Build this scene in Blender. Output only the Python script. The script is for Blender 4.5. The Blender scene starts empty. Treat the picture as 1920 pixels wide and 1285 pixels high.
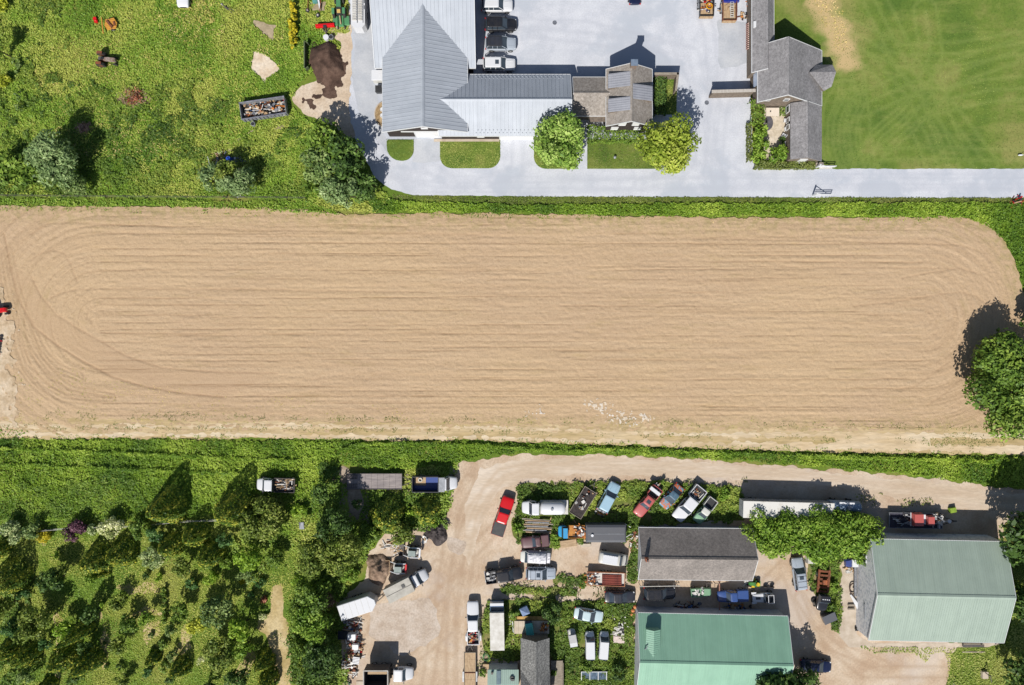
import bpy, math, random
import numpy as np
from mathutils import Vector, Matrix
C = bpy.context.scene.collection
R = math.radians
# ------------------------------------------------------------------ camera, sky, sun, exposure
scn = bpy.context.scene
cd = bpy.data.cameras.new("camera"); cam = bpy.data.objects.new("camera", cd); C.objects.link(cam)
CAMH = 100.0
cam.location = (0, 0, CAMH); cam.rotation_euler = (0, 0, 0)
cd.sensor_width = 36; cd.lens = 36 * CAMH / 153.6; cd.clip_end = 6000; cd.clip_start = 1
scn.camera = cam
SUN_EL, SHADOW_AZ = R(45.5), R(19)          # shadows fall up the picture and a little to the right
w = bpy.data.worlds.new("World"); scn.world = w; w.use_nodes = True
nt = w.node_tree
sky = nt.nodes.new('ShaderNodeTexSky'); sky.sky_type = 'NISHITA'; sky.sun_disc = False
sky.sun_elevation = SUN_EL; sky.sun_rotation = math.atan2(-math.sin(SHADOW_AZ), -math.cos(SHADOW_AZ))
bg = nt.nodes['Background']; bg.inputs['Strength'].default_value = 0.06
nt.links.new(sky.outputs[0], bg.inputs['Color'])
sl = bpy.data.lights.new("sun", 'SUN'); sl.energy = 4.6; sl.angle = R(0.5); sl.color = (1.0, 0.955, 0.89)
so = bpy.data.objects.new("sun", sl); C.objects.link(so)
so.rotation_euler = Vector((math.sin(SHADOW_AZ)*math.cos(SUN_EL), math.cos(SHADOW_AZ)*math.cos(SUN_EL), -math.sin(SUN_EL))).to_track_quat('-Z', 'Y').to_euler()
so.location = (-40, -120, 130)
scn.view_settings.view_transform = 'Standard'; scn.view_settings.look = 'None'
scn.view_settings.exposure = 0.42; scn.view_settings.gamma = 1

# ------------------------------------------------------------------ measuring: photo survey (12.5 units a metre) to metres
def P(px, py, z=0.0):
    k = (1 - z / CAMH) / 12.5
    return ((px - 960) * k, (642.5 - py) * k)
def S(r, g, b, f=0.69):
    def l(c):
        c /= 255.0
        return (c / 12.92 if c <= 0.04045 else ((c + 0.055) / 1.055) ** 2.4) * f
    return (l(r), l(g), l(b), 1)

# ------------------------------------------------------------------ things and parts
def tag(o, label=None, cat=None, group=None, kind=None):
    if label: o['label'] = label
    if cat: o['category'] = cat
    if group: o['group'] = group
    if kind: o['kind'] = kind
    return o
def thing(name, label, cat, x=0, y=0, z=0, rot=0, group=None):
    o = bpy.data.objects.new(name, None); C.objects.link(o); o.empty_display_size = 0.5
    o.location = (x, y, z); o.rotation_euler = (0, 0, R(rot))
    return tag(o, label, cat, group)
class MB:
    def __init__(s): s.v = []; s.f = []
    def add(s, vs, fs):
        b = len(s.v); s.v += [tuple(p) for p in vs]; s.f += [tuple(b + i for i in f) for f in fs]; return s
    def box(s, cx, cy, cz, sx, sy, sz, rz=0, ry=0, rx=0):
        m = Matrix.Rotation(rz, 3, 'Z') @ Matrix.Rotation(ry, 3, 'Y') @ Matrix.Rotation(rx, 3, 'X')
        vs = []
        for z in (-.5, .5):
            for x, y in ((-.5, -.5), (.5, -.5), (.5, .5), (-.5, .5)):
                p = m @ Vector((x * sx, y * sy, z * sz)); vs.append((p.x + cx, p.y + cy, p.z + cz))
        return s.add(vs, [(3, 2, 1, 0), (4, 5, 6, 7), (0, 1, 5, 4), (1, 2, 6, 5), (2, 3, 7, 6), (3, 0, 4, 7)])
    def bb(s, x0, x1, y0, y1, z0, z1): return s.box((x0+x1)/2, (y0+y1)/2, (z0+z1)/2, x1-x0, y1-y0, z1-z0)
    def frus(s, x0, x1, y0, y1, z0, a0, a1, b0, b1, z1):
        return s.add([(x0,y0,z0),(x1,y0,z0),(x1,y1,z0),(x0,y1,z0),(a0,b0,z1),(a1,b0,z1),(a1,b1,z1),(a0,b1,z1)],
                     [(3, 2, 1, 0), (4, 5, 6, 7), (0, 1, 5, 4), (1, 2, 6, 5), (2, 3, 7, 6), (3, 0, 4, 7)])
    def prism(s, pts, z0, z1, top=None):
        n = len(pts); top = top or pts
        vs = [(x, y, z0) for x, y in pts] + [(x, y, z1) for x, y in top]
        return s.add(vs, [tuple(range(n))[::-1], tuple(range(n, 2*n))] + [(i, (i+1) % n, n+(i+1) % n, n+i) for i in range(n)])
    def tube(s, p, q, r0, r1=None, n=8):
        r1 = r0 if r1 is None else r1
        p, q = Vector(p), Vector(q); d = (q - p)
        if d.length < 1e-6: return s
        d.normalize(); a = d.orthogonal().normalized(); b = d.cross(a); vs = []
        for c, r in ((p, r0), (q, r1)):
            for i in range(n):
                t = 2*math.pi*i/n; vs.append(c + a*math.cos(t)*r + b*math.sin(t)*r)
        return s.add(vs, [tuple(range(n))[::-1], tuple(range(n, 2*n))] + [(i, (i+1) % n, n+(i+1) % n, n+i) for i in range(n)])
    def cyl(s, x, y, z0, z1, r, r1=None, n=16): return s.tube((x, y, z0), (x, y, z1), r, r1, n)
    def torus(s, x, y, z, r, t, n=16, m=6):
        vs = []; fs = []
        for i in range(n):
            a = 2*math.pi*i/n
            for j in range(m):
                b = 2*math.pi*j/m; rr = r + t*math.cos(b)
                vs.append((x+rr*math.cos(a), y+rr*math.sin(a), z+t*math.sin(b)))
        for i in range(n):
            for j in range(m):
                fs.append((i*m+j, ((i+1) % n)*m+j, ((i+1) % n)*m+(j+1) % m, i*m+(j+1) % m))
        return s.add(vs, fs)
    def loft(s, st):
        """stations (x, half width, z bottom, z top, half width at top)"""
        b = len(s.v); n = 8
        for x, w_, zb, zt, wt in st:
            h = zt - zb
            for y, z in ((-w_*.86, zb), (-w_, zb+.25*h), (-w_, zt-.22*h), (-wt, zt), (wt, zt), (w_, zt-.22*h), (w_, zb+.25*h), (w_*.86, zb)):
                s.v.append((x, y, z))
        for k in range(len(st)-1):
            for i in range(n):
                j = (i+1) % n; s.f.append((b+k*n+i, b+(k+1)*n+i, b+(k+1)*n+j, b+k*n+j))
        s.f.append(tuple(b+i for i in range(n))); s.f.append(tuple(b+(len(st)-1)*n+i for i in range(n))[::-1])
        return s
    def build(s, name, mat, parent=None, label=None):
        me = bpy.data.meshes.new(name); me.from_pydata(s.v, [], s.f); me.materials.append(mat)
        import bmesh as _b
        bm = _b.new(); bm.from_mesh(me); _b.ops.recalc_face_normals(bm, faces=bm.faces); bm.to_mesh(me); bm.free()
        o = bpy.data.objects.new(name, me); C.objects.link(o)
        if parent: o.parent = parent
        if label: o['label'] = label
        return o
def mesh_np(name, verts, faces_flat, nper, mat, parent=None, attrs=None):
    """verts (N,3); faces given as flat indices + count per face"""
    me = bpy.data.meshes.new(name)
    verts = np.asarray(verts, dtype=np.float32); ff = np.asarray(faces_flat, dtype=np.int32); nper = np.asarray(nper, dtype=np.int32)
    me.vertices.add(len(verts)); me.vertices.foreach_set('co', verts.ravel())
    me.loops.add(len(ff)); me.loops.foreach_set('vertex_index', ff)
    st = np.concatenate([[0], np.cumsum(nper)[:-1]]).astype(np.int32)
    me.polygons.add(len(nper)); me.polygons.foreach_set('loop_start', st)
    me.update(calc_edges=True)
    for k, a in (attrs or {}).items():
        at = me.attributes.new(k, 'FLOAT', 'POINT'); at.data.foreach_set('value', np.asarray(a, dtype=np.float32))
    me.materials.append(mat); me.validate()
    o = bpy.data.objects.new(name, me); C.objects.link(o)
    if parent: o.parent = parent
    return o

# ------------------------------------------------------------------ numpy noise
def _h(ix, iy, seed):
    n = (ix.astype(np.int64) * 374761393 + iy.astype(np.int64) * 668265263 + seed * 974634777) & 0x7fffffff
    n = ((n ^ (n >> 13)) * 1274126177) & 0x7fffffff
    return ((n ^ (n >> 16)) & 0xffff) / 65535.0
def vnoise(x, y, seed=0):
    ix = np.floor(x); iy = np.floor(y); fx = x - ix; fy = y - iy
    fx = fx*fx*(3-2*fx); fy = fy*fy*(3-2*fy); ix = ix.astype(np.int64); iy = iy.astype(np.int64)
    a = _h(ix, iy, seed); b = _h(ix+1, iy, seed); c = _h(ix, iy+1, seed); d = _h(ix+1, iy+1, seed)
    return (a*(1-fx)+b*fx)*(1-fy) + (c*(1-fx)+d*fx)*fy
def fbm(x, y, seed=0, oct=3):
    t = 0; a = 1; s = 0
    for i in range(oct):
        t = t + a*vnoise(x*2**i, y*2**i, seed+i*17); s += a; a *= .55
    return t/s
def sdf(poly, X, Y):
    """positive inside; poly in metres"""
    d = np.full(X.shape, 1e9); ins = np.zeros(X.shape, bool); n = len(poly)
    for i in range(n):
        x0, y0 = poly[i]; x1, y1 = poly[(i+1) % n]
        ex, ey = x1-x0, y1-y0; L = ex*ex+ey*ey + 1e-9
        t = np.clip(((X-x0)*ex+(Y-y0)*ey)/L, 0, 1)
        d = np.minimum(d, (X-x0-t*ex)**2 + (Y-y0-t*ey)**2)
        if abs(ey) > 1e-9:
            c = ((y0 > Y) != (y1 > Y)) & (X < ex*(Y-y0)/ey + x0); ins ^= c
    d = np.sqrt(d); return np.where(ins, d, -d)
def pp(pts): return [P(a, b) for a, b in pts]
def polydist(pts, X, Y):
    d = np.full(X.shape, 1e9)
    for (x0, y0), (x1, y1) in zip(pts[:-1], pts[1:]):
        ex, ey = x1-x0, y1-y0; L = ex*ex+ey*ey+1e-9
        t = np.clip(((X-x0)*ex+(Y-y0)*ey)/L, 0, 1)
        d = np.minimum(d, (X-x0-t*ex)**2 + (Y-y0-t*ey)**2)
    return np.sqrt(d)
def sheet(name, polys, z, mat, step=0.4, amp=0.5, nscale=1.2, holes=(), seed=1, zfun=None, attrs=None, kind='structure', thresh=0.0):
    """a ground sheet with a naturally ragged edge: contour of distance + noise"""
    pl = [pp(p) for p in polys]; hl = [pp(p) for p in holes]
    xs = [p[0] for q in pl for p in q]; ys = [p[1] for q in pl for p in q]
    gx = np.arange(min(xs)-1.5, max(xs)+1.5+step, step); gy = np.arange(min(ys)-1.5, max(ys)+1.5+step, step)
    X, Y = np.meshgrid(gx, gy)
    D = np.full(X.shape, -1e9)
    for q in pl: D = np.maximum(D, sdf(q, X, Y))
    for q in hl: D = np.minimum(D, -sdf(q, X, Y))
    F = D + (fbm(X/nscale, Y/nscale, seed, 3)-.5)*2*amp - thresh
    F = np.where(np.abs(F) < 1e-4, 1e-4, F)
    ny, nx = F.shape
    Z = np.full(F.shape, float(z)) if zfun is None else z + zfun(X, Y, D)
    idx = np.arange(nx*ny).reshape(ny, nx); pos = F > 0
    c = pos[:-1, :-1].astype(int)+pos[:-1, 1:]+pos[1:, 1:]+pos[1:, :-1]
    fj, fi = np.where(c == 4)
    quads = np.stack([idx[fj, fi], idx[fj, fi+1], idx[fj+1, fi+1], idx[fj+1, fi]], 1)
    flat = [quads.ravel()]; nper = [np.full(len(quads), 4)]
    V = np.stack([X.ravel(), Y.ravel(), Z.ravel()], 1); Df = D.ravel()
    newv = []; newd = []; cache = {}; ef = []; en = []; base = nx*ny
    Ff = F.ravel()
    def cut(a, b):
        k = (a, b) if a < b else (b, a)
        if k not in cache:
            t = Ff[a]/(Ff[a]-Ff[b]); newv.append(V[a]*(1-t)+V[b]*t); newd.append(Df[a]*(1-t)+Df[b]*t); cache[k] = base+len(newv)-1
        return cache[k]
    bj, bi = np.where((c > 0) & (c < 4))
    for j, i in zip(bj.tolist(), bi.tolist()):
        q = [int(idx[j, i]), int(idx[j, i+1]), int(idx[j+1, i+1]), int(idx[j+1, i])]; poly = []
        for a, b in zip(q, q[1:]+q[:1]):
            if Ff[a] > 0: poly.append(a)
            if (Ff[a] > 0) != (Ff[b] > 0): poly.append(cut(a, b))
        if len(poly) >= 3: ef += poly; en.append(len(poly))
    if newv: V = np.concatenate([V, np.array(newv)]); Df = np.concatenate([Df, np.array(newd)])
    flat = np.concatenate(flat+[np.array(ef, dtype=int)]); nper = np.concatenate(nper+[np.array(en, dtype=int)])
    used = np.zeros(len(V), bool); used[flat] = True; rem = np.cumsum(used)-1
    V = V[used]; Df = Df[used]; flat = rem[flat]
    at = {'edge': Df}
    if attrs: at.update(attrs(V[:, 0], V[:, 1], Df))
    o = mesh_np(name, V, flat, nper, mat, attrs=at)
    if kind: o['kind'] = kind
    return o
def leafmesh(name, c, n, s, tone, mat, parent=None, asp=0.5, rng=None):
    """many diamond leaf clumps: centres, normals, half sizes"""
    rng = rng or np.random.default_rng(1)
    N = len(c); n = n/np.linalg.norm(n, axis=1, keepdims=True)
    r = rng.normal(size=(N, 3)); t = np.cross(n, r); t /= np.linalg.norm(t, axis=1, keepdims=True)+1e-9
    b = np.cross(n, t); s = s[:, None]
    V = np.stack([c+t*s, c+b*s*asp, c-t*s, c-b*s*asp], 1).reshape(-1, 3)
    return mesh_np(name, V, np.arange(4*N), np.full(N, 4), mat, parent, {'tone': np.repeat(tone, 4)})
def tufts(name, polys, dens, z0, z1, s0, s1, mat, seed=1, amp=0.4, nscale=1.2, holes=(), up=1.5, pat=6.0, kind='stuff', tmul=1.0, toff=0.0, thresh=0.0, sparse=0.0, asp=.5, label=None):
    rng = np.random.default_rng(seed)
    pl = [pp(p) for p in polys]; hl = [pp(p) for p in holes]; cs = []
    for q in pl:
        xs = [p[0] for p in q]; ys = [p[1] for p in q]
        n = int((max(xs)-min(xs)+1)*(max(ys)-min(ys)+1)*dens)
        X = rng.uniform(min(xs)-.5, max(xs)+.5, n); Y = rng.uniform(min(ys)-.5, max(ys)+.5, n)
        D = sdf(q, X, Y) + (fbm(X/nscale, Y/nscale, seed, 3)-.5)*2*amp - thresh
        for h in hl: D = np.minimum(D, -sdf(h, X, Y))
        k = D > 0
        if sparse: k &= fbm(X/2.2, Y/2.2, seed+5, 3) > sparse
        cs.append(np.stack([X[k], Y[k]], 1))
    c2 = np.concatenate(cs); N = len(c2)
    clump = fbm(c2[:, 0]/.7, c2[:, 1]/.7, seed+9, 2)
    z = z0 + (z1-z0)*np.clip(rng.uniform(0, 1, N)*.55 + (clump-.5)*1.6+.2, 0, 1)
    c = np.column_stack([c2, z]); nrm = rng.normal(size=(N, 3)); nrm[:, 2] = np.abs(nrm[:, 2])+up
    tone = np.clip(fbm(c2[:, 0]/pat, c2[:, 1]/pat, seed+3, 3)*tmul + rng.normal(0, .09, N) + toff, 0, 1)
    o = leafmesh(name, c, nrm, rng.uniform(s0, s1, N), tone, mat, rng=rng, asp=asp)
    o['kind'] = kind
    if label: o['label'] = label
    return o

# ------------------------------------------------------------------ materials
def _mat(name):
    m = bpy.data.materials.new(name); m.use_nodes = True; n = m.node_tree.nodes; return m, n, m.node_tree.links, n['Principled BSDF']
def mixc(n, l, f, a, b):
    x = n.new('ShaderNodeMix'); x.data_type = 'RGBA'
    if isinstance(f, (int, float)): x.inputs[0].default_value = f
    else: l.new(f, x.inputs[0])
    for v, i in ((a, 6), (b, 7)):
        if isinstance(v, tuple): x.inputs[i].default_value = v
        else: l.new(v, x.inputs[i])
    return x.outputs[2]
def noise(n, l, scale, detail=4, vec=None, rough=.6):
    t = n.new('ShaderNodeTexNoise'); t.inputs['Scale'].default_value = scale; t.inputs['Detail'].default_value = detail; t.inputs['Roughness'].default_value = rough
    if vec is not None: l.new(vec, t.inputs['Vector'])
    return t.outputs[0]
def ramp(n, l, f, stops):
    r = n.new('ShaderNodeValToRGB'); l.new(f, r.inputs[0]); e = r.color_ramp.elements
    e[0].position, e[0].color = stops[0]; e[1].position, e[1].color = stops[-1]
    for p, c in stops[1:-1]: x = e.new(p); x.color = c
    return r.outputs[0]
def stretch(n, l, vec, sx, sy, sz=1):
    m = n.new('ShaderNodeMapping'); l.new(vec, m.inputs[0]); m.inputs['Scale'].default_value = (sx, sy, sz); return m.outputs[0]
def bump(n, l, b, h, st, dist=.05):
    x = n.new('ShaderNodeBump'); x.inputs['Strength'].default_value = st; x.inputs['Distance'].default_value = dist; l.new(h, x.inputs['Height']); l.new(x.outputs[0], b.inputs['Normal'])
G = {}
def M(name, c1, c2=None, rough=.6, sc=2.0, metal=0, spec=.4, bs=0, bsc=8, lo=.35, hi=.65, sx=1, sy=1, coat=0):
    """surface of one colour weathered towards a second"""
    if name in G: return G[name]
    m, n, l, b = _mat(name); b.inputs['Roughness'].default_value = rough; b.inputs['Metallic'].default_value = metal
    b.inputs['Specular IOR Level'].default_value = spec; b.inputs['Coat Weight'].default_value = coat
    c2 = c2 or tuple(v*.78 for v in c1[:3])+(1,)
    tc = n.new('ShaderNodeTexCoord'); vec = stretch(n, l, tc.outputs['Object'], sx, sy)
    f = noise(n, l, sc, 5, vec)
    l.new(ramp(n, l, f, [(lo, c1), (hi, c2)]), b.inputs['Base Color'])
    if bs: bump(n, l, b, noise(n, l, bsc, 3, vec), bs)
    G[name] = m; return m
def paint(name, r, g, b_, rough=.3, dirt=.12):
    c = S(r, g, b_); d = tuple(c[i]*(1-dirt)+(.16, .13, .1)[i]*dirt for i in range(3))+(1,)
    return M('paint_'+name, c, d, rough, 1.1, spec=.5, coat=.4, lo=.4, hi=.75)
def foliage(name, a, b_, c, trans=.25, rough=.55):
    m, n, l, p = _mat('leaf_'+name); at = n.new('ShaderNodeAttribute'); at.attribute_name = 'tone'
    col = ramp(n, l, at.outputs['Fac'], [(.15, a), (.5, b_), (.85, c)])
    l.new(col, p.inputs['Base Color']); p.inputs['Roughness'].default_value = rough; p.inputs['Specular IOR Level'].default_value = .25
    t = n.new('ShaderNodeBsdfTranslucent'); l.new(col, t.inputs[0]); x = n.new('ShaderNodeMixShader'); x.inputs[0].default_value = trans
    l.new(p.outputs[0], x.inputs[1]); l.new(t.outputs[0], x.inputs[2]); l.new(x.outputs[0], n['Material Output'].inputs[0])
    G['leaf_'+name] = m; return m
def F(r, g, b): return S(r, g, b, 1.25)
foliage('meadow', F(74, 104, 32), F(112, 142, 46), F(156, 162, 76))
foliage('dry', F(130, 140, 60), F(168, 158, 88), F(205, 182, 130))
foliage('tall', F(70, 100, 30), F(110, 138, 40), F(154, 172, 68), .3)
foliage('lush', F(62, 86, 34), F(96, 120, 44), F(140, 152, 66), .3)
foliage('lawn', F(78, 104, 42), F(118, 138, 58), F(158, 162, 88))
foliage('olive', F(74, 84, 44), F(96, 106, 52), F(128, 134, 76))
foliage('deep', F(42, 62, 30), F(66, 92, 40), F(100, 124, 56))
foliage('green', F(56, 80, 30), F(90, 116, 42), F(134, 154, 64))
foliage('bright', F(68, 98, 30), F(104, 134, 42), F(148, 168, 74), .3)
foliage('lime', F(78, 110, 28), F(116, 146, 42), F(156, 176, 66), .3)
foliage('yellow', F(104, 120, 30), F(148, 156, 44), F(190, 190, 76), .3)
foliage('gold', F(120, 118, 26), F(176, 164, 38), F(214, 200, 66), .3)
foliage('silver', F(72, 96, 54), F(110, 132, 82), F(158, 174, 120))
foliage('greygreen', F(62, 84, 44), F(96, 118, 62), F(140, 156, 94))
foliage('teal', F(40, 70, 34), F(64, 98, 48), F(104, 136, 76))
foliage('purple', F(50, 30, 38), F(82, 52, 64), F(120, 84, 98), .15)
foliage('bloom', F(84, 108, 58), F(134, 150, 96), F(206, 208, 158))
foliage('whitebloom', F(84, 112, 46), F(166, 172, 112), F(240, 236, 200))
foliage('conifer', F(42, 68, 24), F(82, 106, 36), F(190, 184, 72), .2)  # top tone brightened to imitate the yellow sunlit rim of the cones
foliage('brown', F(62, 80, 30), F(98, 116, 44), F(144, 152, 74))
foliage('maple', F(80, 112, 44), F(120, 148, 62), F(166, 184, 104), .3)
foliage('maplelime', F(92, 112, 34), F(132, 148, 50), F(176, 182, 88), .3)
foliage('redbrown', F(90, 44, 30), F(130, 74, 52), F(168, 116, 88), .1)
foliage('twig', F(96, 70, 54), F(138, 104, 84), F(186, 160, 138), .05)
bark = M('bark', S(98, 84, 70), S(70, 58, 48), .9, 6, bs=.4)
glass = M('glass', (.03, .042, .055, 1), (.06, .075, .095, 1), .1, .5, spec=.7)
tyre = M('tyre', (.02, .02, .02, 1), (.035, .033, .03, 1), .85, 3)
rim = M('rim', (.42, .42, .43, 1), (.3, .3, .3, 1), .35, 3, metal=.7)
black = M('black', (.022, .023, .026, 1), (.04, .04, .04, 1), .5, 2)
iron = M('iron', (.06, .06, .065, 1), (.1, .08, .065, 1), .6, 3)
rust = M('rust', S(150, 86, 54), S(98, 62, 46), .85, 3, bs=.2)
lamp_red = M('lamp_red', (.45, .02, .02, 1), (.35, .02, .02, 1), .25, 1)
lamp_clear = M('lamp_clear', (.7, .72, .74, 1), (.6, .62, .64, 1), .15, 1)
wood = M('wood', S(205, 178, 142), S(168, 140, 108), .8, 1.4, sx=1, sy=6)
woodgrey = M('wood_grey', S(178, 168, 154), S(138, 128, 114), .85, 1.6, sx=1, sy=7)
white = paint('white', 236, 238, 242, .3, .03)
whitedull = M('white_dull', S(226, 224, 218), S(196, 192, 182), .5, 1.2)
steel = M('steel', S(176, 180, 186), S(140, 144, 150), .4, 2, metal=.3)
concrete = M('concrete', S(214, 200, 182), S(188, 172, 152), .85, .7, bs=.1)
# ================================================================== THE GROUND
def ground_mat(name, cols, scale=.12, fine=3.0, bs=.3, dist=.05, streak=None, rough=.95, finev=.35, extra=None):
    """cols: 3 colours, large patches; fine grain on top"""
    m, n, l, b = _mat(name); b.inputs['Roughness'].default_value = rough; b.inputs['Specular IOR Level'].default_value = .15
    tc = n.new('ShaderNodeTexCoord'); v = tc.outputs['Object']
    if streak: v2 = stretch(n, l, v, *streak)
    else: v2 = v
    f = noise(n, l, scale, 6, v2); g = noise(n, l, fine, 5, v2)
    base = ramp(n, l, f, [(.36, cols[0]), (.5, cols[1]), (.64, cols[2])])
    dk = n.new('ShaderNodeMix'); dk.data_type = 'RGBA'; dk.blend_type = 'MULTIPLY'; dk.inputs[0].default_value = finev
    l.new(base, dk.inputs[6]); l.new(ramp(n, l, g, [(.35, (.45, .45, .45, 1)), (.62, (1.12, 1.12, 1.12, 1))]), dk.inputs[7])
    out = dk.outputs[2]
    if extra: out = extra(n, l, v, out)
    l.new(out, b.inputs['Base Color'])
    bump(n, l, b, noise(n, l, fine*1.5, 4, v2), bs, dist); return m

def attr(n, k):
    a = n.new('ShaderNodeAttribute'); a.attribute_name = k; return a.outputs['Fac']
def ruts(n, l, out, col, k):
    tm = n.new('ShaderNodeMath'); tm.operation = 'MULTIPLY'; l.new(attr(n, 'track'), tm.inputs[0]); tm.inputs[1].default_value = k
    return mixc(n, l, tm.outputs[0], out, col)
g_grass = ground_mat('grass_ground', [S(92, 122, 44), S(118, 138, 52), S(148, 148, 78)], .1, 2.5)
bm_ = MB(); bm_.add([(-3000, -3000, 0), (3000, -3000, 0), (3000, 3000, 0), (-3000, 3000, 0)], [(0, 1, 2, 3)])
tag(bm_.build('ground', g_grass), kind='structure')

# --- the ploughed field: racetrack furrows round a centre line, real ridges
YC = P(0, 600)[1]; XA, XB = P(190, 0)[0], P(1730, 0)[0]
def fieldcoords(x, y):
    dx = np.where(x < XA, x-XA, np.where(x > XB, x-XB, 0)); dy = y-YC
    v = np.sqrt(dx*dx+dy*dy)*np.sign(dy+1e-9)
    ang = np.arctan2(np.abs(dx), np.abs(dy)+1e-9)
    u = np.clip(x, XA, XB) + np.sign(dx)*ang*13
    return u, v
T_MAIN = pp([(9, 440), (20, 500), (34, 559), (64, 613), (107, 647), (156, 677), (215, 708), (272, 725), (345, 738), (419, 745)])
T_UP = pp([(60, 520), (77, 555), (107, 591), (143, 614), (186, 638), (233, 666), (304, 690), (419, 699), (520, 700)])
T_OUT = [pp([(4, 480), (14, 540), (28, 600), (40, 650), (52, 690), (78, 722), (120, 745), (190, 752)]),
         pp([(10, 470), (24, 550), (40, 610), (62, 655), (95, 700), (130, 730), (210, 745)]),
         pp([(16, 470), (32, 540), (52, 600), (80, 660), (110, 690), (150, 705)])]
T_LOOP = [pp([(60, 488), (80, 474), (102, 470), (122, 476), (134, 498), (146, 530)]),
          pp([(96, 560), (110, 552), (140, 544), (190, 542), (420, 543), (800, 548)]),
          pp([(60, 440), (90, 420), (130, 417), (250, 424), (420, 430), (900, 441)])]
T_RIGHT = [pp([(1737, 760), (1772, 738), (1800, 710), (1826, 679), (1836, 650)]), pp([(1680, 730), (1714, 725), (1756, 696), (1790, 668)]),
           pp([(1300, 448), (1540, 452), (1740, 458), (1800, 460), (1840, 473), (1856, 490)]), pp([(1400, 500), (1700, 503), (1800, 504), (1838, 515), (1856, 530)]),
           pp([(1690, 522), (1740, 512), (1790, 505)]), pp([(1760, 552), (1800, 548), (1830, 556), (1850, 572)]), pp([(1600, 575), (1700, 562), (1760, 553)])]
def field_attrs(x, y, D):
    u, v = fieldcoords(x, y)
    w1 = polydist(T_MAIN, x, y); w2 = polydist(T_UP, x, y)
    tr = np.maximum(np.exp(-(w1/.16)**2), .7*np.exp(-(w2/.14)**2))
    for t in T_OUT: d = polydist(t, x, y); tr = np.maximum(tr, .6*np.exp(-(d/.16)**2)); tr = np.maximum(tr, .5*np.exp(-((d-.6)/.16)**2))
    for t in T_LOOP+T_RIGHT: d = polydist(t, x, y); tr = np.maximum(tr, .55*np.exp(-(d/.15)**2))
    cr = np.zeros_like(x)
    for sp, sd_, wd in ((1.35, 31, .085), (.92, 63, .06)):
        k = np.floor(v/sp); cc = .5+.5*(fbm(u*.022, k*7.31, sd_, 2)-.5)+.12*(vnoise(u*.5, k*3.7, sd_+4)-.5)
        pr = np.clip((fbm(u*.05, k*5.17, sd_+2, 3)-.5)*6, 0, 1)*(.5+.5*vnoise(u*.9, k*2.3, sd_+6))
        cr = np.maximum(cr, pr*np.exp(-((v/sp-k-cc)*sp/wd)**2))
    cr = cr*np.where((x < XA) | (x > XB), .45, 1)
    band = sdf(T_MAIN[1:]+T_UP[::-1], x, y)
    return {'fu': u, 'fv': v, 'track': tr, 'crease': cr, 'band': np.clip(band/1.2+.5, 0, 1)*(band > -1)}
def field_z(x, y, D):
    u, v = fieldcoords(x, y); at = field_attrs(x, y, D)
    n1 = fbm(u*.045, v*2.4, 41, 3)-.5; n2 = fbm(u*.5+3, v*3.6, 57, 2)-.5; n3 = fbm(x*2.9, y*2.9, 77, 1)-.5
    r = (n1*.10+n2*.09+n3*.075-.085*at['crease'])*(1-.6*at['band'])*.75
    return r*np.clip((D+.5)/1.5, 0, 1) - .06*at['track'] + .02*np.clip(D, 0, 1)
m, n, l, b = _mat('ploughed_soil'); b.inputs['Roughness'].default_value = .95; b.inputs['Specular IOR Level'].default_value = .12
cx = n.new('ShaderNodeCombineXYZ'); l.new(attr(n, 'fu'), cx.inputs[0]); l.new(attr(n, 'fv'), cx.inputs[1])
v1 = stretch(n, l, cx.outputs[0], .05, 1.4); v2 = stretch(n, l, cx.outputs[0], .5, 3.2); tc = n.new('ShaderNodeTexCoord')
c = ramp(n, l, noise(n, l, .8, 5, v1), [(.30, S(195, 167, 135)), (.5, S(203, 175, 143)), (.70, S(210, 183, 151))])
c = mixc(n, l, ramp(n, l, noise(n, l, .035, 3, tc.outputs['Object']), [(.4, (0, 0, 0, 1)), (.62, (.5, .5, .5, 1))]), c, S(212, 184, 146))
c = mixc(n, l, ramp(n, l, noise(n, l, 1.3, 5, v2), [(.56, (0, 0, 0, 1)), (.72, (.5, .5, .5, 1))]), c, S(176, 150, 108))
c = mixc(n, l, ramp(n, l, noise(n, l, 2.2, 4, v2), [(.58, (0, 0, 0, 1)), (.74, (.6, .6, .6, 1))]), c, S(228, 206, 172))
# straw-green regrowth in blotches along the furrows
gv = stretch(n, l, cx.outputs[0], .12, .55)
c = mixc(n, l, ramp(n, l, noise(n, l, .9, 7, gv, .75), [(.56, (0, 0, 0, 1)), (.76, (.4, .4, .4, 1))]), c, S(170, 152, 96))
c = mixc(n, l, ramp(n, l, noise(n, l, 5.5, 4, tc.outputs['Object'], .7), [(.5, (0, 0, 0, 1)), (.7, (.45, .45, .45, 1))]), c, S(158, 130, 100))
mm = n.new('ShaderNodeMath'); mm.operation = 'MULTIPLY'; l.new(attr(n, 'band'), mm.inputs[0]); mm.inputs[1].default_value = .22
c = mixc(n, l, mm.outputs[0], c, S(194, 162, 131))
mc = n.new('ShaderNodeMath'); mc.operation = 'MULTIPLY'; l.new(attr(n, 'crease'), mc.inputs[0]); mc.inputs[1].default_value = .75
c = mixc(n, l, mc.outputs[0], c, S(150, 122, 92))  # furrow shadow painted into the soil colour along the creases
mt = n.new('ShaderNodeMath'); mt.operation = 'MULTIPLY'; l.new(attr(n, 'track'), mt.inputs[0]); mt.inputs[1].default_value = .42
c = mixc(n, l, mt.outputs[0], c, S(150, 120, 92))
me_ = n.new('ShaderNodeMapRange'); l.new(attr(n, 'edge'), me_.inputs[0]); me_.inputs[1].default_value = 3.2; me_.inputs[2].default_value = 0
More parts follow.
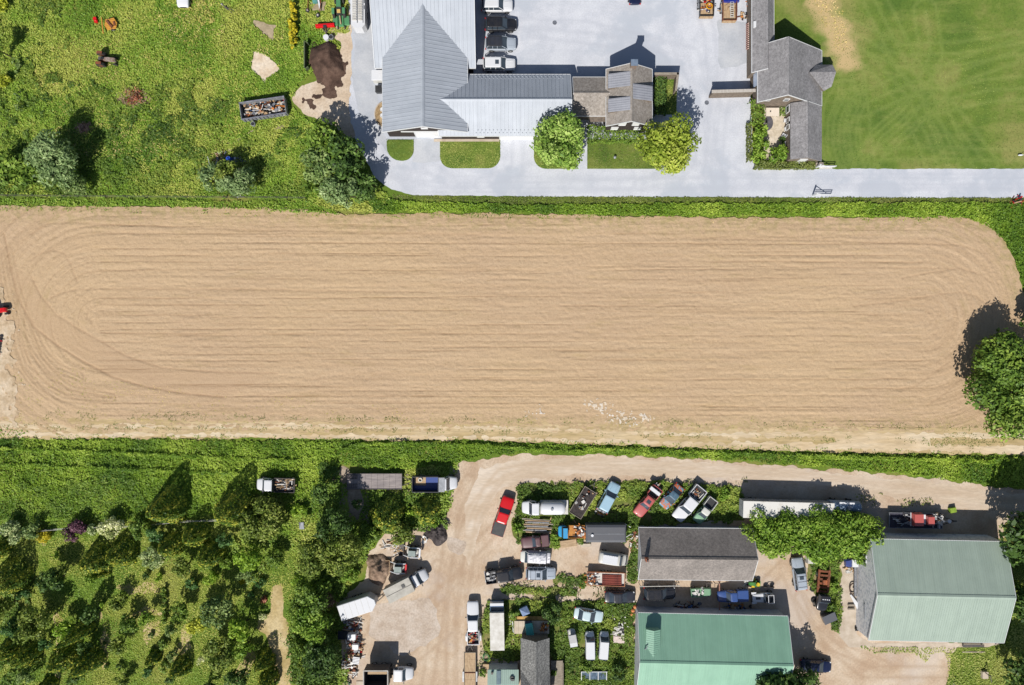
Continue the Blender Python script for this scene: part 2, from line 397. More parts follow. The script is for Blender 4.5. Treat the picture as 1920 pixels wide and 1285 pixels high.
en = n.new('ShaderNodeMath'); en.operation = 'MULTIPLY'; l.new(me_.outputs[0], en.inputs[0])
l.new(ramp(n, l, noise(n, l, .9, 6, tc.outputs['Object'], .7), [(.45, (0, 0, 0, 1)), (.6, (.7, .7, .7, 1))]), en.inputs[1])
c = mixc(n, l, en.outputs[0], c, S(160, 150, 96))
l.new(c, b.inputs['Base Color']); bump(n, l, b, noise(n, l, 3.2, 6, tc.outputs['Object'], .75), .6, .16)
soil = m
FIELD = [(-260, 376), (100, 388), (300, 388), (560, 392), (640, 402), (700, 403), (800, 399), (1000, 402), (1300, 408), (1600, 409), (1800, 407), (1850, 420), (1885, 455), (1905, 500), (1916, 545), (1945, 580), (2100, 600), (2150, 800), (1880, 812), (1500, 815), (700, 812), (0, 822), (-260, 830)]
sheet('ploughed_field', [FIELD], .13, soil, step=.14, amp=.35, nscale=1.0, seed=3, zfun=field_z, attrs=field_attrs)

# --- farm track south of the field
sandm = ground_mat('sandy_track', [S(192, 170, 122), S(208, 184, 142), S(220, 198, 160)], .4, 2.2, .4, .06, streak=(.25, 1.6, 1))
rutm = ground_mat('pale_rut', [S(214, 190, 152), S(224, 202, 168), S(232, 214, 184)], .4, 2.4, .3, .05, streak=(.25, 1.2, 1))
sheet('farm_track', [[(-260, 786), (0, 782), (400, 788), (900, 792), (1300, 796), (1880, 804), (2150, 800), (2150, 850), (1880, 853), (1500, 846), (1100, 832), (900, 826), (400, 822), (-260, 822)]], .15, sandm, step=.3, amp=.45, seed=8)
sheet('wheel_rut', [[(-260, 790), (0, 789), (60, 796), (400, 795), (900, 799), (1300, 812), (1880, 812), (2150, 812), (2150, 822), (1880, 822), (1300, 818), (900, 804), (400, 801), (60, 803), (0, 806), (-260, 806)], [(-260, 806), (0, 806), (100, 811), (400, 813), (900, 818), (1300, 828), (1880, 836), (2150, 836), (2150, 848), (1880, 849), (1500, 842), (1100, 830), (900, 824), (400, 819), (0, 819), (-260, 820)], [(1560, 812), (1740, 812), (1745, 843), (1580, 840)]], .158, rutm, step=.22, amp=.5, nscale=.8, seed=9)
sheet('trampled_edge', [[(-260, 520), (0, 530), (18, 560), (30, 620), (26, 680), (40, 730), (30, 790), (-260, 800)]], .19, ground_mat('trampled_soil', [S(196, 172, 140), S(216, 194, 164), S(230, 212, 186)], .5, 3, .4), step=.16, amp=2.2, nscale=.9, seed=10, thresh=.5)
# --- pale lime spill on the soil
lime = ground_mat('spilled_lime', [S(226, 206, 178), S(238, 226, 208), S(246, 238, 228)], .6, 3)
sheet('lime_patch', [[(1095, 752), (1150, 758), (1130, 772), (1100, 768)], [(1132, 778), (1205, 776), (1220, 786), (1160, 796)], [(985, 770), (1010, 768), (1012, 776), (990, 778)]], .20, lime, step=.11, amp=2.4, nscale=.28, seed=12, thresh=.55)

# --- gravel drive at the top
def drive_extra(n, l, v, out):
    f = noise(n, l, .075, 7, v, .62)
    out = mixc(n, l, ramp(n, l, f, [(.5, (0, 0, 0, 1)), (.56, (.75, .75, .75, 1))]), out, S(190, 197, 208))
    # wheel-polished lane along the road
    g = noise(n, l, .5, 6, stretch(n, l, v, .06, .8), .6)
    out = mixc(n, l, ramp(n, l, g, [(.5, (0, 0, 0, 1)), (.7, (.4, .4, .4, 1))]), out, S(198, 203, 212))
    out = mixc(n, l, ramp(n, l, noise(n, l, .8, 5, v, .7), [(.66, (0, 0, 0, 1)), (.74, (.5, .5, .5, 1))]), out, S(170, 174, 184))
    return ruts(n, l, out, S(190, 194, 204), .55)
drivem = ground_mat('grey_gravel', [S(206, 210, 219), S(216, 219, 227), S(223, 226, 233)], .35, 5, .2, .03, finev=.22, extra=drive_extra)
DRIVE = [(655, -400), (652, 60), (654, 130), (648, 200), (662, 250), (685, 300), (705, 335), (735, 356), (775, 366), (1000, 369), (1400, 370), (1920, 371), (2700, 372), (2700, 317), (1920, 317), (1530, 317), (1430, 316), (1412, 306), (1408, 190), (1410, 80), (1410, -400)]
def wheel(lines, wid=.28, gauge=.8):
    Q = [pp(q) for q in lines]
    def f(x, y, D):
        t = np.zeros_like(x)
        for i, q in enumerate(Q):
            d = polydist(q, x, y); t = np.maximum(t, np.exp(-((d-gauge)/wid)**2)*(.5+.5*fbm(x/3, y/3, 7+i, 2)))
        return {'track': t}
    return f
sheet('gravel_drive', [DRIVE], .012, drivem, step=.3, amp=.16, nscale=.8, seed=21, attrs=wheel([[(676, -60), (678, 120), (690, 250), (730, 320), (820, 342), (1200, 344), (1920, 344)], [(684, 100), (700, 270), (770, 350), (1000, 352), (1400, 338), (1920, 336)], [(1350, 345), (1330, 280), (1340, 200), (1330, 60), (1300, -40)], [(1200, 346), (1310, 320), (1320, 240), (1250, 90), (1000, 60)], [(1400, 344), (1345, 300), (1350, 220), (1380, 100), (1385, 0)], [(970, 45), (1100, 50), (1300, 100), (1335, 260)], [(900, 345), (970, 320), (970, 270)], [(800, 270), (802, 310), (850, 345)]]))
greym = ground_mat('worn_gravel', [S(186, 191, 199), S(196, 200, 207), S(206, 209, 214)], .3, 4, .15, .03, finev=.15)
sheet('worn_gravel_lane', [[(664, -400), (698, -400), (703, 130), (716, 250), (728, 264), (735, 300), (700, 250), (672, 220), (662, 140)], [(777, 264), (822, 264), (824, 300), (770, 308)], [(1345, 40), (1404, 40), (1402, 120), (1350, 130)]], .018, greym, step=.35, amp=.6, nscale=2.5, seed=22)
# --- mulch and sand yard beside the drive
beige = ground_mat('beige_dirt', [S(206, 184, 158), S(220, 200, 176), S(230, 214, 194)], .3, 3.5, .25, .05)
sheet('dirt_apron', [[(612, 55), (656, 20), (660, 130), (655, 200), (664, 255), (655, 262), (630, 240), (570, 215), (548, 185), (565, 160), (610, 150), (640, 120), (640, 80)]], .02, beige, step=.3, amp=.5, seed=23)
sheet('sand_patch', [[(476, 97), (492, 100), (512, 116), (522, 130), (510, 142), (495, 152), (478, 138), (469, 128)]], .024, ground_mat('pale_sand', [S(222, 200, 172), S(236, 218, 194), S(242, 228, 208)], .5, 3, .2), step=.2, amp=.5, nscale=.9, seed=24)
sheet('bare_patch', [[(470, 34), (520, 45), (512, 76), (492, 62), (474, 46)], [(478, 74), (500, 78), (496, 92), (480, 88)], [(396, 105), (410, 110), (402, 120)], [(580, 0), (618, 0), (612, 24), (585, 22)], [(425, 268), (470, 242), (530, 236), (528, 244), (470, 252), (440, 275), (428, 292)], [(600, 100), (560, 92), (556, 120), (540, 100)]], .02, ground_mat('bare_soil', [S(160, 146, 116), S(182, 166, 138), S(200, 182, 152)], .5, 3, .3), step=.25, amp=.7, nscale=1.2, seed=25, thresh=.15)
# --- mown lawn to the east: yellow worn strip and old wheel arcs are in its colour
def lawn_extra(n, l, v, out):
    vv = noise(n, l, .6, 6, stretch(n, l, v, .25, .9), .65)
    out = mixc(n, l, ramp(n, l, vv, [(.5, (0, 0, 0, 1)), (.66, (.35, .35, .35, 1))]), out, S(156, 160, 90))
    tm = n.new('ShaderNodeMath'); tm.operation = 'MULTIPLY'; l.new(attr(n, 'track'), tm.inputs[0]); tm.inputs[1].default_value = .2
    out = mixc(n, l, tm.outputs[0], out, S(168, 180, 104))
    return mixc(n, l, attr(n, 'dead'), out, S(202, 178, 130))
lawnm = ground_mat('mown_lawn', [S(92, 120, 50), S(114, 136, 58), S(146, 148, 84)], .11, 2.5, .3, .05, finev=.3, extra=lawn_extra)
LT = [pp(q) for q in ([(1560, 60), (1640, 110), (1700, 180), (1740, 260), (1760, 316)], [(1575, 50), (1690, 105), (1800, 100), (1920, 80)], [(1600, 316), (1700, 230), (1780, 140), (1920, 90)], [(1610, 200), (1720, 150), (1745, 100), (1735, 20)],
      [(1640, 0), (1700, 120), (1790, 230), (1850, 310)], [(1585, 316), (1572, 270), (1574, 230), (1590, 190), (1600, 130)], [(1598, 314), (1582, 270), (1586, 225), (1602, 190)], [(1568, 300), (1560, 250), (1566, 200), (1585, 170)], [(1620, 316), (1650, 260), (1720, 200), (1850, 170), (1920, 165)], [(1560, 40), (1600, 150), (1620, 316)], [(1800, 316), (1760, 220), (1745, 150)], [(1650, 300), (1760, 298), (1920, 302)])]
def lawn_attrs(x, y, D):
    t = np.zeros_like(x); near = (x < 85) & (y < 60)
    for i, q in enumerate(LT):
        d = polydist(q, x, y); t = np.maximum(t, np.exp(-(d/.28)**2)); t = np.maximum(t, np.exp(-((d-1.7)/.28)**2))
    dd = polydist(pp([(1530, -40), (1545, 20), (1566, 60), (1585, 110)]), x, y)
    return {'track': t, 'dead': np.clip(1.6-dd/1.7+(fbm(x/1.3, y/1.3, 9, 3)-.5)*1.6, 0, 1)}
sheet('lawn', [[(1456, -300), (2300, -300), (2300, 317), (1528, 317), (1530, 300), (1542, 200), (1455, 60)]], .010, lawnm, step=.3, amp=.1, seed=30, attrs=lawn_attrs)
# --- small lawns and beds set in the drive
def rrect(x0, y0, x1, y1, r=(0, 0, 0, 0), n=5):
    """corners: top-left, top-right, bottom-right, bottom-left radii"""
    o = []
    for (cx_, cy_, rr, a0) in ((x0, y0, r[0], 180), (x1, y0, r[1], 270), (x1, y1, r[2], 0), (x0, y1, r[3], 90)):
        if rr == 0: o.append((cx_, cy_)); continue
        ox = cx_ + (rr if cx_ == x0 else -rr); oy = cy_ + (rr if cy_ == y0 else -rr)
        for k in range(n+1):
            a = R(a0+90*k/n); o.append((ox+rr*math.cos(a), oy+rr*math.sin(a)))
    return o
LAWNS = [rrect(725, 262, 776, 302, (0, 0, 20, 26)), rrect(825, 262, 938, 316, (0, 0, 22, 22)), rrect(1001, 262, 1080, 317, (0, 0, 0, 22)), [(1101, 262), (1235, 262), (1240, 317), (1101, 317)], [(1228, 140), (1270, 140), (1268, 215), (1228, 215)]]
lm2 = ground_mat('trim_turf', [S(88, 116, 46), S(112, 132, 56), S(134, 142, 72)], .3, 3, .3)
for i, q in enumerate(LAWNS): sheet('turf_plot', [q], .10, lm2, step=.25, amp=.03, seed=40+i, zfun=lambda X, Y, D: -.06*(D < .15))
edgem = M('steel_edging', S(120, 100, 80), S(90, 76, 62), .8)
# --- courtyard paving of the cottage
pav = ground_mat('courtyard_paving', [S(206, 192, 168), S(222, 208, 186), S(232, 220, 202)], .8, 3, .2, .03)
sheet('courtyard', [[(1432, 188), (1484, 188), (1484, 300), (1432, 300)]], .03, pav, step=.3, amp=.1, seed=50)
# --- the lower yard
def yard_extra(n, l, v, out):
    g = noise(n, l, .35, 6, v, .7)
    out = mixc(n, l, ramp(n, l, g, [(.55, (0, 0, 0, 1)), (.7, (.55, .55, .55, 1))]), out, S(190, 160, 130))
    h = noise(n, l, .09, 5, v)
    out = mixc(n, l, ramp(n, l, h, [(.52, (0, 0, 0, 1)), (.64, (.6, .6, .6, 1))]), out, S(206, 194, 184))
    out = mixc(n, l, ramp(n, l, noise(n, l, .9, 5, v, .7), [(.62, (0, 0, 0, 1)), (.72, (.6, .6, .6, 1))]), out, S(160, 136, 114))
    out = mixc(n, l, ramp(n, l, noise(n, l, 6, 3, v, .7), [(.6, (0, 0, 0, 1)), (.72, (.7, .7, .7, 1))]), out, S(236, 220, 200))
    return ruts(n, l, out, S(176, 150, 124), .6)
yardm = ground_mat('yard_dirt', [S(198, 172, 146), S(212, 190, 165), S(224, 206, 184)], .22, 3.5, .35, .05, finev=.28, extra=yard_extra)
YARD = [(845, 878), (870, 866), (930, 857), (1000, 852), (1100, 852), (1300, 860), (1500, 876), (1700, 893), (1850, 910), (1960, 922), (2600, 990), (2600, 1080), (1960, 992), (1885, 980), (1885, 1012), (1700, 1010), (1700, 1200), (1800, 1205), (1782, 1230), (1775, 1290), (1790, 1420), (1150, 1500), (600, 1500), (640, 1280), (640, 1200), (632, 1130), (680, 1090), (690, 1040), (720, 1000), (800, 985), (845, 960), (838, 920)]
sheet('dirt_yard', [YARD], .016, yardm, step=.28, amp=.55, seed=60, attrs=wheel([[(900, 930), (870, 1000), (850, 1100), (846, 1290)], [(880, 900), (850, 960), (838, 1050), (820, 1160), (800, 1290)], [(930, 990), (880, 1040), (866, 1120), (862, 1290)], [(820, 1060), (860, 1100), (870, 1180)], [(700, 1180), (780, 1160), (850, 1090)], [(780, 1230), (840, 1180), (860, 1080)], [(1440, 1090), (1470, 1060), (1520, 1180), (1620, 1260), (1770, 1260)], [(1500, 1120), (1560, 1210), (1660, 1250)], [(930, 1098), (1060, 1100), (1180, 1108)]]))
roadm = ground_mat('gravel_road', [S(208, 188, 164), S(219, 201, 179), S(229, 214, 196)], .3, 4, .2, .03, streak=(.25, 1, 1), finev=.25, extra=lambda n, l, v, out: ruts(n, l, out, S(196, 172, 146), .6))
sheet('gravel_road', [[(900, 880), (960, 864), (1100, 858), (1300, 866), (1500, 882), (1700, 900), (1850, 918), (1960, 932), (2600, 1000), (2600, 1040), (1960, 972), (1880, 962), (1700, 936), (1640, 925), (1500, 905), (1400, 900), (1250, 893), (1080, 890), (980, 900), (930, 925), (900, 990), (880, 1060), (870, 1040), (872, 950)]], .020, roadm, step=.28, amp=.5, seed=61, attrs=wheel([[(870, 1040), (885, 960), (940, 890), (1050, 868), (1300, 878), (1600, 908), (1900, 948), (2300, 990)], [(880, 1000), (915, 920), (1000, 882), (1250, 884), (1600, 914), (2300, 1000)], [(900, 970), (950, 900), (1100, 872), (1400, 884), (1700, 920)]]))
sheet('dark_soil_patch', [[(640, 880), (655, 900), (770, 900), (830, 925), (700, 925), (690, 990), (650, 985), (628, 940), (630, 900)]], .020, ground_mat('dark_soil', [S(160, 144, 126), S(180, 162, 142), S(196, 180, 160)], .5, 3, .4), step=.3, amp=2.2, nscale=2.5, seed=62)
# --- orchard lane and worn places
strawm = ground_mat('straw_path', [S(176, 156, 104), S(204, 182, 132), S(220, 200, 156)], .3, 3, .4, .05, finev=.4)
sheet('orchard_path', [[(512, 1098), (528, 1098), (534, 1150), (542, 1200), (548, 1290), (550, 1500), (512, 1500), (514, 1290), (512, 1230), (498, 1190), (482, 1178), (484, 1160), (506, 1150)]], .012, strawm, step=.25, amp=.5, seed=70)
sheet('worn_path', [[(103, 1145), (110, 1145), (112, 1290), (106, 1290)], [(345, 1170), (352, 1172), (356, 1215), (330, 1245), (322, 1240), (330, 1200)], [(270, 1170), (300, 1165), (296, 1190), (275, 1215), (264, 1200)], [(190, 1150), (205, 1190), (200, 1270), (192, 1270)], [(430, 1262), (460, 1240), (478, 1215), (480, 1235), (440, 1290)], [(225, 1100), (290, 1095), (300, 1110), (240, 1118)], [(60, 1020), (85, 1015), (95, 1025)], [(270, 1130), (300, 1150), (240, 1160)]], .016, strawm, step=.25, amp=.9, nscale=1.6, seed=71)
sheet('concrete_apron', [[(1578, 1062), (1606, 1062), (1606, 1190), (1632, 1206), (1882, 1206), (1850, 1214), (1592, 1214), (1572, 1190)]], .030, concrete, step=.4, amp=.05, seed=72)
sheet('tyre_worn_dirt', [[(700, 1130), (800, 1125), (830, 1180), (760, 1230), (690, 1190)], [(842, 1015), (868, 1020), (864, 1034), (845, 1030)]], .024, ground_mat('grey_dirt', [S(196, 178, 160), S(208, 192, 176), S(218, 204, 190)], .5, 3.5, .3), step=.3, amp=1.2, nscale=2.5, seed=73)

# ================================================================== GRASS AND WEEDS (nobody could count the blades)
L = G
MEAD = [(-300, -300), (560, -300), (600, 0), (570, 30), (575, 100), (560, 160), (545, 190), (570, 225), (640, 262), (700, 350), (720, 372), (-300, 368)]
BARE = [[(470, 34), (520, 45), (512, 76), (492, 62), (474, 46)], [(476, 97), (512, 110), (524, 130), (495, 152), (469, 128)]]
tufts('meadow_grass', [[(-60, -60), (600, -60), (600, 0), (570, 30), (575, 100), (560, 160), (545, 190), (570, 225), (640, 262), (700, 350), (720, 372), (-60, 368)]], 60, .03, .24, .08, .20, L['leaf_meadow'], 101, holes=BARE, pat=7, amp=.6, tmul=1.3, toff=-.12)
tufts('tall_meadow_weeds', [[(-40, 120), (180, 150), (420, 160), (450, 230), (420, 300), (300, 366), (-40, 366)], [(-40, -60), (150, -60), (120, 110), (-40, 180)], [(440, 262), (560, 240), (590, 260), (590, 368), (440, 368)], [(610, 60), (600, 80), (590, 50), (600, 30)]], 46, .15, .5, .09, .22, L['leaf_lush'], 102, amp=1.6, nscale=3, sparse=.50, pat=4)
tufts('dry_grass', [[(60, 100), (340, 0), (470, 0), (540, 60), (440, 200), (420, 350), (60, 340)]], 12, .08, .28, .06, .15, L['leaf_dry'], 103, holes=BARE, amp=1.5, nscale=3, sparse=.52)
tufts('olive_meadow_grass', [[(140, 90), (230, -20), (540, -20), (545, 120), (560, 170), (450, 190), (440, 260), (400, 340), (200, 340), (110, 220)]], 34, .05, .26, .07, .18, L['leaf_meadow'], 161, holes=BARE, amp=2.2, nscale=4, pat=3, toff=.3, sparse=.42)
tufts('yellow_dry_grass', [[(340, 0), (400, 0), (400, 40), (350, 50)]], 30, .1, .4, .12, .26, L['leaf_dry'], 104, amp=1)
tufts('edge_wisps', [[(-40, 384), (640, 398), (1850, 404), (1860, 412), (640, 408), (-40, 394)], [(-40, 815), (900, 822), (1880, 850), (1880, 860), (900, 832), (-40, 826)]], 22, .12, .34, .05, .13, L['leaf_tall'], 160, amp=.7, nscale=.7, sparse=.42)
tufts('bank_grass', [[(735, 366), (900, 369), (2000, 371), (2000, 379), (1300, 379), (960, 383), (880, 378), (740, 374)]], 70, .03, .14, .07, .15, L['leaf_olive'], 105, amp=.15, tmul=1.0)
tufts('tall_verge_grass', [[(690, 372), (760, 378), (880, 382), (960, 385), (1300, 382), (1760, 381), (2000, 383), (2000, 580), (1918, 545), (1905, 500), (1885, 455), (1850, 425), (1800, 408), (1600, 407), (1300, 406), (1000, 401), (800, 397), (700, 400)]], 85, .12, .48, .09, .20, L['leaf_tall'], 106, amp=.35, nscale=.8, pat=5, toff=-.05)
tufts('field_edge_grass', [[(-40, 374), (60, 374), (580, 378), (640, 402), (300, 387), (100, 387), (-40, 384)]], 45, .1, .4, .08, .2, L['leaf_meadow'], 107, amp=.4)
tufts('sparse_field_weeds', [[(-40, 384), (640, 400), (1850, 408), (1905, 470), (1890, 480), (1840, 425), (1000, 412), (-40, 396)], [(30, 700), (900, 780), (1880, 795), (1880, 808), (0, 800)], [(100, 690), (170, 690), (160, 720), (110, 715)]], 6, .12, .2, .05, .12, L['leaf_dry'], 108, amp=.8, sparse=.46)
tufts('track_middle_grass', [[(0, 796), (500, 799), (1000, 806), (1500, 818), (1880, 826), (1880, 834), (1500, 826), (1000, 814), (500, 808), (0, 806)], [(60, 770), (800, 782), (1400, 790), (1880, 800), (1880, 808), (1400, 798), (800, 790), (60, 786)], [(1752, 812), (1840, 810), (1840, 840), (1754, 838)]], 26, .15, .22, .05, .12, L['leaf_olive'], 109, amp=.7, nscale=.7, sparse=.47, toff=.1)
SV = [(-60, 822), (400, 826), (900, 830), (1100, 836), (1500, 850), (1880, 857), (2000, 858), (2000, 928), (1850, 908), (1700, 890), (1500, 873), (1300, 857), (1100, 849), (1000, 849), (930, 854), (860, 866), (800, 872), (760, 880), (640, 872), (610, 890), (600, 960), (540, 965), (530, 930), (480, 925), (440, 960), (300, 975), (-60, 975)]
tufts('verge_weeds', [SV], 64, .06, .40, .09, .22, L['leaf_tall'], 110, amp=.4, pat=5, toff=-.1, tmul=1.1)
for k, q in enumerate(([(640, 838), (680, 830), (760, 828), (900, 833), (1100, 846), (1100, 850), (900, 838), (760, 833), (680, 836), (640, 846)], [(1100, 838), (1500, 852), (1860, 862), (1860, 867), (1500, 858), (1100, 843)], [(0, 838), (300, 850), (560, 862), (560, 868), (300, 856), (0, 843)], [(0, 868), (300, 880), (460, 885), (460, 890), (300, 885), (0, 873)])):
    tufts('tall_weed_ridge', [q], 110, .3, .75, .09, .2, L['leaf_tall'], 120+k, amp=.4, pat=4)
tufts('sedge_bed', [[(20, 905), (270, 900), (260, 970), (240, 975), (20, 970), (50, 930)]], 40, .2, .5, .1, .24, L['leaf_green'], 125, amp=2, nscale=3, asp=.3, sparse=.4)
ORCH = [(-60, 975), (440, 965), (560, 980), (600, 1080), (640, 1180), (640, 1300), (-60, 1300)]
OP = [[(512, 1098), (528, 1098), (542, 1200), (548, 1300), (514, 1300), (512, 1230), (482, 1178), (506, 1150)]]
tufts('orchard_grass', [ORCH], 50, .02, .10, .07, .15, L['leaf_meadow'], 126, holes=OP, amp=.4, pat=4, tmul=1.5, toff=.02)
tufts('orchard_underbrush', [[(0, 1100), (60, 1110), (60, 1290), (0, 1290)], [(430, 1000), (520, 1000), (520, 1080), (440, 1090)], [(540, 1060), (650, 1060), (650, 1290), (545, 1290)]], 40, .2, .6, .12, .28, L['leaf_green'], 127, amp=1.2, sparse=.45)
tufts('path_grass', [[(514, 1180), (545, 1180), (548, 1290), (516, 1290)]], 14, .03, .12, .06, .14, L['leaf_lawn'], 128, sparse=.5)
tufts('lawn_grass', [[(1458, -20), (1930, -20), (1930, 316), (1540, 316), (1545, 200), (1458, 60)]], 13, .01, .05, .04, .09, L['leaf_lawn'], 130, amp=.05, pat=5, tmul=1.2, toff=-.3)
tufts('dead_lawn_grass', [[(1515, -10), (1565, -10), (1590, 60), (1592, 110), (1570, 90), (1545, 50)]], 7, .03, .12, .08, .18, L['leaf_dry'], 131, amp=.8, toff=.3)
for i, q in enumerate(LAWNS): tufts('turf_grass', [q], 60, .10, .16, .05, .1, L['leaf_olive'] if i == 3 else L['leaf_lawn'], 135+i, amp=.0, toff=.1)
# weedy islands of the scrapyard
ISL = [[(968, 918), (985, 905), (1030, 905), (1060, 908), (1100, 905), (1200, 903), (1300, 908), (1392, 915), (1395, 975), (1200, 990), (1195, 1090), (1175, 1090), (1180, 1010), (1100, 1012), (1060, 1020), (1040, 1030), (970, 1020), (962, 980), (972, 950)],
       [(1040, 1080), (1100, 1078), (1098, 1100), (1040, 1092)], [(935, 1098), (1080, 1106), (1082, 1118), (940, 1112)],
       [(918, 1122), (960, 1122), (1190, 1130), (1196, 1300), (1050, 1300), (1040, 1235), (915, 1235), (902, 1200), (906, 1150)],
       [(1515, 1050), (1575, 1050), (1574, 1190), (1560, 1180), (1540, 1130), (1518, 1100)]]
sheet('weedy_ground', ISL, .035, ground_mat('weedy_soil', [S(96, 112, 50), S(118, 130, 62), S(160, 146, 104)], .3, 3, .4), step=.3, amp=.8, seed=63)
tufts('scrapyard_weeds', ISL, 60, .12, .5, .10, .24, L['leaf_lush'], 140, amp=.8, nscale=1.2, pat=3, sparse=.33)
tufts('sparse_yard_weeds', [[(940, 1090), (1090, 1085), (1180, 1100), (1180, 1120), (940, 1118)], [(960, 905), (1400, 900), (1400, 915), (960, 925)], [(1600, 925), (1760, 940), (1700, 955), (1600, 945)], [(900, 1120), (918, 1120), (912, 1290), (900, 1290)], [(830, 960), (850, 985), (840, 990)]], 18, .04, .3, .08, .18, L['leaf_olive'], 141, amp=.9, sparse=.47)
tufts('barn_side_grass', [[(1606, 1212), (1850, 1216), (1888, 1206), (1905, 1120), (1890, 1000), (1870, 985), (1990, 985), (1990, 1300), (1772, 1300), (1778, 1240), (1770, 1222), (1745, 1226), (1735, 1245), (1715, 1225), (1640, 1224)]], 42, .03, .16, .07, .16, L['leaf_lawn'], 142, amp=.3, pat=4, tmul=1.2)
tufts('trackside_grass', [[(-60, 805), (-20, 800), (60, 806), (40, 820), (-60, 818)]], 20, .15, .3, .07, .16, L['leaf_meadow'], 143, sparse=.5)

LOWG = [[(550, -20), (655, -20), (652, 20), (612, 52), (640, 90), (560, 160), (545, 190), (545, 100)], [(540, 235), (560, 215), (632, 245), (668, 262), (700, 345), (735, 370), (700, 400), (560, 385), (500, 300)], [(430, 940), (860, 866), (845, 960), (720, 1000), (690, 1040), (640, 1130), (560, 1110), (540, 1000), (440, 985)], [(600, 0), (655, 0), (655, 60), (620, 70)]]
tufts('low_grass', LOWG, 55, .04, .28, .09, .22, L['leaf_meadow'], 150, holes=[[(580, 0), (612, 0), (610, 26), (584, 24)], [(650, 900), (672, 908), (684, 940), (672, 975), (655, 960)], [(560, 160), (640, 120), (660, 55), (660, 262), (560, 200)]], amp=.5, pat=5, tmul=1.2)
tufts('shaded_undergrowth', [[(600, 865), (640, 875), (640, 990), (690, 1000), (690, 1050), (600, 1050)], [(690, 920), (840, 925), (840, 990), (700, 1000)]], 45, .2, .7, .12, .28, L['leaf_green'], 151, amp=.6)
# ================================================================== BUILDINGS
def stripe_mat(name, c1, c2, spacing, axis='x', w=.12, rough=.35, metal=.2, weather=.1, spec=.45):
    """sheet metal whose coating is a little darker in the pan beside each rib"""
    m, n, l, b = _mat(name); b.inputs['Roughness'].default_value = rough; b.inputs['Metallic'].default_value = metal; b.inputs['Specular IOR Level'].default_value = spec
    tc = n.new('ShaderNodeTexCoord'); g = noise(n, l, .5, 5, tc.outputs['Object'])
    base = ramp(n, l, g, [(.35, c1), (.65, c2)])
    sh = noise(n, l, 1.0, 3, stretch(n, l, tc.outputs['Object'], 1.1, .04, .04), .8)
    st = noise(n, l, 1.0, 6, stretch(n, l, tc.outputs['Object'], 5, .22, .22), .75)
    for f_, k_ in ((ramp(n, l, sh, [(.4, (.94, .945, .95, 1)), (.6, (1.02, 1.02, 1.02, 1))]), 1.0), (ramp(n, l, st, [(.42, (1, 1, 1, 1)), (.68, (.86, .85, .84, 1))]), .45)):
        x = n.new('ShaderNodeMix'); x.data_type = 'RGBA'; x.blend_type = 'MULTIPLY'; x.inputs[0].default_value = k_; l.new(base, x.inputs[6]); l.new(f_, x.inputs[7]); base = x.outputs[2]
    l.new(base, b.inputs['Base Color']); G[name] = m; return m
def shingle_mat(name, cols, row=.28, rough=.9, bs=.5, mott=3.0):
    m, n, l, b = _mat(name); b.inputs['Roughness'].default_value = rough; b.inputs['Specular IOR Level'].default_value = .2
    tc = n.new('ShaderNodeTexCoord'); v = tc.outputs['Object']
    a = ramp(n, l, noise(n, l, mott, 5, v, .7), [(.36, cols[0]), (.5, cols[1]), (.64, cols[2])])
    g = ramp(n, l, noise(n, l, 11, 2, v), [(.35, (.55, .55, .55, 1)), (.62, (1.1, 1.1, 1.1, 1))])
    x = n.new('ShaderNodeMix'); x.data_type = 'RGBA'; x.blend_type = 'MULTIPLY'; x.inputs[0].default_value = .55; l.new(a, x.inputs[6]); l.new(g, x.inputs[7])
    big = ramp(n, l, noise(n, l, .35, 5, v), [(.4, (.86, .86, .86, 1)), (.6, (1.06, 1.06, 1.06, 1))])
    y = n.new('ShaderNodeMix'); y.data_type = 'RGBA'; y.blend_type = 'MULTIPLY'; y.inputs[0].default_value = 1; l.new(x.outputs[2], y.inputs[6]); l.new(big, y.inputs[7])
    l.new(y.outputs[2], b.inputs['Base Color']); bump(n, l, b, noise(n, l, 7, 3, v), bs, .04); G[name] = m; return m
m_roof = stripe_mat('pale_metal_roof', S(186, 193, 203), S(178, 185, 195), .5, rough=.6, metal=.1)
m_green = stripe_mat('green_metal_roof', S(172, 189, 176), S(165, 182, 169), .3, rough=.45, metal=.0)
m_green2 = stripe_mat('fresh_green_metal_roof', S(150, 194, 170), S(143, 187, 163), .3, rough=.45, metal=.0)
m_mint = stripe_mat('mint_metal_roof', S(190, 214, 200), S(178, 204, 190), .3, rough=.5, metal=0)
m_cedar = shingle_mat('cedar_roof', [S(150, 142, 134), S(168, 160, 152), S(184, 177, 170)])
m_greyroof = shingle_mat('grey_shingle_roof', [S(140, 138, 140), S(158, 156, 158), S(174, 172, 174)])
m_asph = shingle_mat('asphalt_roof', [S(134, 128, 124), S(152, 145, 140), S(166, 158, 152)], bs=.3)
m_mott = shingle_mat('lichen_roof', [S(108, 108, 108), S(136, 136, 134), S(178, 178, 174)], mott=5)
m_dark = M('dark_board_wall', S(66, 56, 54), S(50, 43, 42), .85, 1.5, sx=4, sy=4)
m_shw = M('shingle_wall', S(140, 126, 112), S(108, 98, 88), .9, 3, bs=.4)
m_wht = M('white_board_wall', S(224, 226, 230), S(196, 198, 204), .6, 1.5)
m_peel = M('peeling_white_wall', S(240, 240, 242), S(190, 195, 204), .8, 2.4, lo=.46, hi=.66)
m_trim = paint('trim_white', 232, 234, 236, .45, .04)
m_door = paint('door_white', 244, 245, 247, .4, .02)
m_lead = M('lead_flashing', S(150, 168, 190), S(128, 144, 164), .35, 2, metal=.3)

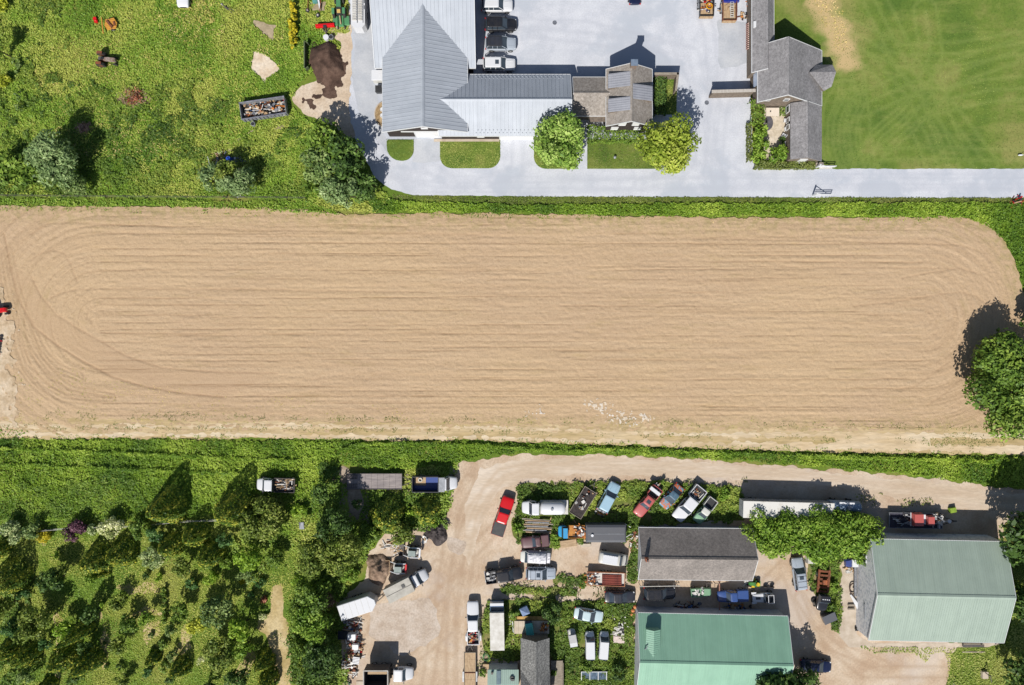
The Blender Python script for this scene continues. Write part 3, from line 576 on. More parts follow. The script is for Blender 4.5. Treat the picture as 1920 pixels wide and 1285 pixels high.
def gable(th, x, y, rot, L, wA, wB, hr, hA, hB, rmat, wmat, over=.35, t=.14, seams=0, sh=.05, cap=None, fascia=True, walls=True, base=0, guards=False):
    """gable block: ridge along local x through (x,y); wA = run on the +y side, wB on the -y side; children of th"""
    def place(o):
        if o: o.location = (x, y, 0); o.rotation_euler = (0, 0, R(rot))
        return o
    mb = MB(); h = L/2
    mb.add([(-h, 0, hr), (h, 0, hr), (h, wA, hA), (-h, wA, hA), (h, -wB, hB), (-h, -wB, hB),
            (-h, 0, hr-t), (h, 0, hr-t), (h, wA, hA-t), (-h, wA, hA-t), (h, -wB, hB-t), (-h, -wB, hB-t)],
           [(0, 1, 2, 3), (1, 0, 5, 4), (6, 9, 8, 7), (7, 10, 11, 6), (3, 2, 8, 9), (5, 11, 10, 4), (1, 7, 8, 2), (1, 4, 10, 7), (0, 3, 9, 6), (0, 6, 11, 5)])
    if seams:
        n = int(L/seams)
        for i in range(n+1):
            xx = -h+.03+(L-.06)*i/n
            for (wy, he) in ((wA, hA), (-wB, hB)):
                a = .03
                mb.add([(xx-a, 0, hr-.01), (xx+a, 0, hr-.01), (xx+a, wy, he-.01), (xx-a, wy, he-.01), (xx-a, 0, hr+sh), (xx+a, 0, hr+sh), (xx+a, wy, he+sh), (xx-a, wy, he+sh)],
                       [(3, 2, 1, 0), (4, 5, 6, 7), (0, 1, 5, 4), (1, 2, 6, 5), (2, 3, 7, 6), (3, 0, 4, 7)])
    if guards:
        for i in range(int((L-6)/.56)):
            for q, g_ in enumerate((.35, .7)):
                xx = -h+5.5+i*.56+q*.28
                for sg, wy, he in ((1, wA, hA), (-1, wB, hB)): mb.box(xx, sg*(wy-g_), he+g_*(hr-he)/wy+.07, .11, .09, .09)
    roof = place(mb.build('roof', rmat, th))
    if cap:
        c = MB(); sA = (hr-hA)/wA; sB = (hr-hB)/wB; q = .28; e = sh+.02
        c.add([(-h-.02, 0, hr+e+.03), (h+.02, 0, hr+e+.03), (h+.02, q, hr+e-q*sA), (-h-.02, q, hr+e-q*sA), (h+.02, -q, hr+e-q*sB), (-h-.02, -q, hr+e-q*sB)], [(0, 1, 2, 3), (1, 0, 5, 4)])
        o = c.build('ridge_cap', cap, roof)
    if fascia:
        f = MB()
        for xx in (-h-.03, h+.03):
            for wy, he in ((wA, hA), (-wB, hB)):
                f.add([(xx-.03, 0, hr-.2), (xx+.03, 0, hr-.2), (xx+.03, wy, he-.2), (xx-.03, wy, he-.2), (xx-.03, 0, hr+.06), (xx+.03, 0, hr+.06), (xx+.03, wy, he+.06), (xx-.03, wy, he+.06)],
                      [(3, 2, 1, 0), (4, 5, 6, 7), (0, 1, 5, 4), (1, 2, 6, 5), (2, 3, 7, 6), (3, 0, 4, 7)])
        for wy, he in ((wA+.03, hA), (-wB-.03, hB)): f.box(0, wy, he-.1, L+.1, .06, .22)
        f.build('trim', m_trim if fascia is True else fascia, roof)
    if walls:
        wv = MB(); o = over; sA = (hr-hA)/wA; sB = (hr-hB)/wB; hh = h-o
        prof = [(wA-o, base), (wA-o, hA+o*sA-t-.02), (0, hr-t-.02), (-(wB-o), hB+o*sB-t-.02), (-(wB-o), base)]
        vs = [(-hh, py, pz) for py, pz in prof]+[(hh, py, pz) for py, pz in prof]; k = 5
        wv.add(vs, [tuple(range(k)), tuple(range(k, 2*k))[::-1]]+[(i, (i+1) % k, k+(i+1) % k, k+i) for i in range(k)])
        place(wv.build('wall', wmat, th))
    return roof
def opening(th, name, x, y, w_, h_, z, rot, mat, frame=m_trim, d=.08, label=None, depth=.06):
    """door or window slab standing proud of a wall, facing local -y"""
    o = MB().box(0, 0, 0, w_, depth, h_).build(name, mat, th, label); o.location = (x, y, z); o.rotation_euler = (0, 0, R(rot))
    f = MB(); f.box(-w_/2-.05, -.01, 0, .1, depth+.05, h_+.2); f.box(w_/2+.05, -.01, 0, .1, depth+.05, h_+.2); f.box(0, -.01, h_/2+.05, w_, depth+.05, .1); f.box(0, -.01, -h_/2-.05, w_, depth+.05, .1)
    f.build('frame', frame, o); return o

# --- pale metal barn complex
def at(x_img, y_img, h): return P(x_img, y_img, h)
ox, oy = P(790, 200)
th = thing('metal_barn', 'large barn with three pale ribbed metal roofs meeting beside the gravel drive', 'barn', ox, oy)
def child_gable(th, ox, oy, cx, cy, *a, **k): return gable(th, cx-ox, cy-oy, *a, **k)
# main block: eave y true -499.5 px, slope .31, ridge further north outside the frame
yE = 499.5/12.5; xl, xr = -249.5/12.5, -66.5/12.5; run = 9.6; slope = .406
child_gable(th, ox, oy, (xl+xr)/2, yE+run, 0, xr-xl, run, run, 3.0+slope*run, 3.0, 3.0, m_roof, m_dark, seams=.56, cap=m_roof, over=.45)
# cross wing: ridge north-south
x_r = -157.5/12.5; yS = 381/12.5; yN = 640/12.5; half = 6.15
child_gable(th, ox, oy, x_r, (yS+yN)/2, 90, yN-yS, half, half, 6.06, 3.5, 3.5, m_roof, m_dark, seams=.56, cap=m_roof, over=.4)
# east wing: ridge east-west
x0, x1 = -134/12.5, (1072-960)*.95/12.5; yr = 433/12.5
child_gable(th, ox, oy, (x0+x1)/2, yr, 0, x1-x0, 4.48, 4.48, 5.0, 2.7, 2.7, m_roof, m_dark, seams=.56, cap=m_roof, over=.3, guards=True)
xs = x_r-ox
yw = yS+.4-oy
opening(th, 'garage_door', xs+.1, yw-.05, 3.6, 2.5, 1.3, 0, m_door, label='wide white door in the south gable')
o = MB().box(0, 0, 0, 7.2, .1, .28).build('door_track', m_trim, th); o.location = (xs, yw-.12, 2.72)
o = MB().box(0, 0, 0, 1.0, .1, .5).build('gable_vent', m_door, th); o.location = (xs, yw-.08, 4.1)
ye = yr-4.45+.3-oy
opening(th, 'garage_door', P(968, 0)[0]-ox, ye-.05, 4.9, 2.3, 1.2, 0, m_door)
opening(th, 'window', P(902, 0)[0]-ox, ye-.05, .9, .9, 1.7, 0, m_door)
o = MB().box(0, 0, 0, 9.8, .35, .18).build('plinth', concrete, th); o.location = (P(875, 0)[0]-ox, ye-.2, .1)
# --- shingled cottage between the barn and the walled garden
x0, y0 = P(1150, 180)
th = thing('shingled_cottage', 'small weathered shingle cottage with metal dormers joined to the barn', 'house', x0, y0)
ax0, ax1 = P(1074, 0, 3)[0], P(1140, 0, 3)[0]
yr = P(0, 175, 4.2)[1]; yn = P(0, 145, 3.0)[1]; ysl = P(0, 218, 2.3)[1]
child_gable(th, x0, y0, (ax0+ax1)/2, yr, 0, ax1-ax0, yn-yr, yr-ysl, 4.2, 3.0, 2.4, m_cedar, m_shw, over=.25, cap=m_cedar)
o = MB().box(0, 0, 0, 2.6, 1.0, .1).build('porch_roof', m_shw, th); o.location = (P(1118, 0)[0]-x0, ysl-y0-.3, 2.2)
hx = P(1184.5, 0, 6)[0]; hyN = P(0, 121, 5.6)[1]; hyS = P(0, 229, 5.6)[1]; hw = 3.32
roof = child_gable(th, x0, y0, hx, (hyN+hyS)/2, 90, hyN-hyS, hw, hw, 6.0, 3.9, 3.9, m_cedar, m_dark, over=.3, cap=m_cedar)
m_dorm = stripe_mat('dormer_metal', S(186, 188, 196), S(170, 172, 180), .4)
def shed_dormer(ya, yb, side):
    """ya south edge, yb north edge in metres; the pan starts at the ridge and ends high above the eave"""
    d = MB(); s = side; xe = hx+s*(hw-.15); zr, ze = 5.98, 4.95
    a, b_ = hx+s*.12, xe; q = .1
    d.add([(a-x0, ya-y0, zr), (b_-x0, ya-y0, ze), (b_-x0, yb-y0, ze), (a-x0, yb-y0, zr), (a-x0, ya-y0, zr-q), (b_-x0, ya-y0, ze-q), (b_-x0, yb-y0, ze-q), (a-x0, yb-y0, zr-q)],
          [(0, 1, 2, 3), (7, 6, 5, 4), (0, 4, 5, 1), (1, 5, 6, 2), (2, 6, 7, 3), (3, 7, 4, 0)])
    for k in range(6):
        yy = ya+(yb-ya)*(k+.5)/6
        d.add([(a-x0, yy-.02-y0, zr), (b_-x0, yy-.02-y0, ze), (b_-x0, yy+.02-y0, ze), (a-x0, yy+.02-y0, zr), (a-x0, yy-.02-y0, zr+.05), (b_-x0, yy-.02-y0, ze+.05), (b_-x0, yy+.02-y0, ze+.05), (a-x0, yy+.02-y0, zr+.05)],
              [(0, 1, 2, 3), (7, 6, 5, 4), (0, 4, 5, 1), (1, 5, 6, 2), (2, 6, 7, 3), (3, 7, 4, 0)])
    o = d.build('dormer', m_dorm, th)
    c = MB(); c.prism([(hx+s*1.0-x0, ya+.08-y0), (xe-s*.12-x0, ya+.08-y0), (xe-s*.12-x0, yb-.08-y0), (hx+s*1.0-x0, yb-.08-y0)], 3.6, 4.84); c.build('cheek', m_shw, o)
    g = MB(); g.box(xe-s*.1-x0, (ya+yb)/2-y0, 4.45, .06, (yb-ya)*.7, .55); g.build('window', glass, o)
sp = lambda yi: P(0, yi, 5.3)[1]
shed_dormer(sp(164), sp(137), -1); shed_dormer(sp(209), sp(184), -1); shed_dormer(sp(188), sp(160), 1)
ch = MB(); ch.box(P(1189, 0, 6.8)[0]-x0, hyN-.35-y0, 5.8, .85, .75, 2.4); c_ = ch.build('chimney', M('chimney_block', S(150, 130, 116), S(120, 104, 94), .9, 3, bs=.4), th)
cc = MB(); cc.box(P(1189, 0, 6.8)[0]-x0, hyN-.35-y0, 7.06, .98, .88, .12); cc.build('chimney_cap', m_lead, c_)
for xi, zz in ((1152, 2.0), (1167, 3.9), (1192, 3.9), (1195, 2.0)):
    opening(th, 'window', P(xi, 0, zz)[0]-x0, hyS+.3-.05-y0, .85, .9, zz, 0, m_door)

# --- walled garden beside the cottage
def wallrun(th, pts, h_, t, mat, capmat, name='wall', base=0):
    mb = MB(); cp = MB()
    for (xa, ya), (xb, yb) in zip(pts[:-1], pts[1:]):
        L_ = math.hypot(xb-xa, yb-ya); a = math.atan2(yb-ya, xb-xa)
        mb.box((xa+xb)/2, (ya+yb)/2, base+h_/2, L_, t, h_, rz=a); cp.box((xa+xb)/2, (ya+yb)/2, base+h_+.04, L_+t+.06, t+.1, .08, rz=a)
    o = mb.build(name, mat, th); cp.build('coping', capmat, o); return o
x, y = P(1250, 137)
th = thing('garden_wall', 'weathered shingle garden wall in an L round the small turf plot', 'wall', x, y)
q = [P(1229, 138.5, 1.9), P(1271, 138.5, 1.9), P(1267.5, 169, 1.9)]; wallrun(th, [(a-x, b_-y) for a, b_ in q], 1.9, .22, m_shw, woodgrey)
x, y = P(1375, 175)
th = thing('screen_wall', 'long pale shingle screen wall standing out across the gravel drive', 'wall', x, y)
q = [P(1337, 172, 2.2), P(1414, 170, 2.2)]; wallrun(th, [(a-x, b_-y) for a, b_ in q], 2.2, .34, m_shw, M('screen_cap', S(206, 200, 192), S(180, 172, 162), .8, 2, sx=6))

# --- saltbox house and its wings
x0, y0 = P(1480, 180)
th = thing('saltbox_house', 'long grey shingle roofed house between the drive and the mown lawn', 'house', x0, y0)
rx = 488/12.5; yn, ys_ = 539/12.5, 437.5/12.5
child_gable(th, x0, y0, rx, (yn+ys_)/2, 90, yn-ys_, rx-447/12.5, 572/12.5-rx, 5.9, 3.0, 1.5, m_greyroof, m_shw, over=.25, cap=m_greyroof)
# south wing: ridge x 535, shares the long east slope
yw0, yw1 = 335/12.5, 438/12.5
child_gable(th, x0, y0, 535/12.5, (yw0+yw1)/2, 90, yw1-yw0, 535/12.5-509/12.5, 572.3/12.5-535/12.5, 3.42, 2.5, 1.49, m_greyroof, m_shw, over=.2, cap=m_greyroof, fascia=False)
# north link
child_gable(th, x0, y0, P(1439, 0, 4)[0], P(0, 15, 3.5)[1], 90, 18, 1.75, 1.35, 4.1, 2.7, 2.9, m_greyroof, m_shw, over=.15, cap=m_greyroof)
o = MB().box(0, 0, 0, .5, .9, .25).build('roof_hatch', m_trim, th); o.location = (P(1416, 0, 3)[0]-x0, P(0, 46, 3)[1]-y0, 2.95)
# glazed lean-to on the west wall
ln = MB(); a = P(1411, 0, 1.2)[0]-x0; b_ = 447/12.5-x0+.1; yA, yB = P(0, 163, 2)[1]-y0, P(0, 122, 2)[1]-y0
ln.add([(a, yA, 1.6), (b_, yA, 3.0), (b_, yB, 3.0), (a, yB, 1.6), (a, yA, 1.5), (b_, yA, 2.9), (b_, yB, 2.9), (a, yB, 1.5)], [(0, 1, 2, 3), (7, 6, 5, 4), (0, 4, 5, 1), (1, 5, 6, 2), (2, 6, 7, 3), (3, 7, 4, 0)])
o = ln.build('lean_to_roof', M('pale_blue_sheet', S(206, 218, 236), S(186, 202, 226), .3, 1.5, sx=.5, sy=5), th)
ln = MB(); ln.bb(a+.06, b_+.3, yA+.06, yB-.06, 0, 1.5); ln.build('lean_to_wall', m_shw, o)
# polygonal bay with a pointed roof
bay = MB(); ap = (P(1518, 0, 3.6)[0]-x0, P(0, 136, 3.6)[1]-y0, 3.7)
pts = [P(1530, 121, 2.4), P(1562, 121, 2.4), P(1565.5, 137, 2.4), P(1560, 162, 2.4), P(1546, 170, 2.4), P(1530, 150, 2.4)]
top = (P(1564.5, 136.5, 2.5)[0]-x0, P(0, 136.5, 2.5)[1]-y0, 2.62)
v_ = [ap]+[(px-x0, py-y0, 2.3) for px, py in pts]; v_[3] = (v_[3][0], v_[3][1], 2.75)
bay.add(v_+[(a_, b2, c2-.14) for a_, b2, c2 in v_], [(0, i, i+1) for i in range(1, 6)]+[(0, 6, 1)]+[(7, 7+i+1, 7+i) for i in range(1, 6)]+[(7, 8, 13)]+[(i, 7+i, 8+i, i+1) for i in range(1, 6)])
o = bay.build('bay_roof', m_greyroof, th)
bw = MB(); cxb = sum(p[0] for p in pts)/6; cyb = sum(p[1] for p in pts)/6
bw.prism([((px-cxb)*.88+cxb-x0, (py-cyb)*.88+cyb-y0) for px, py in pts], 0, 2.12); bw.build('bay_wall', m_shw, o)
for k, (yi, w_) in enumerate(((205, .9), (228, .9), (237, .9))):
    opening(th, 'window', 509/12.5+.2-.05-x0, P(0, yi, 1.2)[1]-y0, w_, 1.0, 1.2, 270, glass)
opening(th, 'door', P(1502, 0, 1.0)[0]-x0, yw0+.15-y0, .95, 1.95, 1.0, 0, m_door)
for xi in (1440, 1475): opening(th, 'window', P(xi, 0, 3.4)[0]-x0, ys_+.2-y0, .6, .6, 3.3, 0, glass)
o = MB(); o.bb(-.55, .55, -.25, .25, 0, .5); o = o.build('doorstep', concrete, th); o.location = (P(1535, 0)[0]-x0, yw0-.2-y0, 0)

# --- long dark-roofed workshop in the scrapyard
cx_, cy_ = (232+441)/2/12.5, -388.5/12.5
th = thing('workshop_shed', 'long low workshop with brown black shingle roof in the scrapyard', 'shed', cx_, cy_)
gable(th, 0, 0, -.6, (441-232)/12.5, 48/12.5, 47/12.5, 4.4, 2.2, 2.2, m_asph, m_wht, over=.3, cap=m_asph)
c_ = MB().box(0, 0, 0, .42, .42, 1.5).build('chimney', M('chimney_brick', S(196, 128, 100), S(160, 98, 76), .9, 3), th); c_.location = (P(1212, 0, 4.6)[0]-cx_, .1, 4.6)
f_ = MB().cyl(0, 0, .7, 1.0, .13).build('flue', iron, c_)
for k, (xi, w_) in enumerate(((1230, 3.0), (1290, 3.0), (1350, 3.0), (1395, 1.0))):
    opening(th, 'garage_door' if w_ > 2 else 'door', P(xi, 0)[0]-cx_, -47/12.5+.3-.07-.02, w_, 1.75, .92, 0, M('faded_door', S(150, 140, 128), S(120, 110, 100), .8, 1.5))
sn = MB()
# --- green metal barn at the bottom edge
cx_, cy_ = (226.5+500.5)/2/12.5, -571.5/12.5
th = thing('green_roof_barn', 'barn with fresh green ribbed roof and a small cross dormer', 'barn', cx_, cy_)
gable(th, 0, 0, -1.3, (500.5-228)/12.5, 6.15, 6.15, 5.3, 3.0, 3.0, m_green2, m_wht, over=.2, seams=.33, sh=.035, cap=m_green2)
dx_, dyN, dyS = P(1225.5, 0, 4.9)[0]-cx_, P(0, 1181, 4.6)[1]-cy_, P(0, 1232, 4.9)[1]-cy_
gable(th, dx_, (dyN+dyS)/2, 88.7, dyN-dyS, 1.02, 1.02, 5.05, 4.55, 4.55, m_green2, m_green2, over=.06, seams=.3, sh=.03, fascia=False, base=3.4)
pv = MB(); a_ = (P(1207, 0, 4)[0]-cx_, P(0, 1214, 4)[1]-cy_); pv.tube((a_[0], a_[1], 3.8), (a_[0]+.05, a_[1]+.1, 4.9), .07); pv.tube((a_[0]+.05, a_[1]+.1, 4.9), (a_[0]+.4, a_[1]+.6, 4.95), .07); pv.build('vent_pipe', steel, th)
for yy in (1180, 1262): opening(th, 'door' if yy < 1200 else 'window', P(1193, 0)[0]-cx_-.0, P(0, yy, 1)[1]-cy_, 1.2, 1.4, 1.2, 270, glass)
# --- green barn at the right
cx_, cy_ = 767/12.5, -448/12.5
th = thing('green_metal_barn', 'wide barn with sage green metal roof and peeling white end wall', 'barn', cx_, cy_)
gable(th, 0, 0, -1.2, 19.5, 7.3, 7.3, 5.9, 3.8, 3.8, m_green, m_peel, over=.08, seams=.33, sh=.035, cap=m_green)
xw = -9.75+.08
opening(th, 'window', xw-.03, 4.2, .9, 1.0, 2.2, 270, glass); opening(th, 'door', xw-.03, -5.2, 1.0, 2.0, 1.1, 270, M('shed_door', S(120, 124, 134), S(96, 100, 110), .7))
MB().box(xw-.15, -3.5, 2.6, .12, 2.2, .1).build('gutter', steel, th)
xw = P(1752, 0)[0]-cx_
b = MB().box(0, 0, 0, 1.4, .5, .4).build('step', wood, th); b.location = (P(1735, 0)[0]-cx_, -7.35-.2, .2)
opening(th, 'door', P(1735, 0)[0]-cx_, -7.22-.05, 1.1, 2.0, 1.1, 0, glass); 
for xi in (1680, 1800): opening(th, 'window', P(xi, 0)[0]-cx_, -7.22-.05, 1.3, .9, 1.8, 0, glass)
# --- small house cluster at the bottom edge
x0, y0 = P(1000, 1250)
th = thing('shingle_cabin', 'small cabin with mottled grey shingle roof behind the green shed', 'house', x0, y0)
xr_ = P(1004.5, 0, 4.2)[0]-x0; yA, yB = P(0, 1203, 4)[1]-y0, P(0, 1330, 4)[1]-y0
gable(th, xr_, (yA+yB)/2, 90, yA-yB, 2.15, 2.05, 4.2, 2.9, 2.9, m_mott, m_shw, over=.2, cap=m_mott, fascia=False)
gable(th, xr_, P(0, 1300, 4)[1]-y0, 0, 4.24, 2.9, 2.9, 4.25, 2.9, 2.9, m_mott, m_shw, over=.2, cap=m_mott, fascia=False)
b = MB()
for k in range(9): b.box(k*.19-.8, 0, .55, .17, 4.2, .06)
b.bb(-.9, -.82, -2.1, 2.1, 0, .5); b.bb(.82, .9, -2.1, 2.1, 0, .5); b.bb(.84, .9, -2.1, 2.1, .6, 1.3)
b = b.build('deck', woodgrey, th); b.location = (P(1044, 0)[0]-x0, P(0, 1262)[1]-y0, 0)
x0, y0 = P(945, 1265)
th = thing('mint_roof_shed', 'low shed with pale mint ribbed roof beside the shingle cabin', 'shed', x0, y0)
gable(th, -.1, 0, 0, 4.55, 1.95, 2.2, 3.1, 2.5, 2.5, m_mint, m_wht, over=.15, seams=.3, sh=.03, fascia=False)
b = MB().box(0, 0, 0, .62, 1.8, .05).build('roof_light', M('grey_panel', S(150, 170, 176), S(130, 150, 160), .3, 2), th); b.location = (-.75, .98, 2.9); b.rotation_euler = (R(-17), 0, 0)
b = MB().box(0, 0, 0, .3, .3, .3).build('vent', iron, th); b.location = (-1.7, 1.6, 2.8)
# ================================================================== VEHICLES
def wheels(th, xs, W, r=.36, t=.24, rimm=None):
    for x in xs:
        for s in (-1, 1):
            o = MB().tube((x, s*(W/2-t), r), (x, s*(W/2-.0), r), r, n=18).build('wheel', tyre, th)
            MB().tube((x, s*(W/2-.02), r), (x, s*(W/2+.015), r), r*.55, n=12).build('rim', rimm or rim, o)
def round_rect(x0, x1, y0, y1, r, n=4):
    r = min(r, (x1-x0)/2.05, (y1-y0)/2.05); o = []
    for cx_, cy_, a0 in ((x1-r, y1-r, 0), (x0+r, y1-r, 90), (x0+r, y0+r, 180), (x1-r, y0+r, 270)):
        for k in range(n+1): a = R(a0+90*k/n); o.append((cx_+r*math.cos(a), cy_+r*math.sin(a)))
    return o
def soft(o, lv=2):
    """pressed steel: rounded by subdivision"""
    o.data.polygons.foreach_set('use_smooth', [True]*len(o.data.polygons)); m = o.modifiers.new('round', 'SUBSURF'); m.levels = lv; m.render_levels = lv; return o
def glasshouse(th, x0, x1, z0, z1, W, paintm, rf=.55, rr_=.45, tumble=.16, roofm=None, rails=False, sunroof=False, pillars=2, rr=None):
    """windows, roof panel, pillars.  x0 rear, x1 front (at belt)"""
    if rr is not None: rr_ = rr
    w0 = W/2-.09; w1 = W/2-tumble-.07; a, b = x0+rr_, x1-rf; R2 = round_rect
    MB().prism(R2(x0, x1, -w0, w0, .22), z0-.05, z1-.06, R2(a, b, -w1, w1, .2)).build('cabin_windows', glass, th)
    rp = MB(); q = R2(a-.08, b+.06, -w1-.04, w1+.04, .22); rp.prism(q, z1-.08, z1-.03, R2(a-.02, b, -w1+.01, w1-.01, .22)); rp.prism(R2(a-.021, b+.001, -w1+.009, w1-.009, .22), z1-.0305, z1, R2(a+.12, b-.14, -w1+.16, w1-.16, .2))
    ro = rp.build('roof', roofm or paintm, th)
    for s in (-1, 1):
        qs = [((x0+.02, s*(w0+.01), z0), (a-.02, s*(w1+.01), z1-.05)), ((x1-.02, s*(w0+.01), z0), (b+.02, s*(w1+.01), z1-.05))]
        for k in range(1, pillars+1):
            f = k/(pillars+1); xx = a+(b-a)*f; qs.append(((xx, s*(w0+.015), z0), (xx, s*(w1+.015), z1-.05)))
        for p_, q_ in qs: MB().tube(p_, q_, .045, n=5).build('pillar', paintm, th)
    if rails:
        r_ = MB()
        for s in (-1, 1): r_.tube((a+.15, s*(w1-.02), z1+.05), (b-.2, s*(w1-.02), z1+.05), .025, n=5)
        for f in (.15, .5, .85): r_.tube((a+(b-a)*f, -w1+.02, z1+.05), (a+(b-a)*f, w1-.02, z1+.05), .018, n=5)
        r_.build('roof_rack', black, ro)
    if sunroof: MB().box(b-.55, 0, z1+.012, .55, .62, .02).build('sunroof', glass, ro)
def frontend(th, xf, W, z, lights=True, paintm=None):
    for s in (-1, 1):
        MB().box(xf-.26, s*(W/2-.3), z+.02, .2, .26, .1, rz=-s*.5).build('headlight', lamp_clear, th)
    MB().box(xf-.01, 0, z-.12, .06, W*.5, .22).build('grille', black, th)
def tails(th, xr, W, z, w_=.14, h_=.3):
    for s in (-1, 1): MB().box(xr+.05, s*(W/2-.12), z, .12, w_, h_).build('tail_light', lamp_red, th)
def mirrors(th, x, W, z, m, sz=.2):
    for s in (-1, 1): MB().box(x, s*(W/2+.11), z, .11, sz, .15).build('mirror', m, th)
def veh(name, px, py, hd, label, cat, z=1.0, group=None):
    x, y = P(px, py, z); return thing(name, label, cat, x, y, 0, hd, group)
def car(px, py, hd, label, paintm, kind='suv', L=4.7, W=1.85, name=None, cat=None, group=None, **k):
    th = veh(name or ('parked_car'), px, py, hd, label, cat or 'car', group=group); h = L/2; w = W/2
    if kind == 'suv':
        soft(MB().loft([(-h, w*.84, .45, .95, w*.74), (-h+.12, w*.95, .32, 1.08, w*.86), (-h*.6, w, .26, 1.12, w*.9), (h*.25, w, .26, 1.12, w*.9), (h*.42, w, .26, 1.1, w*.86), (h*.85, w*.96, .3, .98, w*.8), (h-.08, w*.84, .36, .86, w*.68), (h, w*.72, .42, .74, w*.6)]).build('body', paintm, th))
        glasshouse(th, -h+.12, h*.42, 1.08, 1.72, W, paintm, rf=.78, rr=.3, **k)
        frontend(th, h, W, .78); tails(th, -h, W, .95); mirrors(th, h*.3, W, 1.12, paintm)
        hl = MB(); hl.box(h*.66, w*.42, 1.03, h*.4, .03, .03, ry=.16); hl.box(h*.66, -w*.42, 1.03, h*.4, .03, .03, ry=.16); hl.build('bonnet_crease', paintm, th)
        wheels(th, (-h*.6, h*.62), W+.02)
    else:
        soft(MB().loft([(-h, w*.74, .42, .8, w*.62), (-h+.12, w*.9, .3, .9, w*.78), (-h*.55, w, .24, .94, w*.88), (h*.25, w, .24, .95, w*.88), (h*.42, w, .24, .92, w*.84), (h*.8, w*.93, .27, .8, w*.76), (h-.1, w*.8, .34, .68, w*.62), (h, w*.64, .4, .6, w*.5)]).build('body', paintm, th))
        glasshouse(th, -h*.72, h*.46, .92, 1.44, W, paintm, rf=.85, rr=.7, tumble=.2, **k)
        frontend(th, h-.02, W, .62); tails(th, -h, W, .76); mirrors(th, h*.28, W, .98, paintm, .16)
        wheels(th, (-h*.6, h*.62), W+.02, r=.33)
    return th
def pickup(px, py, hd, label, paintm, L=5.7, W=1.95, cabL=2.1, bedL=1.75, H=1.85, cover=None, load=None, name='pickup_truck', bedm=None, roofm=None, dual=False, group=None, noseL=None, **k):
    th = veh(name, px, py, hd, label, 'truck', group=group); h = L/2; w = W/2
    xb = -h+bedL; xc = xb+cabL
    soft(MB().loft([(xb+.04, w, .4, 1.2, w*.9), (xc-.3, w, .4, 1.2, w*.9), (xc+.1, w, .4, 1.2, w*.88), (h-.4, w*.97, .42, 1.1, w*.82), (h-.1, w*.88, .45, 1.0, w*.74), (h, w*.76, .5, .85, w*.66)]).build('body', paintm, th))
    glasshouse(th, xb+.06, xc+.05, 1.17, H, W, paintm, rf=.65, rr=.12, roofm=roofm, pillars=1, **k)
    b = MB(); z0, z1 = .55, 1.22; t = .09
    b.bb(-h, xb, -w+.02, w-.02, z0, z0+.2); b.bb(-h, xb, w-.02-t, w-.02, z0+.2, z1); b.bb(-h, xb, -w+.02, -w+.02+t, z0+.2, z1); b.bb(xb-.07, xb, -w+.02+t, w-.02-t, z0+.2, z1)
    bed = b.build('cargo_bed', bedm or paintm, th)
    MB().bb(-h-.03, -h+.06, -w+.04+t, w-.04-t, z0+.1, z1-.01).build('tailgate', bedm or paintm, th)
    MB().bb(-h+.07, xb-.08, -w+.03+t, w-.03-t, z0+.2, z0+.23).build('bed_liner', black, bed)
    if cover: MB().frus(-h-.0, xb-.01, -w+.04, w-.04, z1+.01, -h+.06, xb-.05, -w+.1, w-.1, z1+.06).build('bed_cover', cover, th)
    if dual:
        for s in (-1, 1): MB().loft([(-h+.35, .08, .5, .8, .06), (-h+.65, .16, .5, 1.0, .12), (-h+1.25, .16, .5, 1.0, .12), (-h+1.55, .08, .5, .8, .06)]).build('wide_fender', paintm, th).location = (0, s*(w+.12), 0)
    MB().bb(-h-.14, -h-.04, -w+.1, w-.1, .45, .62).build('rear_bumper', steel, th)
    frontend(th, h, W, .86); tails(th, -h, W, 1.0); mirrors(th, xc-.25, W, 1.3, black, .24)
    wheels(th, (-h+bedL*.52, h*.66), W+.02, r=.4)
    if load: load(px, py, hd, -h+bedL/2, bedL, W)
    return th
def cabfront(th, xf, L, W, paintm, H=2.3, hood=1.1, z0=.6, visor=False):
    """conventional truck cab ending at xf (bumper) and xf-L (cab back)"""
    w = W/2; xr = xf-L
    soft(MB().loft([(xr, w, z0, 1.5, w*.94), (xf-hood, w, z0, 1.5, w*.9), (xf-hood+.3, w*.95, z0, 1.45, w*.8), (xf-.25, w*.84, z0, 1.25, w*.7), (xf, w*.7, z0, 1.0, w*.58)]).build('body', paintm, th))
    glasshouse(th, xr+.02, xf-hood+.15, 1.46, H, W, paintm, rf=.5, rr=.08, tumble=.12, pillars=1)
    frontend(th, xf, W*.8, .95); mirrors(th, xf-hood-.1, W, 1.7, black, .3)
def deck(th, x0, x1, W, z, t, m, name='deck', rails=0, rm=None, planks=True):
    d = MB(); n = max(1, int((x1-x0)/.9))
    for i in range(n): d.bb(x0+(x1-x0)*i/n+.01, x0+(x1-x0)*(i+1)/n-.01, -W/2+.06, W/2-.06, z-t, z)
    o = d.build(name, m, th)
    f = MB(); f.bb(x0, x1, -W/2, -W/2+.06, z-.14, z+.05+rails); f.bb(x0, x1, W/2-.06, W/2, z-.14, z+.05+rails); f.bb(x0-.06, x0, -W/2, W/2, z-.14, z+.05+rails); f.bb(x1, x1+.06, -W/2, W/2, z-.14, z+.05+rails)
    f.build('deck_frame', rm or iron, th); return o
def chassis(th, x0, x1, z=.7):
    c = MB(); c.bb(x0, x1, -.42, -.3, z-.2, z); c.bb(x0, x1, .3, .42, z-.2, z)
    for k in range(4): xx = x0+(x1-x0)*(k+.5)/4; c.bb(xx-.05, xx+.05, -.3, .3, z-.18, z-.05)
    return c.build('chassis', iron, th)
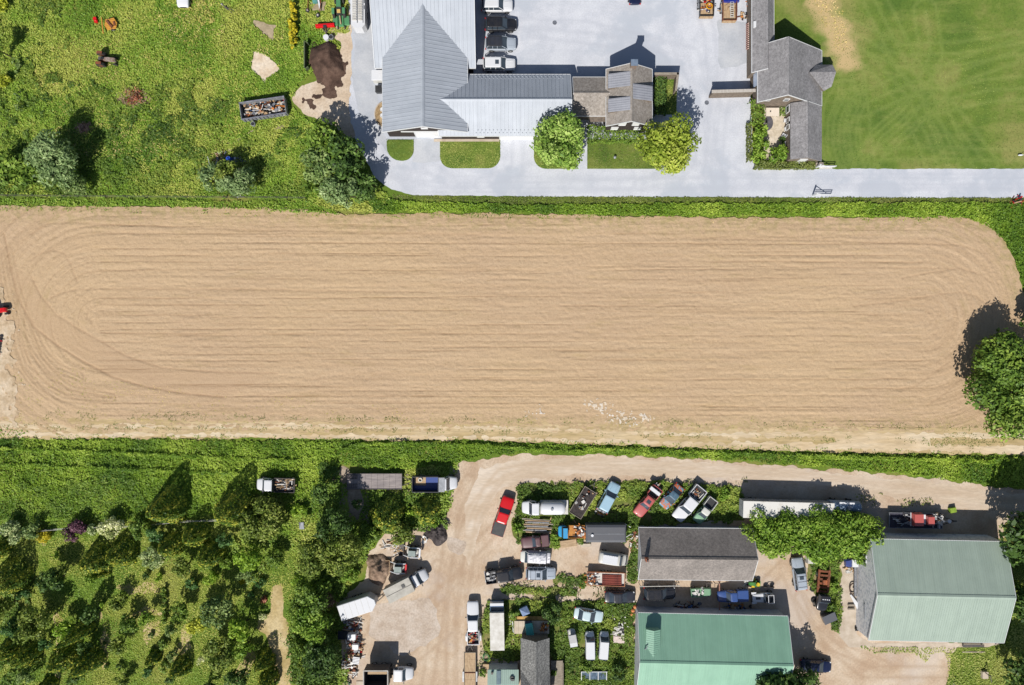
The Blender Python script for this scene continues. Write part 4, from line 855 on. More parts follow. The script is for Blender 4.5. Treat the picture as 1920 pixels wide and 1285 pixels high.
def drawbar(th, x0, x1, W, z=.5, jack=True):
    c = MB()
    for s in (-1, 1): c.tube((x0, s*W*.35, z), (x1, 0, z), .06, n=6)
    c.box(x1+.08, 0, z, .25, .16, .12)
    if jack: c.cyl(x1-.3, 0, z-.3, z+.45, .05)
    return c.build('drawbar', iron, th)

pw = paint('car_white', 232, 234, 238, .25, .03); pk = paint('car_black', 36, 38, 44, .25, .1); psl = paint('car_silver', 178, 188, 200, .3, .05)
pb = paint('car_navy', 26, 36, 70, .25, .05); pr = paint('car_red', 222, 22, 30, .3, .03); pbk = paint('car_charcoal', 52, 56, 66, .3, .1)
plb = paint('car_light_blue', 170, 204, 222, .3, .05); pmr = paint('car_maroon', 92, 50, 58, .5, .2); prs = paint('car_faded_red', 190, 88, 86, .5, .15)
psb = paint('car_sky_blue', 50, 160, 215, .4, .05); pdb = paint('car_royal_blue', 58, 88, 150, .3, .1); pgr = paint('car_pale_green', 132, 176, 140, .5, .1)
pwd = paint('aged_white', 218, 218, 212, .5, .1); pteal = paint('boat_teal', 96, 205, 190, .4, .04); pdg = paint('trailer_grey', 92, 94, 100, .45, .1)
GR = 'vehicles parked in a row behind the pale metal barn'
car(932, 9, 0, 'white suv with plain roof, first of the row beside the barn at the top edge', pw, rails=False, group=GR)
car(939, 45, 0, 'black suv with roof rack parked second in the row beside the barn', pk, L=4.75, W=1.9, rails=True, group=GR)
car(939, 81, 0, 'silver boxy suv with dark grey roof panel parked between black and white suvs', psl, L=4.6, W=1.95, roofm=pbk, rails=True, group=GR)
car(936, 120, 0, 'white suv with a sunroof parked against the corner of the barn', pw, sunroof=True, L=4.85, W=1.95, group=GR)
car(1190, -22, 92, 'dark navy car nosing into the picture on the gravel', pb, kind='sedan', L=4.6)
pickup(943, 968, 72, 'bright red pickup truck with black bed cover on the yard road', pr, cover=black, L=5.9, bedL=1.95, cabL=2.2, W=1.95)
pickup(945, 1079, 8, 'black pickup truck with scrap in its open bed beside a silver suv', pk, L=5.5, bedL=1.6, cabL=2.5, rails=False)
car(1014, 1076, -1, 'silver blue suv with sunroof parked beside the black pickup', psl, sunroof=True, L=4.5, rails=True)
th = car(1004, 1046, -3, 'pale old car wrapped in a loose white tarpaulin', pwd, kind='sedan', L=4.5, W=1.9)
tp = MB(); rng = random.Random(4)
nx_, ny_ = 16, 8; vs = []
for i in range(nx_+1):
    for j in range(ny_+1):
        x = -1.3+3.5*i/nx_; y = -.98+1.96*j/ny_; f = 1-abs(y/.98)**4
        zc = (.95 if abs(x-.2) > 1.35 else 1.55)*(.55+.45*f) + rng.uniform(-.05, .07) - (0.25 if j in (0, ny_) else 0)
        vs.append((x, y, zc))
tp.add(vs, [(i*(ny_+1)+j, (i+1)*(ny_+1)+j, (i+1)*(ny_+1)+j+1, i*(ny_+1)+j+1) for i in range(nx_) for j in range(ny_)])
o = tp.build('tarpaulin', M('tarp_white', S(232, 232, 236), S(206, 206, 214), .6, 3), None); x, y = P(1004, 1046, 1); o.location = (x, y, 0); o.rotation_euler = (0, 0, R(-3)); tag(o, 'crumpled white tarpaulin thrown over the pale old car', 'tarpaulin')
pickup(1003, 1016, 187, 'old maroon pickup truck with white side stripes behind the weeds', pmr, L=4.1, W=1.75, bedL=1.1, cabL=1.4, H=1.55, cover=pmr)
car(1142, 933, 62, 'pale blue van-like car with open rear and exposed white box at the end', plb, L=4.7, W=1.9, pillars=2, name='wrecked_car')
o = MB(); o.bb(-.55, .55, -.7, .7, .3, 1.05); o = o.build('engine_crate', M('crate_grey', S(200, 200, 204), S(90, 90, 96), .6, 3, lo=.45, hi=.55)); x, y = P(1128, 952, .7); o.location = (x, y, 0); o.rotation_euler = (0, 0, R(62)); tag(o, 'grey box of parts behind the pale blue wrecked car', 'box')
pickup(1214, 941, 232, 'faded red pickup truck with white toolbox across its bed', prs, L=5.2, W=1.75, bedL=1.6, cabL=2.0, H=1.6, sunroof=True)
o = MB().box(0, 0, 0, .5, 1.75, .35).build('tool_box', white); x, y = P(1228, 921, 1.4); o.location = (x, y, 1.41); o.rotation_euler = (0, 0, R(52)); tag(o, 'long white tool box lying across the faded red pickup', 'tool box')
prst = M('rusting_blue', S(96, 150, 178), S(186, 100, 58), .6, 2.6, lo=.46, hi=.54)
car(1260, 932, 230, 'rusting blue car with orange corrosion sunk in weeds', prst, kind='sedan', L=4.2, W=1.8, roofm=M('blue_roof', S(90, 122, 142), S(70, 96, 116), .4, 2))
pickup(1292, 945, 231, 'large white crew cab pickup truck with scrap in its bed among the wrecks', pw, L=6.0, W=2.05, bedL=1.9, cabL=2.4)
pickup(1322, 958, 233, 'small half green half white pickup truck last in the row of wrecks', pgr, L=4.3, W=1.6, bedL=1.6, cabL=1.6, H=1.6, roofm=pwd, bedm=pwd)
th = car(1163, 1121, 0, 'charcoal estate car parked on the dirt beside the weedy plot', pbk, L=4.6, kind='sedan', rails=True)
car(1237, 1113, 0, 'black suv in the shade behind the green barn', pk, L=4.8, W=1.95, rails=True)
car(1104, 1155, -10, 'light aqua white sedan parked in the weeds below the dirt lane', paint('car_aqua_white', 206, 226, 232, .3, .04), kind='sedan', L=4.4)
car(1499, 1077, 97, 'silver estate car with roof rails parked beside the weedy strip', psl, L=4.9, W=1.8, rails=True, sunroof=True)
car(1531, 1251, -4, 'black blue car in tree shade beside the green barn', pb, kind='sedan', L=4.8)
for i, (a, b_, hd, lb) in enumerate(((1107, 1213, 91, 'white minibus standing upright in the weeds, left of its twin'), (1133, 1213, 86, 'white minibus parked slightly askew, right of its twin'))):
    th = veh('minibus', a, b_, hd, lb, 'van', z=1.5, group='pair of white minibuses in the weeds'); L_, W_ = 3.9, 1.45
    soft(MB().loft([(-1.95, .66, .4, 1.5, .6), (-1.8, .72, .35, 1.85, .64), (.9, .72, .35, 1.85, .64), (1.35, .7, .35, 1.1, .62), (1.85, .62, .4, .9, .54), (1.95, .52, .45, .75, .46)]).build('body', pw, th))
    MB().frus(.85, 1.42, -.62, .62, 1.05, .8, .98, -.56, .56, 1.8).build('windscreen', glass, th)
    MB().bb(-1.7, .8, -.6, .6, 1.85, 1.9).build('roof', pw, th); MB().bb(-1.97, -1.85, -.5, .5, 1.1, 1.6).build('rear_window', glass, th)
    for s in (-1, 1): MB().bb(-1.5, .75, s*.72-.02, s*.72+.02, 1.1, 1.5).build('side_window', glass, th)
    frontend(th, 1.95, 1.3, .7); tails(th, -1.98, 1.4, .8); wheels(th, (-1.25, 1.25), 1.47, .32, .2); mirrors(th, 1.1, 1.4, 1.2, black, .15)
th = veh('golf_cart', 1074, 1198, 100, 'small utility cart with light grey roof left of the white minibuses', 'cart', z=1.2)
soft(MB().loft([(-1.4, .6, .3, .8, .55), (.6, .62, .3, .7, .55), (1.3, .5, .35, .7, .4)]).build('body', pwd, th)); MB().frus(-.5, .75, -.58, .58, 1.55, -.45, .7, -.52, .52, 1.62).build('roof', M('cart_roof', S(196, 196, 198), S(180, 180, 182), .5), th)
pl = MB()
for a in (-.45, .65):
    for s in (-1, 1): pl.tube((a, s*.52, .6), (a, s*.52, 1.56), .03)
pl.build('roof_frame', iron, th); MB().bb(-1.35, -.6, -.55, .55, .8, .95).build('cargo_box', pw, th); MB().box(.0, 0, .85, .5, 1.0, .2).build('seat', black, th); wheels(th, (-1.0, 1.0), 1.3, .25, .2)
# white jeep and blue pickup in the barn shade
th = veh('jeep', 1432, 1122, 183, 'small open white jeep with roll bars in the shade of the barn', 'jeep')
soft(MB().loft([(-1.7, .7, .4, .95, .66), (-.2, .74, .4, .95, .7), (-.1, .74, .4, .98, .6), (1.5, .6, .42, .96, .52), (1.65, .55, .5, .85, .5)]).build('body', pw, th))
for s in (-1, 1): MB().frus(.95, 1.7, s*.72-.16, s*.72+.16, .72, 1.05, 1.6, s*.72-.14, s*.72+.14, .8).build('fender', pw, th)
MB().box(-.05, 0, 1.2, .05, 1.2, .5, ry=-.2).build('windscreen', glass, th); MB().bb(-1.5, -.25, -.58, .58, .952, .965).build('cockpit_floor', black, th)
rb = MB()
for a in (-.5, -1.3): rb.tube((a, -.6, .95), (a, -.6, 1.6), .04); rb.tube((a, .6, .95), (a, .6, 1.6), .04); rb.tube((a, -.6, 1.6), (a, .6, 1.6), .04)
for s in (-1, 1): rb.tube((-.5, s*.6, 1.6), (-1.3, s*.6, 1.6), .04)
rb.build('roll_bars', white, th)
for s in (-1, 1): MB().box(-.7, s*.3, 1.05, .4, .45, .3).build('seat', pbk, th)
MB().box(.8, 0, .99, .7, .35, .03).build('bonnet_scoop', pbk, th); frontend(th, 1.62, 1.2, .75); wheels(th, (-1.1, 1.25), 1.6, .38, .26)
pickup(1374, 1118, 183, 'blue pickup truck with matching ribbed bed cover in the barn shade', pdb, L=4.5, W=1.75, bedL=1.6, cabL=1.7, H=1.65, cover=pdb)
# green cart-like wreck
th = veh('farm_buggy', 1315, 1112, 2, 'small green farm buggy loaded with white bags in the barn shade', 'buggy')
MB().loft([(.3, .62, .35, 1.0, .55), (1.3, .6, .35, .95, .5), (1.5, .5, .4, .8, .42)]).build('bonnet', pgr, th); MB().bb(-1.5, .2, -.6, .6, .45, .8).build('cargo_bed', pgr, th)
rr_ = MB(); rr_.bb(-1.5, -1.42, -.6, .6, .8, 1.05); rr_.bb(-1.42, .2, -.62, -.55, .8, 1.05); rr_.bb(-1.42, .2, .55, .62, .8, 1.05); rr_.build('bed_sides', pgr, th); wheels(th, (-1.0, 1.0), 1.35, .3, .22)
# pickup with tool bed pulling the plank trailer
th = pickup(887, 1168, 91, 'white pickup truck with wide rear fenders and tools in its bed hitched to the trailer', pw, L=6.4, W=1.85, bedL=2.1, cabL=2.3, dual=True)
th = veh('utility_trailer', 881, 1262, 90, 'long plank deck trailer hitched behind the white pickup', 'trailer', z=.7)
deck(th, -3.0, 3.0, 1.75, .62, .08, wood, rm=woodgrey, rails=.1); drawbar(th, 3.0, 4.2, 1.5); chassis(th, -2.8, 2.9, .54)
for s in (-1, 1): MB().box(-.6, s*1.0, .62, 1.5, .22, .06).build('mudguard', steel, th)
MB().bb(-.05, .03, -.8, .8, .64, .72).build('cross_bar', rust, th); wheels(th, (-1.0, -.2), 2.15, .32, .2)
# white flatbed truck with logs in the weeds
th = veh('flatbed_truck', 517, 909, 178, 'white flatbed truck carrying cut branches standing in the green verge', 'truck')
cabfront(th, 2.85, 2.6, 1.95, pw, H=2.0, hood=1.15); deck(th, -2.85, .15, 2.1, 1.0, .1, black, rails=.35, rm=iron); chassis(th, -2.7, 2.2); wheels(th, (-1.7, 2.0), 1.95, .42)
# dump truck with blue bed
th = veh('dump_truck', 815, 907, 0, 'dump truck with white cab and deep blue dump bed beside the flat trailer', 'truck', z=1.5)
cabfront(th, 3.35, 2.0, 2.05, pw, H=2.35, hood=1.25); chassis(th, -3.0, 2.6, .9); blu = paint('bed_blue', 34, 70, 150, .5, .15)
b = MB(); b.bb(-3.2, .6, -1.1, 1.1, 1.0, 1.1); b.build('bed_floor', blu, th); b = MB(); b.bb(-3.2, .6, -1.16, -1.06, 1.1, 2.3); b.bb(-3.2, .6, 1.06, 1.16, 1.1, 2.3); b.bb(-3.26, -3.18, -1.16, 1.16, 1.0, 2.3); b.bb(.58, .66, -1.16, 1.16, 1.0, 2.5); b.build('bed_sides', M('bed_outer', S(70, 72, 80), S(50, 52, 60), .6), th)
MB().bb(.66, 1.55, -1.05, 1.05, 2.3, 2.42).build('cab_guard', steel, th); MB().box(-2.2, .3, 1.13, 1.7, 1.3, .05).build('bed_board', wood, th); wheels(th, (-2.1, 2.4), 2.1, .48, .3)
o = MB().torus(0, 0, 0, .26, .1).build('loose_tyre', whitedull); x, y = P(788, 900, 1.3); o.location = (x, y, 1.28); tag(o, 'pale ring lying in the blue dump bed', 'tyre')
th = veh('equipment_trailer', 702, 903, 0, 'long grey deck trailer with two folded ramps hitched to the dump truck', 'trailer', z=.9)
deck(th, -4.05, 4.05, 2.35, .85, .1, M('deck_grey', S(170, 160, 156), S(136, 128, 128), .8, 1, sx=.6, sy=5), rm=iron, rails=.02); drawbar(th, 4.05, 5.7, 2.0, .7); chassis(th, -3.8, 3.9, .74); wheels(th, (-1.6, -.7), 2.3, .36, .24)
for s in (-1, 1):
    r_ = MB(); cx0 = -3.3
    for k in range(6): r_.box(cx0-.6+k*.26, s*.68, .94, .06, .5, .06)
    r_.box(cx0, s*.68-.27, .94, 1.5, .06, .08); r_.box(cx0, s*.68+.27, .94, 1.5, .06, .08); r_.build('ramp', iron, th)
# box truck, enclosed trailer and chassis truck
th = veh('box_truck', 764, 1096, 27, 'white cab truck with grey beige box body facing up the yard', 'truck', z=1.6)
cabfront(th, 3.25, 2.35, 1.95, pw, H=2.0, hood=1.2); b = MB(); b.bb(-3.25, .8, -1.08, 1.08, .8, 2.55); b.build('box_body', M('box_beige', S(206, 202, 192), S(184, 180, 170), .6, 1), th)
b = MB(); b.bb(-3.3, .85, -1.1, 1.1, 2.55, 2.62); b.build('box_roof', M('box_roof', S(200, 196, 186), S(176, 172, 162), .7, 1.2), th)
MB().box(-.35, .35, 2.64, .5, .5, .06).build('roof_hatch', black, th); MB().bb(-3.2, .8, -.03, .03, 2.62, 2.65).build('roof_seam', iron, th); MB().box(1.1, 0, 1.6, .35, 1.9, .6).build('fairing', M('fairing_blue', S(60, 84, 130), S(50, 70, 110), .4), th); wheels(th, (-2.0, 2.3), 2.0, .42)
th = veh('enclosed_trailer', 672, 1136, 18, 'bright white enclosed trailer with wedge nose beside the tall hedge', 'trailer', z=1.6)
b = MB(); o_ = [(-2.75, -1.15), (1.95, -1.15), (2.75, -.35), (2.75, .35), (1.95, 1.15), (-2.75, 1.15)]
b.prism(o_, .5, 2.35); b.build('body', M('trailer_wall', S(214, 216, 220), S(190, 192, 198), .5, 1), th); b = MB(); b.prism([(a*1.008, c*1.02) for a, c in o_], 2.35, 2.42, [(a*.985, c*.95) for a, c in o_]); b.build('roof', pw, th)
b = MB()
for k in range(5): b.bb(-1.9+k*.9, -1.87+k*.9, -1.05, 1.05, 2.42, 2.435)
b.build('roof_seam', whitedull, th); drawbar(th, 2.6, 3.9, 1.6, .55); wheels(th, (-.6, .3), 2.4, .34, .22)
th = veh('tipper_truck', 755, 1266, -1, 'white chassis cab truck at the bottom edge in front of its raised dark box', 'truck', z=1.6)
cabfront(th, 1.55, 2.9, 2.05, pw, H=1.95, hood=1.25); chassis(th, -2.6, 1.2); wheels(th, (-2.2, .8), 2.0, .42)
th = veh('dump_box', 704, 1276, 0, 'tall dark open dump box with wooden rail behind the white chassis cab', 'box', z=3.2)
b = MB(); b.bb(-1.75, 1.75, -1.3, 1.3, .9, 1.0); b.build('floor', black, th); b = MB(); b.bb(-1.75, -1.65, -1.3, 1.3, 1.0, 3.1); b.bb(1.65, 1.75, -1.3, 1.3, 1.0, 3.1); b.bb(-1.65, 1.65, -1.3, -1.2, 1.0, 3.1); b.bb(-1.65, 1.65, 1.2, 1.3, 1.0, 3.1); b.build('side_wall', iron, th)
b = MB(); b.bb(-1.8, 1.8, 1.3, 1.38, 3.02, 3.14); b.bb(-1.8, 1.8, -1.38, -1.3, 3.02, 3.14); b.bb(-1.82, -1.75, -1.3, 1.3, 3.02, 3.14); b.bb(1.75, 1.82, -1.3, 1.3, 3.02, 3.14); b.build('rim', whitedull, th); MB().box(.15, .75, 2.3, 2.9, .6, .06, rx=.0).build('shelf_board', wood, th); chassis(th, -1.6, 2.4, .85); wheels(th, (-.7, .7), 2.2, .42)
# tanker
th = veh('tanker_truck', 1022, 953, 180, 'white tanker truck with rounded tank parked in the weeds', 'truck', z=1.5)
cabfront(th, 3.45, 2.6, 2.05, pw, H=2.3, hood=1.2); chassis(th, -3.4, 2.8, .9)
b = MB(); N_ = 14; vs = []; st = [(-3.0, .35), (-2.85, .8), (-2.4, 1.0), (.2, 1.0), (.6, .82), (.75, .35)]
for xx, rr in st:
    for i in range(N_): t = 2*math.pi*i/N_; vs.append((xx, .98*rr*math.cos(t), 1.55+.68*rr*math.sin(t)))
b.add(vs, [(k*N_+i, k*N_+(i+1) % N_, (k+1)*N_+(i+1) % N_, (k+1)*N_+i) for k in range(len(st)-1) for i in range(N_)]+[tuple(range(N_)), tuple(range((len(st)-1)*N_, len(st)*N_))[::-1]])
o = b.build('tank', pw, th); o.data.polygons.foreach_set('use_smooth', [True]*len(o.data.polygons)); MB().cyl(-1.0, 0, 2.2, 2.35, .2).build('tank_hatch', steel, o); MB().bb(-3.45, .7, -1.05, 1.05, .9, 1.0).build('deck', whitedull, th); wheels(th, (-2.3, -1.4, 2.3), 2.1, .45, .28)
# burnt deck trailer
th = veh('burnt_trailer', 1093, 943, 58, 'charred black deck trailer with pale edge rail among yellow planks', 'trailer', z=.9)
deck(th, -2.2, 2.2, 2.1, .8, .1, M('charred', S(76, 68, 66), S(52, 46, 46), .95, 3, bs=.4), rm=woodgrey, rails=.05); wheels(th, (-.4, .5), 2.1, .35, .2); drawbar(th, 2.2, 3.2, 1.8)
# blue cab parts truck
th = veh('parts_truck', 1072, 998, 180, 'truck with bright sky blue cab and bed full of white and orange scrap', 'truck', z=1.3)
soft(MB().loft([(.6, .85, .5, 1.35, .8), (1.2, .9, .5, 1.45, .78), (1.7, .85, .5, 1.0, .7), (2.0, .7, .55, .9, .6)]).build('body', psb, th)); MB().frus(.65, 1.5, -.8, .8, 1.35, .75, 1.25, -.7, .7, 1.95).build('cabin_windows', glass, th); MB().bb(.66, 1.3, -.74, .74, 1.95, 2.02).build('roof', psb, th)
deck(th, -1.9, .5, 1.9, .95, .1, M('orange_frame', S(214, 148, 60), S(170, 110, 50), .6), rails=.2, rm=G['orange_frame']); chassis(th, -1.8, 1.8); wheels(th, (-1.2, 1.3), 1.8, .38)
th = veh('covered_trailer', 1136, 999, 0, 'long dark grey box trailer with a small white roof vent', 'trailer', z=1.6)
b = MB(); b.bb(-2.95, 2.85, -1.25, 1.25, .6, 2.1); b.build('body', pdg, th); b = MB(); b.frus(-3.0, 2.9, -1.28, 1.28, 2.1, -2.75, 2.7, -.95, .95, 2.25); b.build('roof', pdg, th); MB().cyl(-2.1, -.2, 2.22, 2.45, .2).build('roof_vent', white, th); MB().bb(-2.7, 2.6, -.03, .03, 2.25, 2.28).build('roof_seam', steel, th)
c = MB()
for s in (-1, 1): c.tube((2.85, s*1.1, .6), (3.9, s*.5, .6), .05)
c.build('drawbar', white, th); wheels(th, (-.4, .5), 2.5, .34, .2)
# white camper pickup and pipe trailer
th = veh('camper_van', 1151, 1050, -9, 'white van with ribbed pale roof parked beside the pipe trailer', 'van', z=1.6)
soft(MB().loft([(-2.2, .8, .4, 1.5, .74), (-2.05, .88, .35, 1.9, .8), (1.0, .88, .35, 1.9, .8), (1.4, .86, .35, 1.15, .78), (2.1, .8, .4, .95, .7), (2.25, .66, .45, .8, .6)]).build('body', pwd, th)); MB().frus(.95, 1.45, -.76, .76, 1.1, .85, 1.1, -.66, .66, 1.85).build('windscreen', glass, th)
b = MB(); b.bb(-1.7, .5, -.62, .62, 1.9, 1.97)
for k in range(6): b.bb(-1.6+k*.38, -1.5+k*.38, -.55, .55, 1.97, 2.0)
b.build('roof', pw, th); MB().bb(1.55, 2.1, -.66, .66, .96, 1.0).build('bonnet', black, th); wheels(th, (-1.4, 1.4), 1.8, .35)
th = veh('pipe_trailer', 1137, 1086, -2, 'white deck trailer stacked with red pipes beside the charcoal car', 'trailer', z=.9)
deck(th, -2.8, 2.7, 2.0, .75, .1, whitedull, rm=M('orange_wood', S(214, 150, 110), S(180, 120, 90), .8), rails=.25); wheels(th, (-.5, .5), 2.1, .34, .2); chassis(th, -2.6, 2.6, .64)
# white box trailer
th = veh('box_trailer', 932, 1175, 91, 'long white box trailer with dull roof and blue end beside the shed', 'trailer', z=2)
b = MB(); b.bb(-3.35, 2.1, -1.02, 1.02, .5, 2.3); b.build('body', pwd, th); b = MB(); b.bb(-3.38, 2.12, -1.04, 1.04, 2.3, 2.36); b.build('roof', whitedull, th)
b = MB(); b.frus(2.12, 3.25, -1.0, 1.0, .5, 2.12, 3.1, -1.0, 1.0, 1.7); b.build('cab', paint('cab_blue', 70, 110, 160, .3, .05), th); MB().bb(2.2, 2.75, -.95, .95, 1.72, 1.76).build('windscreen', glass, th); MB().bb(2.9, 3.3, -1.0, 1.0, 1.0, 1.74).build('bumper', pw, th); wheels(th, (-2.2, 2.4), 2.0, .4)
# semi trailer and tank trailer under the vine
th = veh('semi_trailer', 1478, 957, -1.5, 'long white semi trailer half buried by the vine covered thicket', 'trailer', z=2.6)
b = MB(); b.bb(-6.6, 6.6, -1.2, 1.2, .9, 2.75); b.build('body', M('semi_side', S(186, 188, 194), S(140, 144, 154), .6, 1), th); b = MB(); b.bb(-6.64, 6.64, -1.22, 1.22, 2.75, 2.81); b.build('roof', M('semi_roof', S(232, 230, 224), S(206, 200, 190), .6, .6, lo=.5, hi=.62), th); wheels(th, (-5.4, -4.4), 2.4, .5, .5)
b = MB()
for k in range(32): b.bb(-6.5+k*.41, -6.46+k*.41, 1.2, 1.23, .95, 2.72)
b.build('side_post', steel, th)
th = veh('tank_trailer', 1585, 951, -3, 'grey blue round tank trailer at the end of the white semi trailer', 'trailer', z=2)
o = MB().tube((-2.3, 0, 1.5), (2.2, 0, 1.5), .85, n=20).build('tank', M('tank_blue', S(150, 172, 196), S(120, 140, 166), .4, 1), th); MB().tube((2.2, 0, 1.5), (2.45, 0, 1.5), .85, .55, n=20).build('tank_end', G['tank_blue'], th); MB().cyl(.4, 0, 2.3, 2.5, .3).build('hatch', steel, o); MB().bb(-1.0, 1.2, .5, .75, 2.2, 2.28).build('catwalk', white, th); wheels(th, (-1.2, 1.2), 1.8, .42); chassis(th, -2, 2)
# rusty chassis with black cab
th = veh('stripped_truck', 1545, 1108, 265, 'stripped truck with rusty bare chassis and black cab in the weeds', 'truck', z=1.2)
soft(MB().loft([(.6, .85, .5, 1.4, .8), (2.4, .85, .5, 1.2, .78), (3.2, .72, .6, 1.0, .62)]).build('body', pk, th)); MB().frus(.5, 1.8, -.8, .8, 1.35, .6, 1.4, -.68, .68, 1.95).build('cabin_windows', glass, th); MB().bb(.55, 1.45, -.72, .72, 1.95, 2.02).build('roof', pk, th)
b = MB(); b.bb(-3.0, .4, -.9, -.6, .7, .9); b.bb(-3.0, .4, .6, .9, .7, .9)
for k in range(6): b.bb(-2.9+k*.6, -2.6+k*.6, -.62, .62, .66+.02*(k % 2), .86+.04*(k % 2))
b.build('chassis', rust, th); MB().box(-1.2, .1, 1.0, .7, .6, .4).build('gearbox', M('orange_part', S(200, 110, 60), S(120, 80, 60), .8), th); wheels(th, (-2.2, 2.3), 1.9, .42)
for a in (.4, .7, 1.0, 1.3): MB().box(1.0, a-.85, 2.06, .12, .14, .08).build('roof_lamp', lamp_clear, th)
# flat trailer with red tractor and scrap at the barn
th = veh('flat_trailer', 1718, 977, -1, 'long dark flat trailer carrying red machinery in the barn shade', 'trailer', z=1)
deck(th, -3.9, 3.9, 2.3, .85, .1, M('deck_dark', S(70, 70, 84), S(50, 50, 62), .8, 1), rm=steel, rails=.04); drawbar(th, 3.9, 6.0, 1.8, .7); chassis(th, -3.7, 3.7, .74); wheels(th, (-.6, .4), 2.3, .36, .22); MB().cyl(5.0, 0, .75, .95, .28).build('spare_wheel', white, th)
MB().box(3.3, 0, 1.1, .08, 2.0, .5).build('headboard', white, th)
# lawn tractor, skid steers
def skid(px, py, hd, label, bucket):
    th = veh('skid_loader', px, py, hd, label, 'loader', z=1.5)
    soft(MB().loft([(-1.1, .6, .3, 1.2, .5), (.5, .62, .3, .9, .5), (.9, .5, .3, .7, .45)]).build('body', whitedull, th)); MB().frus(-.55, .6, -.42, .42, .9, -.5, .45, -.38, .38, 1.85).build('cabin_windows', glass, th); MB().bb(-.58, .5, -.42, .42, 1.85, 1.93).build('roof', M('loader_roof', S(150, 164, 160), S(130, 144, 140), .4), th)
    for s in (-1, 1):
        a = MB(); a.tube((-1.1, s*.72, 1.3), (.2, s*.72, 1.45), .09, n=6); a.tube((.2, s*.72, 1.45), (1.3, s*.72, .55), .08, n=6); a.build('lift_arm', white, th)
    MB().box(-1.15, 0, 1.1, .25, 1.3, .6).build('engine_cover', bucket[0], th)
    b = MB(); b.box(1.75, 0, .1, .75, 1.7, .06); b.box(1.4, 0, .35, .07, 1.7, .5); b.box(1.75, .84, .3, .7, .05, .42); b.box(1.75, -.84, .3, .7, .05, .42); b.build('bucket', bucket[1], th); wheels(th, (-.6, .55), 1.5, .38, .28)
skid(772, 1037, 176, 'white skid loader parked under the hedge near the mulch heap', (white, iron)); skid(746, 1067, 178, 'white skid loader with red tail panel working at the soil heap', (pr, wood))
th = veh('garden_tractor', 1417, 1096, 175, 'yellow and green garden tractor by the workshop corner', 'tractor', z=.8)
MB().loft([(0, .3, .35, .85, .25), (.8, .28, .35, .8, .22), (.95, .2, .4, .65, .18)]).build('bonnet', paint('tractor_green', 70, 140, 60, .4, .1), th); MB().cyl(-.35, 0, .6, .85, .28).build('seat', paint('tractor_yellow', 232, 200, 30, .4, .05), th); MB().bb(-.8, 0, -.45, .45, .35, .55).build('body', G['paint_tractor_green'], th); MB().bb(-.1, .7, -.7, .7, .15, .25).build('mower_deck', G['paint_tractor_yellow'], th); wheels(th, (-.5, .7), 1.1, .3, .22); MB().torus(.02, 0, 1.0, .18, .02).build('steering_wheel', black, th)
# old tractor in the meadow, ploughs and mowers
th = veh('old_tractor', 198, 111, -5, 'rusty old tractor with narrow pale bonnet standing in long grass', 'tractor', z=1)
MB().loft([(-.3, .22, .6, 1.15, .2), (.4, .26, .6, 1.25, .22), (1.35, .26, .6, 1.2, .22), (1.45, .2, .65, 1.1, .18)]).build('bonnet', M('old_grey', S(178, 166, 160), S(120, 90, 72), .6, 3), th)
MB().bb(-1.1, -.2, -.3, .3, .5, .95).build('body', rust, th); MB().box(-.85, 0, 1.1, .35, .45, .08).build('seat', iron, th)
for s in (-1, 1):
    o = MB().tube((-.8, s*.62, .68), (-.8, s*.95, .68), .68, n=20).build('wheel', tyre, th); MB().tube((-.8, s*.6, .68), (-.8, s*.97, .68), .3, n=12).build('hub', rust, o); MB().box(-.8, s*.78, 1.38, .8, .4, .05).build('mudguard', rust, th)
    MB().tube((1.1, s*.4, .35), (1.1, s*.55, .35), .35, n=14).build('wheel', tyre, th)
MB().tube((-.4, 0, 1.2), (-.3, 0, 1.35), .2, n=14).build('steering_wheel', black, th)
th = veh('green_tractor', 635, 14, 92, 'green tractor with mower deck parked on the strip by the gravel', 'tractor', z=1)
gt = paint('implement_green', 84, 150, 100, .5, .15)
MB().loft([(.1, .35, .6, 1.25, .3), (1.5, .33, .6, 1.15, .28), (1.6, .25, .65, 1.0, .22)]).build('bonnet', gt, th); MB().bb(-1.0, .1, -.4, .4, .5, 1.0).build('body', black, th); MB().box(-.6, 0, 1.1, .5, .5, .15).build('seat', paint('seat_tan', 226, 190, 110, .5, .05), th)
for s in (-1, 1):
    MB().tube((-.7, s*.6, .7), (-.7, s*.95, .7), .7, n=20).build('wheel', tyre, th); MB().tube((1.2, s*.5, .4), (1.2, s*.7, .4), .4, n=14).build('wheel', tyre, th); MB().box(-.7, s*.78, 1.42, .9, .4, .05).build('mudguard', gt, th)
th = veh('rotary_cutter', 639, 38, 92, 'green tow-behind rotary cutter with folded wings on the verge', 'implement', z=.6)
for s, L_ in ((-1, 1.4), (0, 1.7), (1, 1.4)):
    o = MB().frus(-L_/2, L_/2, s*.85-.4, s*.85+.4, .3, -L_/2+.1, L_/2-.1, s*.85-.35, s*.85+.35, .45+.1*abs(s)).build('cutter_wing', gt, th)
MB().tube((.8, 0, .5), (2.0, 0, .55), .08).build('drawbar', rust, th); MB().tube((-.6, 0, .6), (.6, .1, .75), .1).build('gear_shaft', wood, th); wheels(th, (-.9,), 1.2, .25, .15)
th = veh('snow_plough', 610, 49, 4, 'bright red snow plough blade resting on its frame beside two pails', 'plough', z=.5)
b = MB()
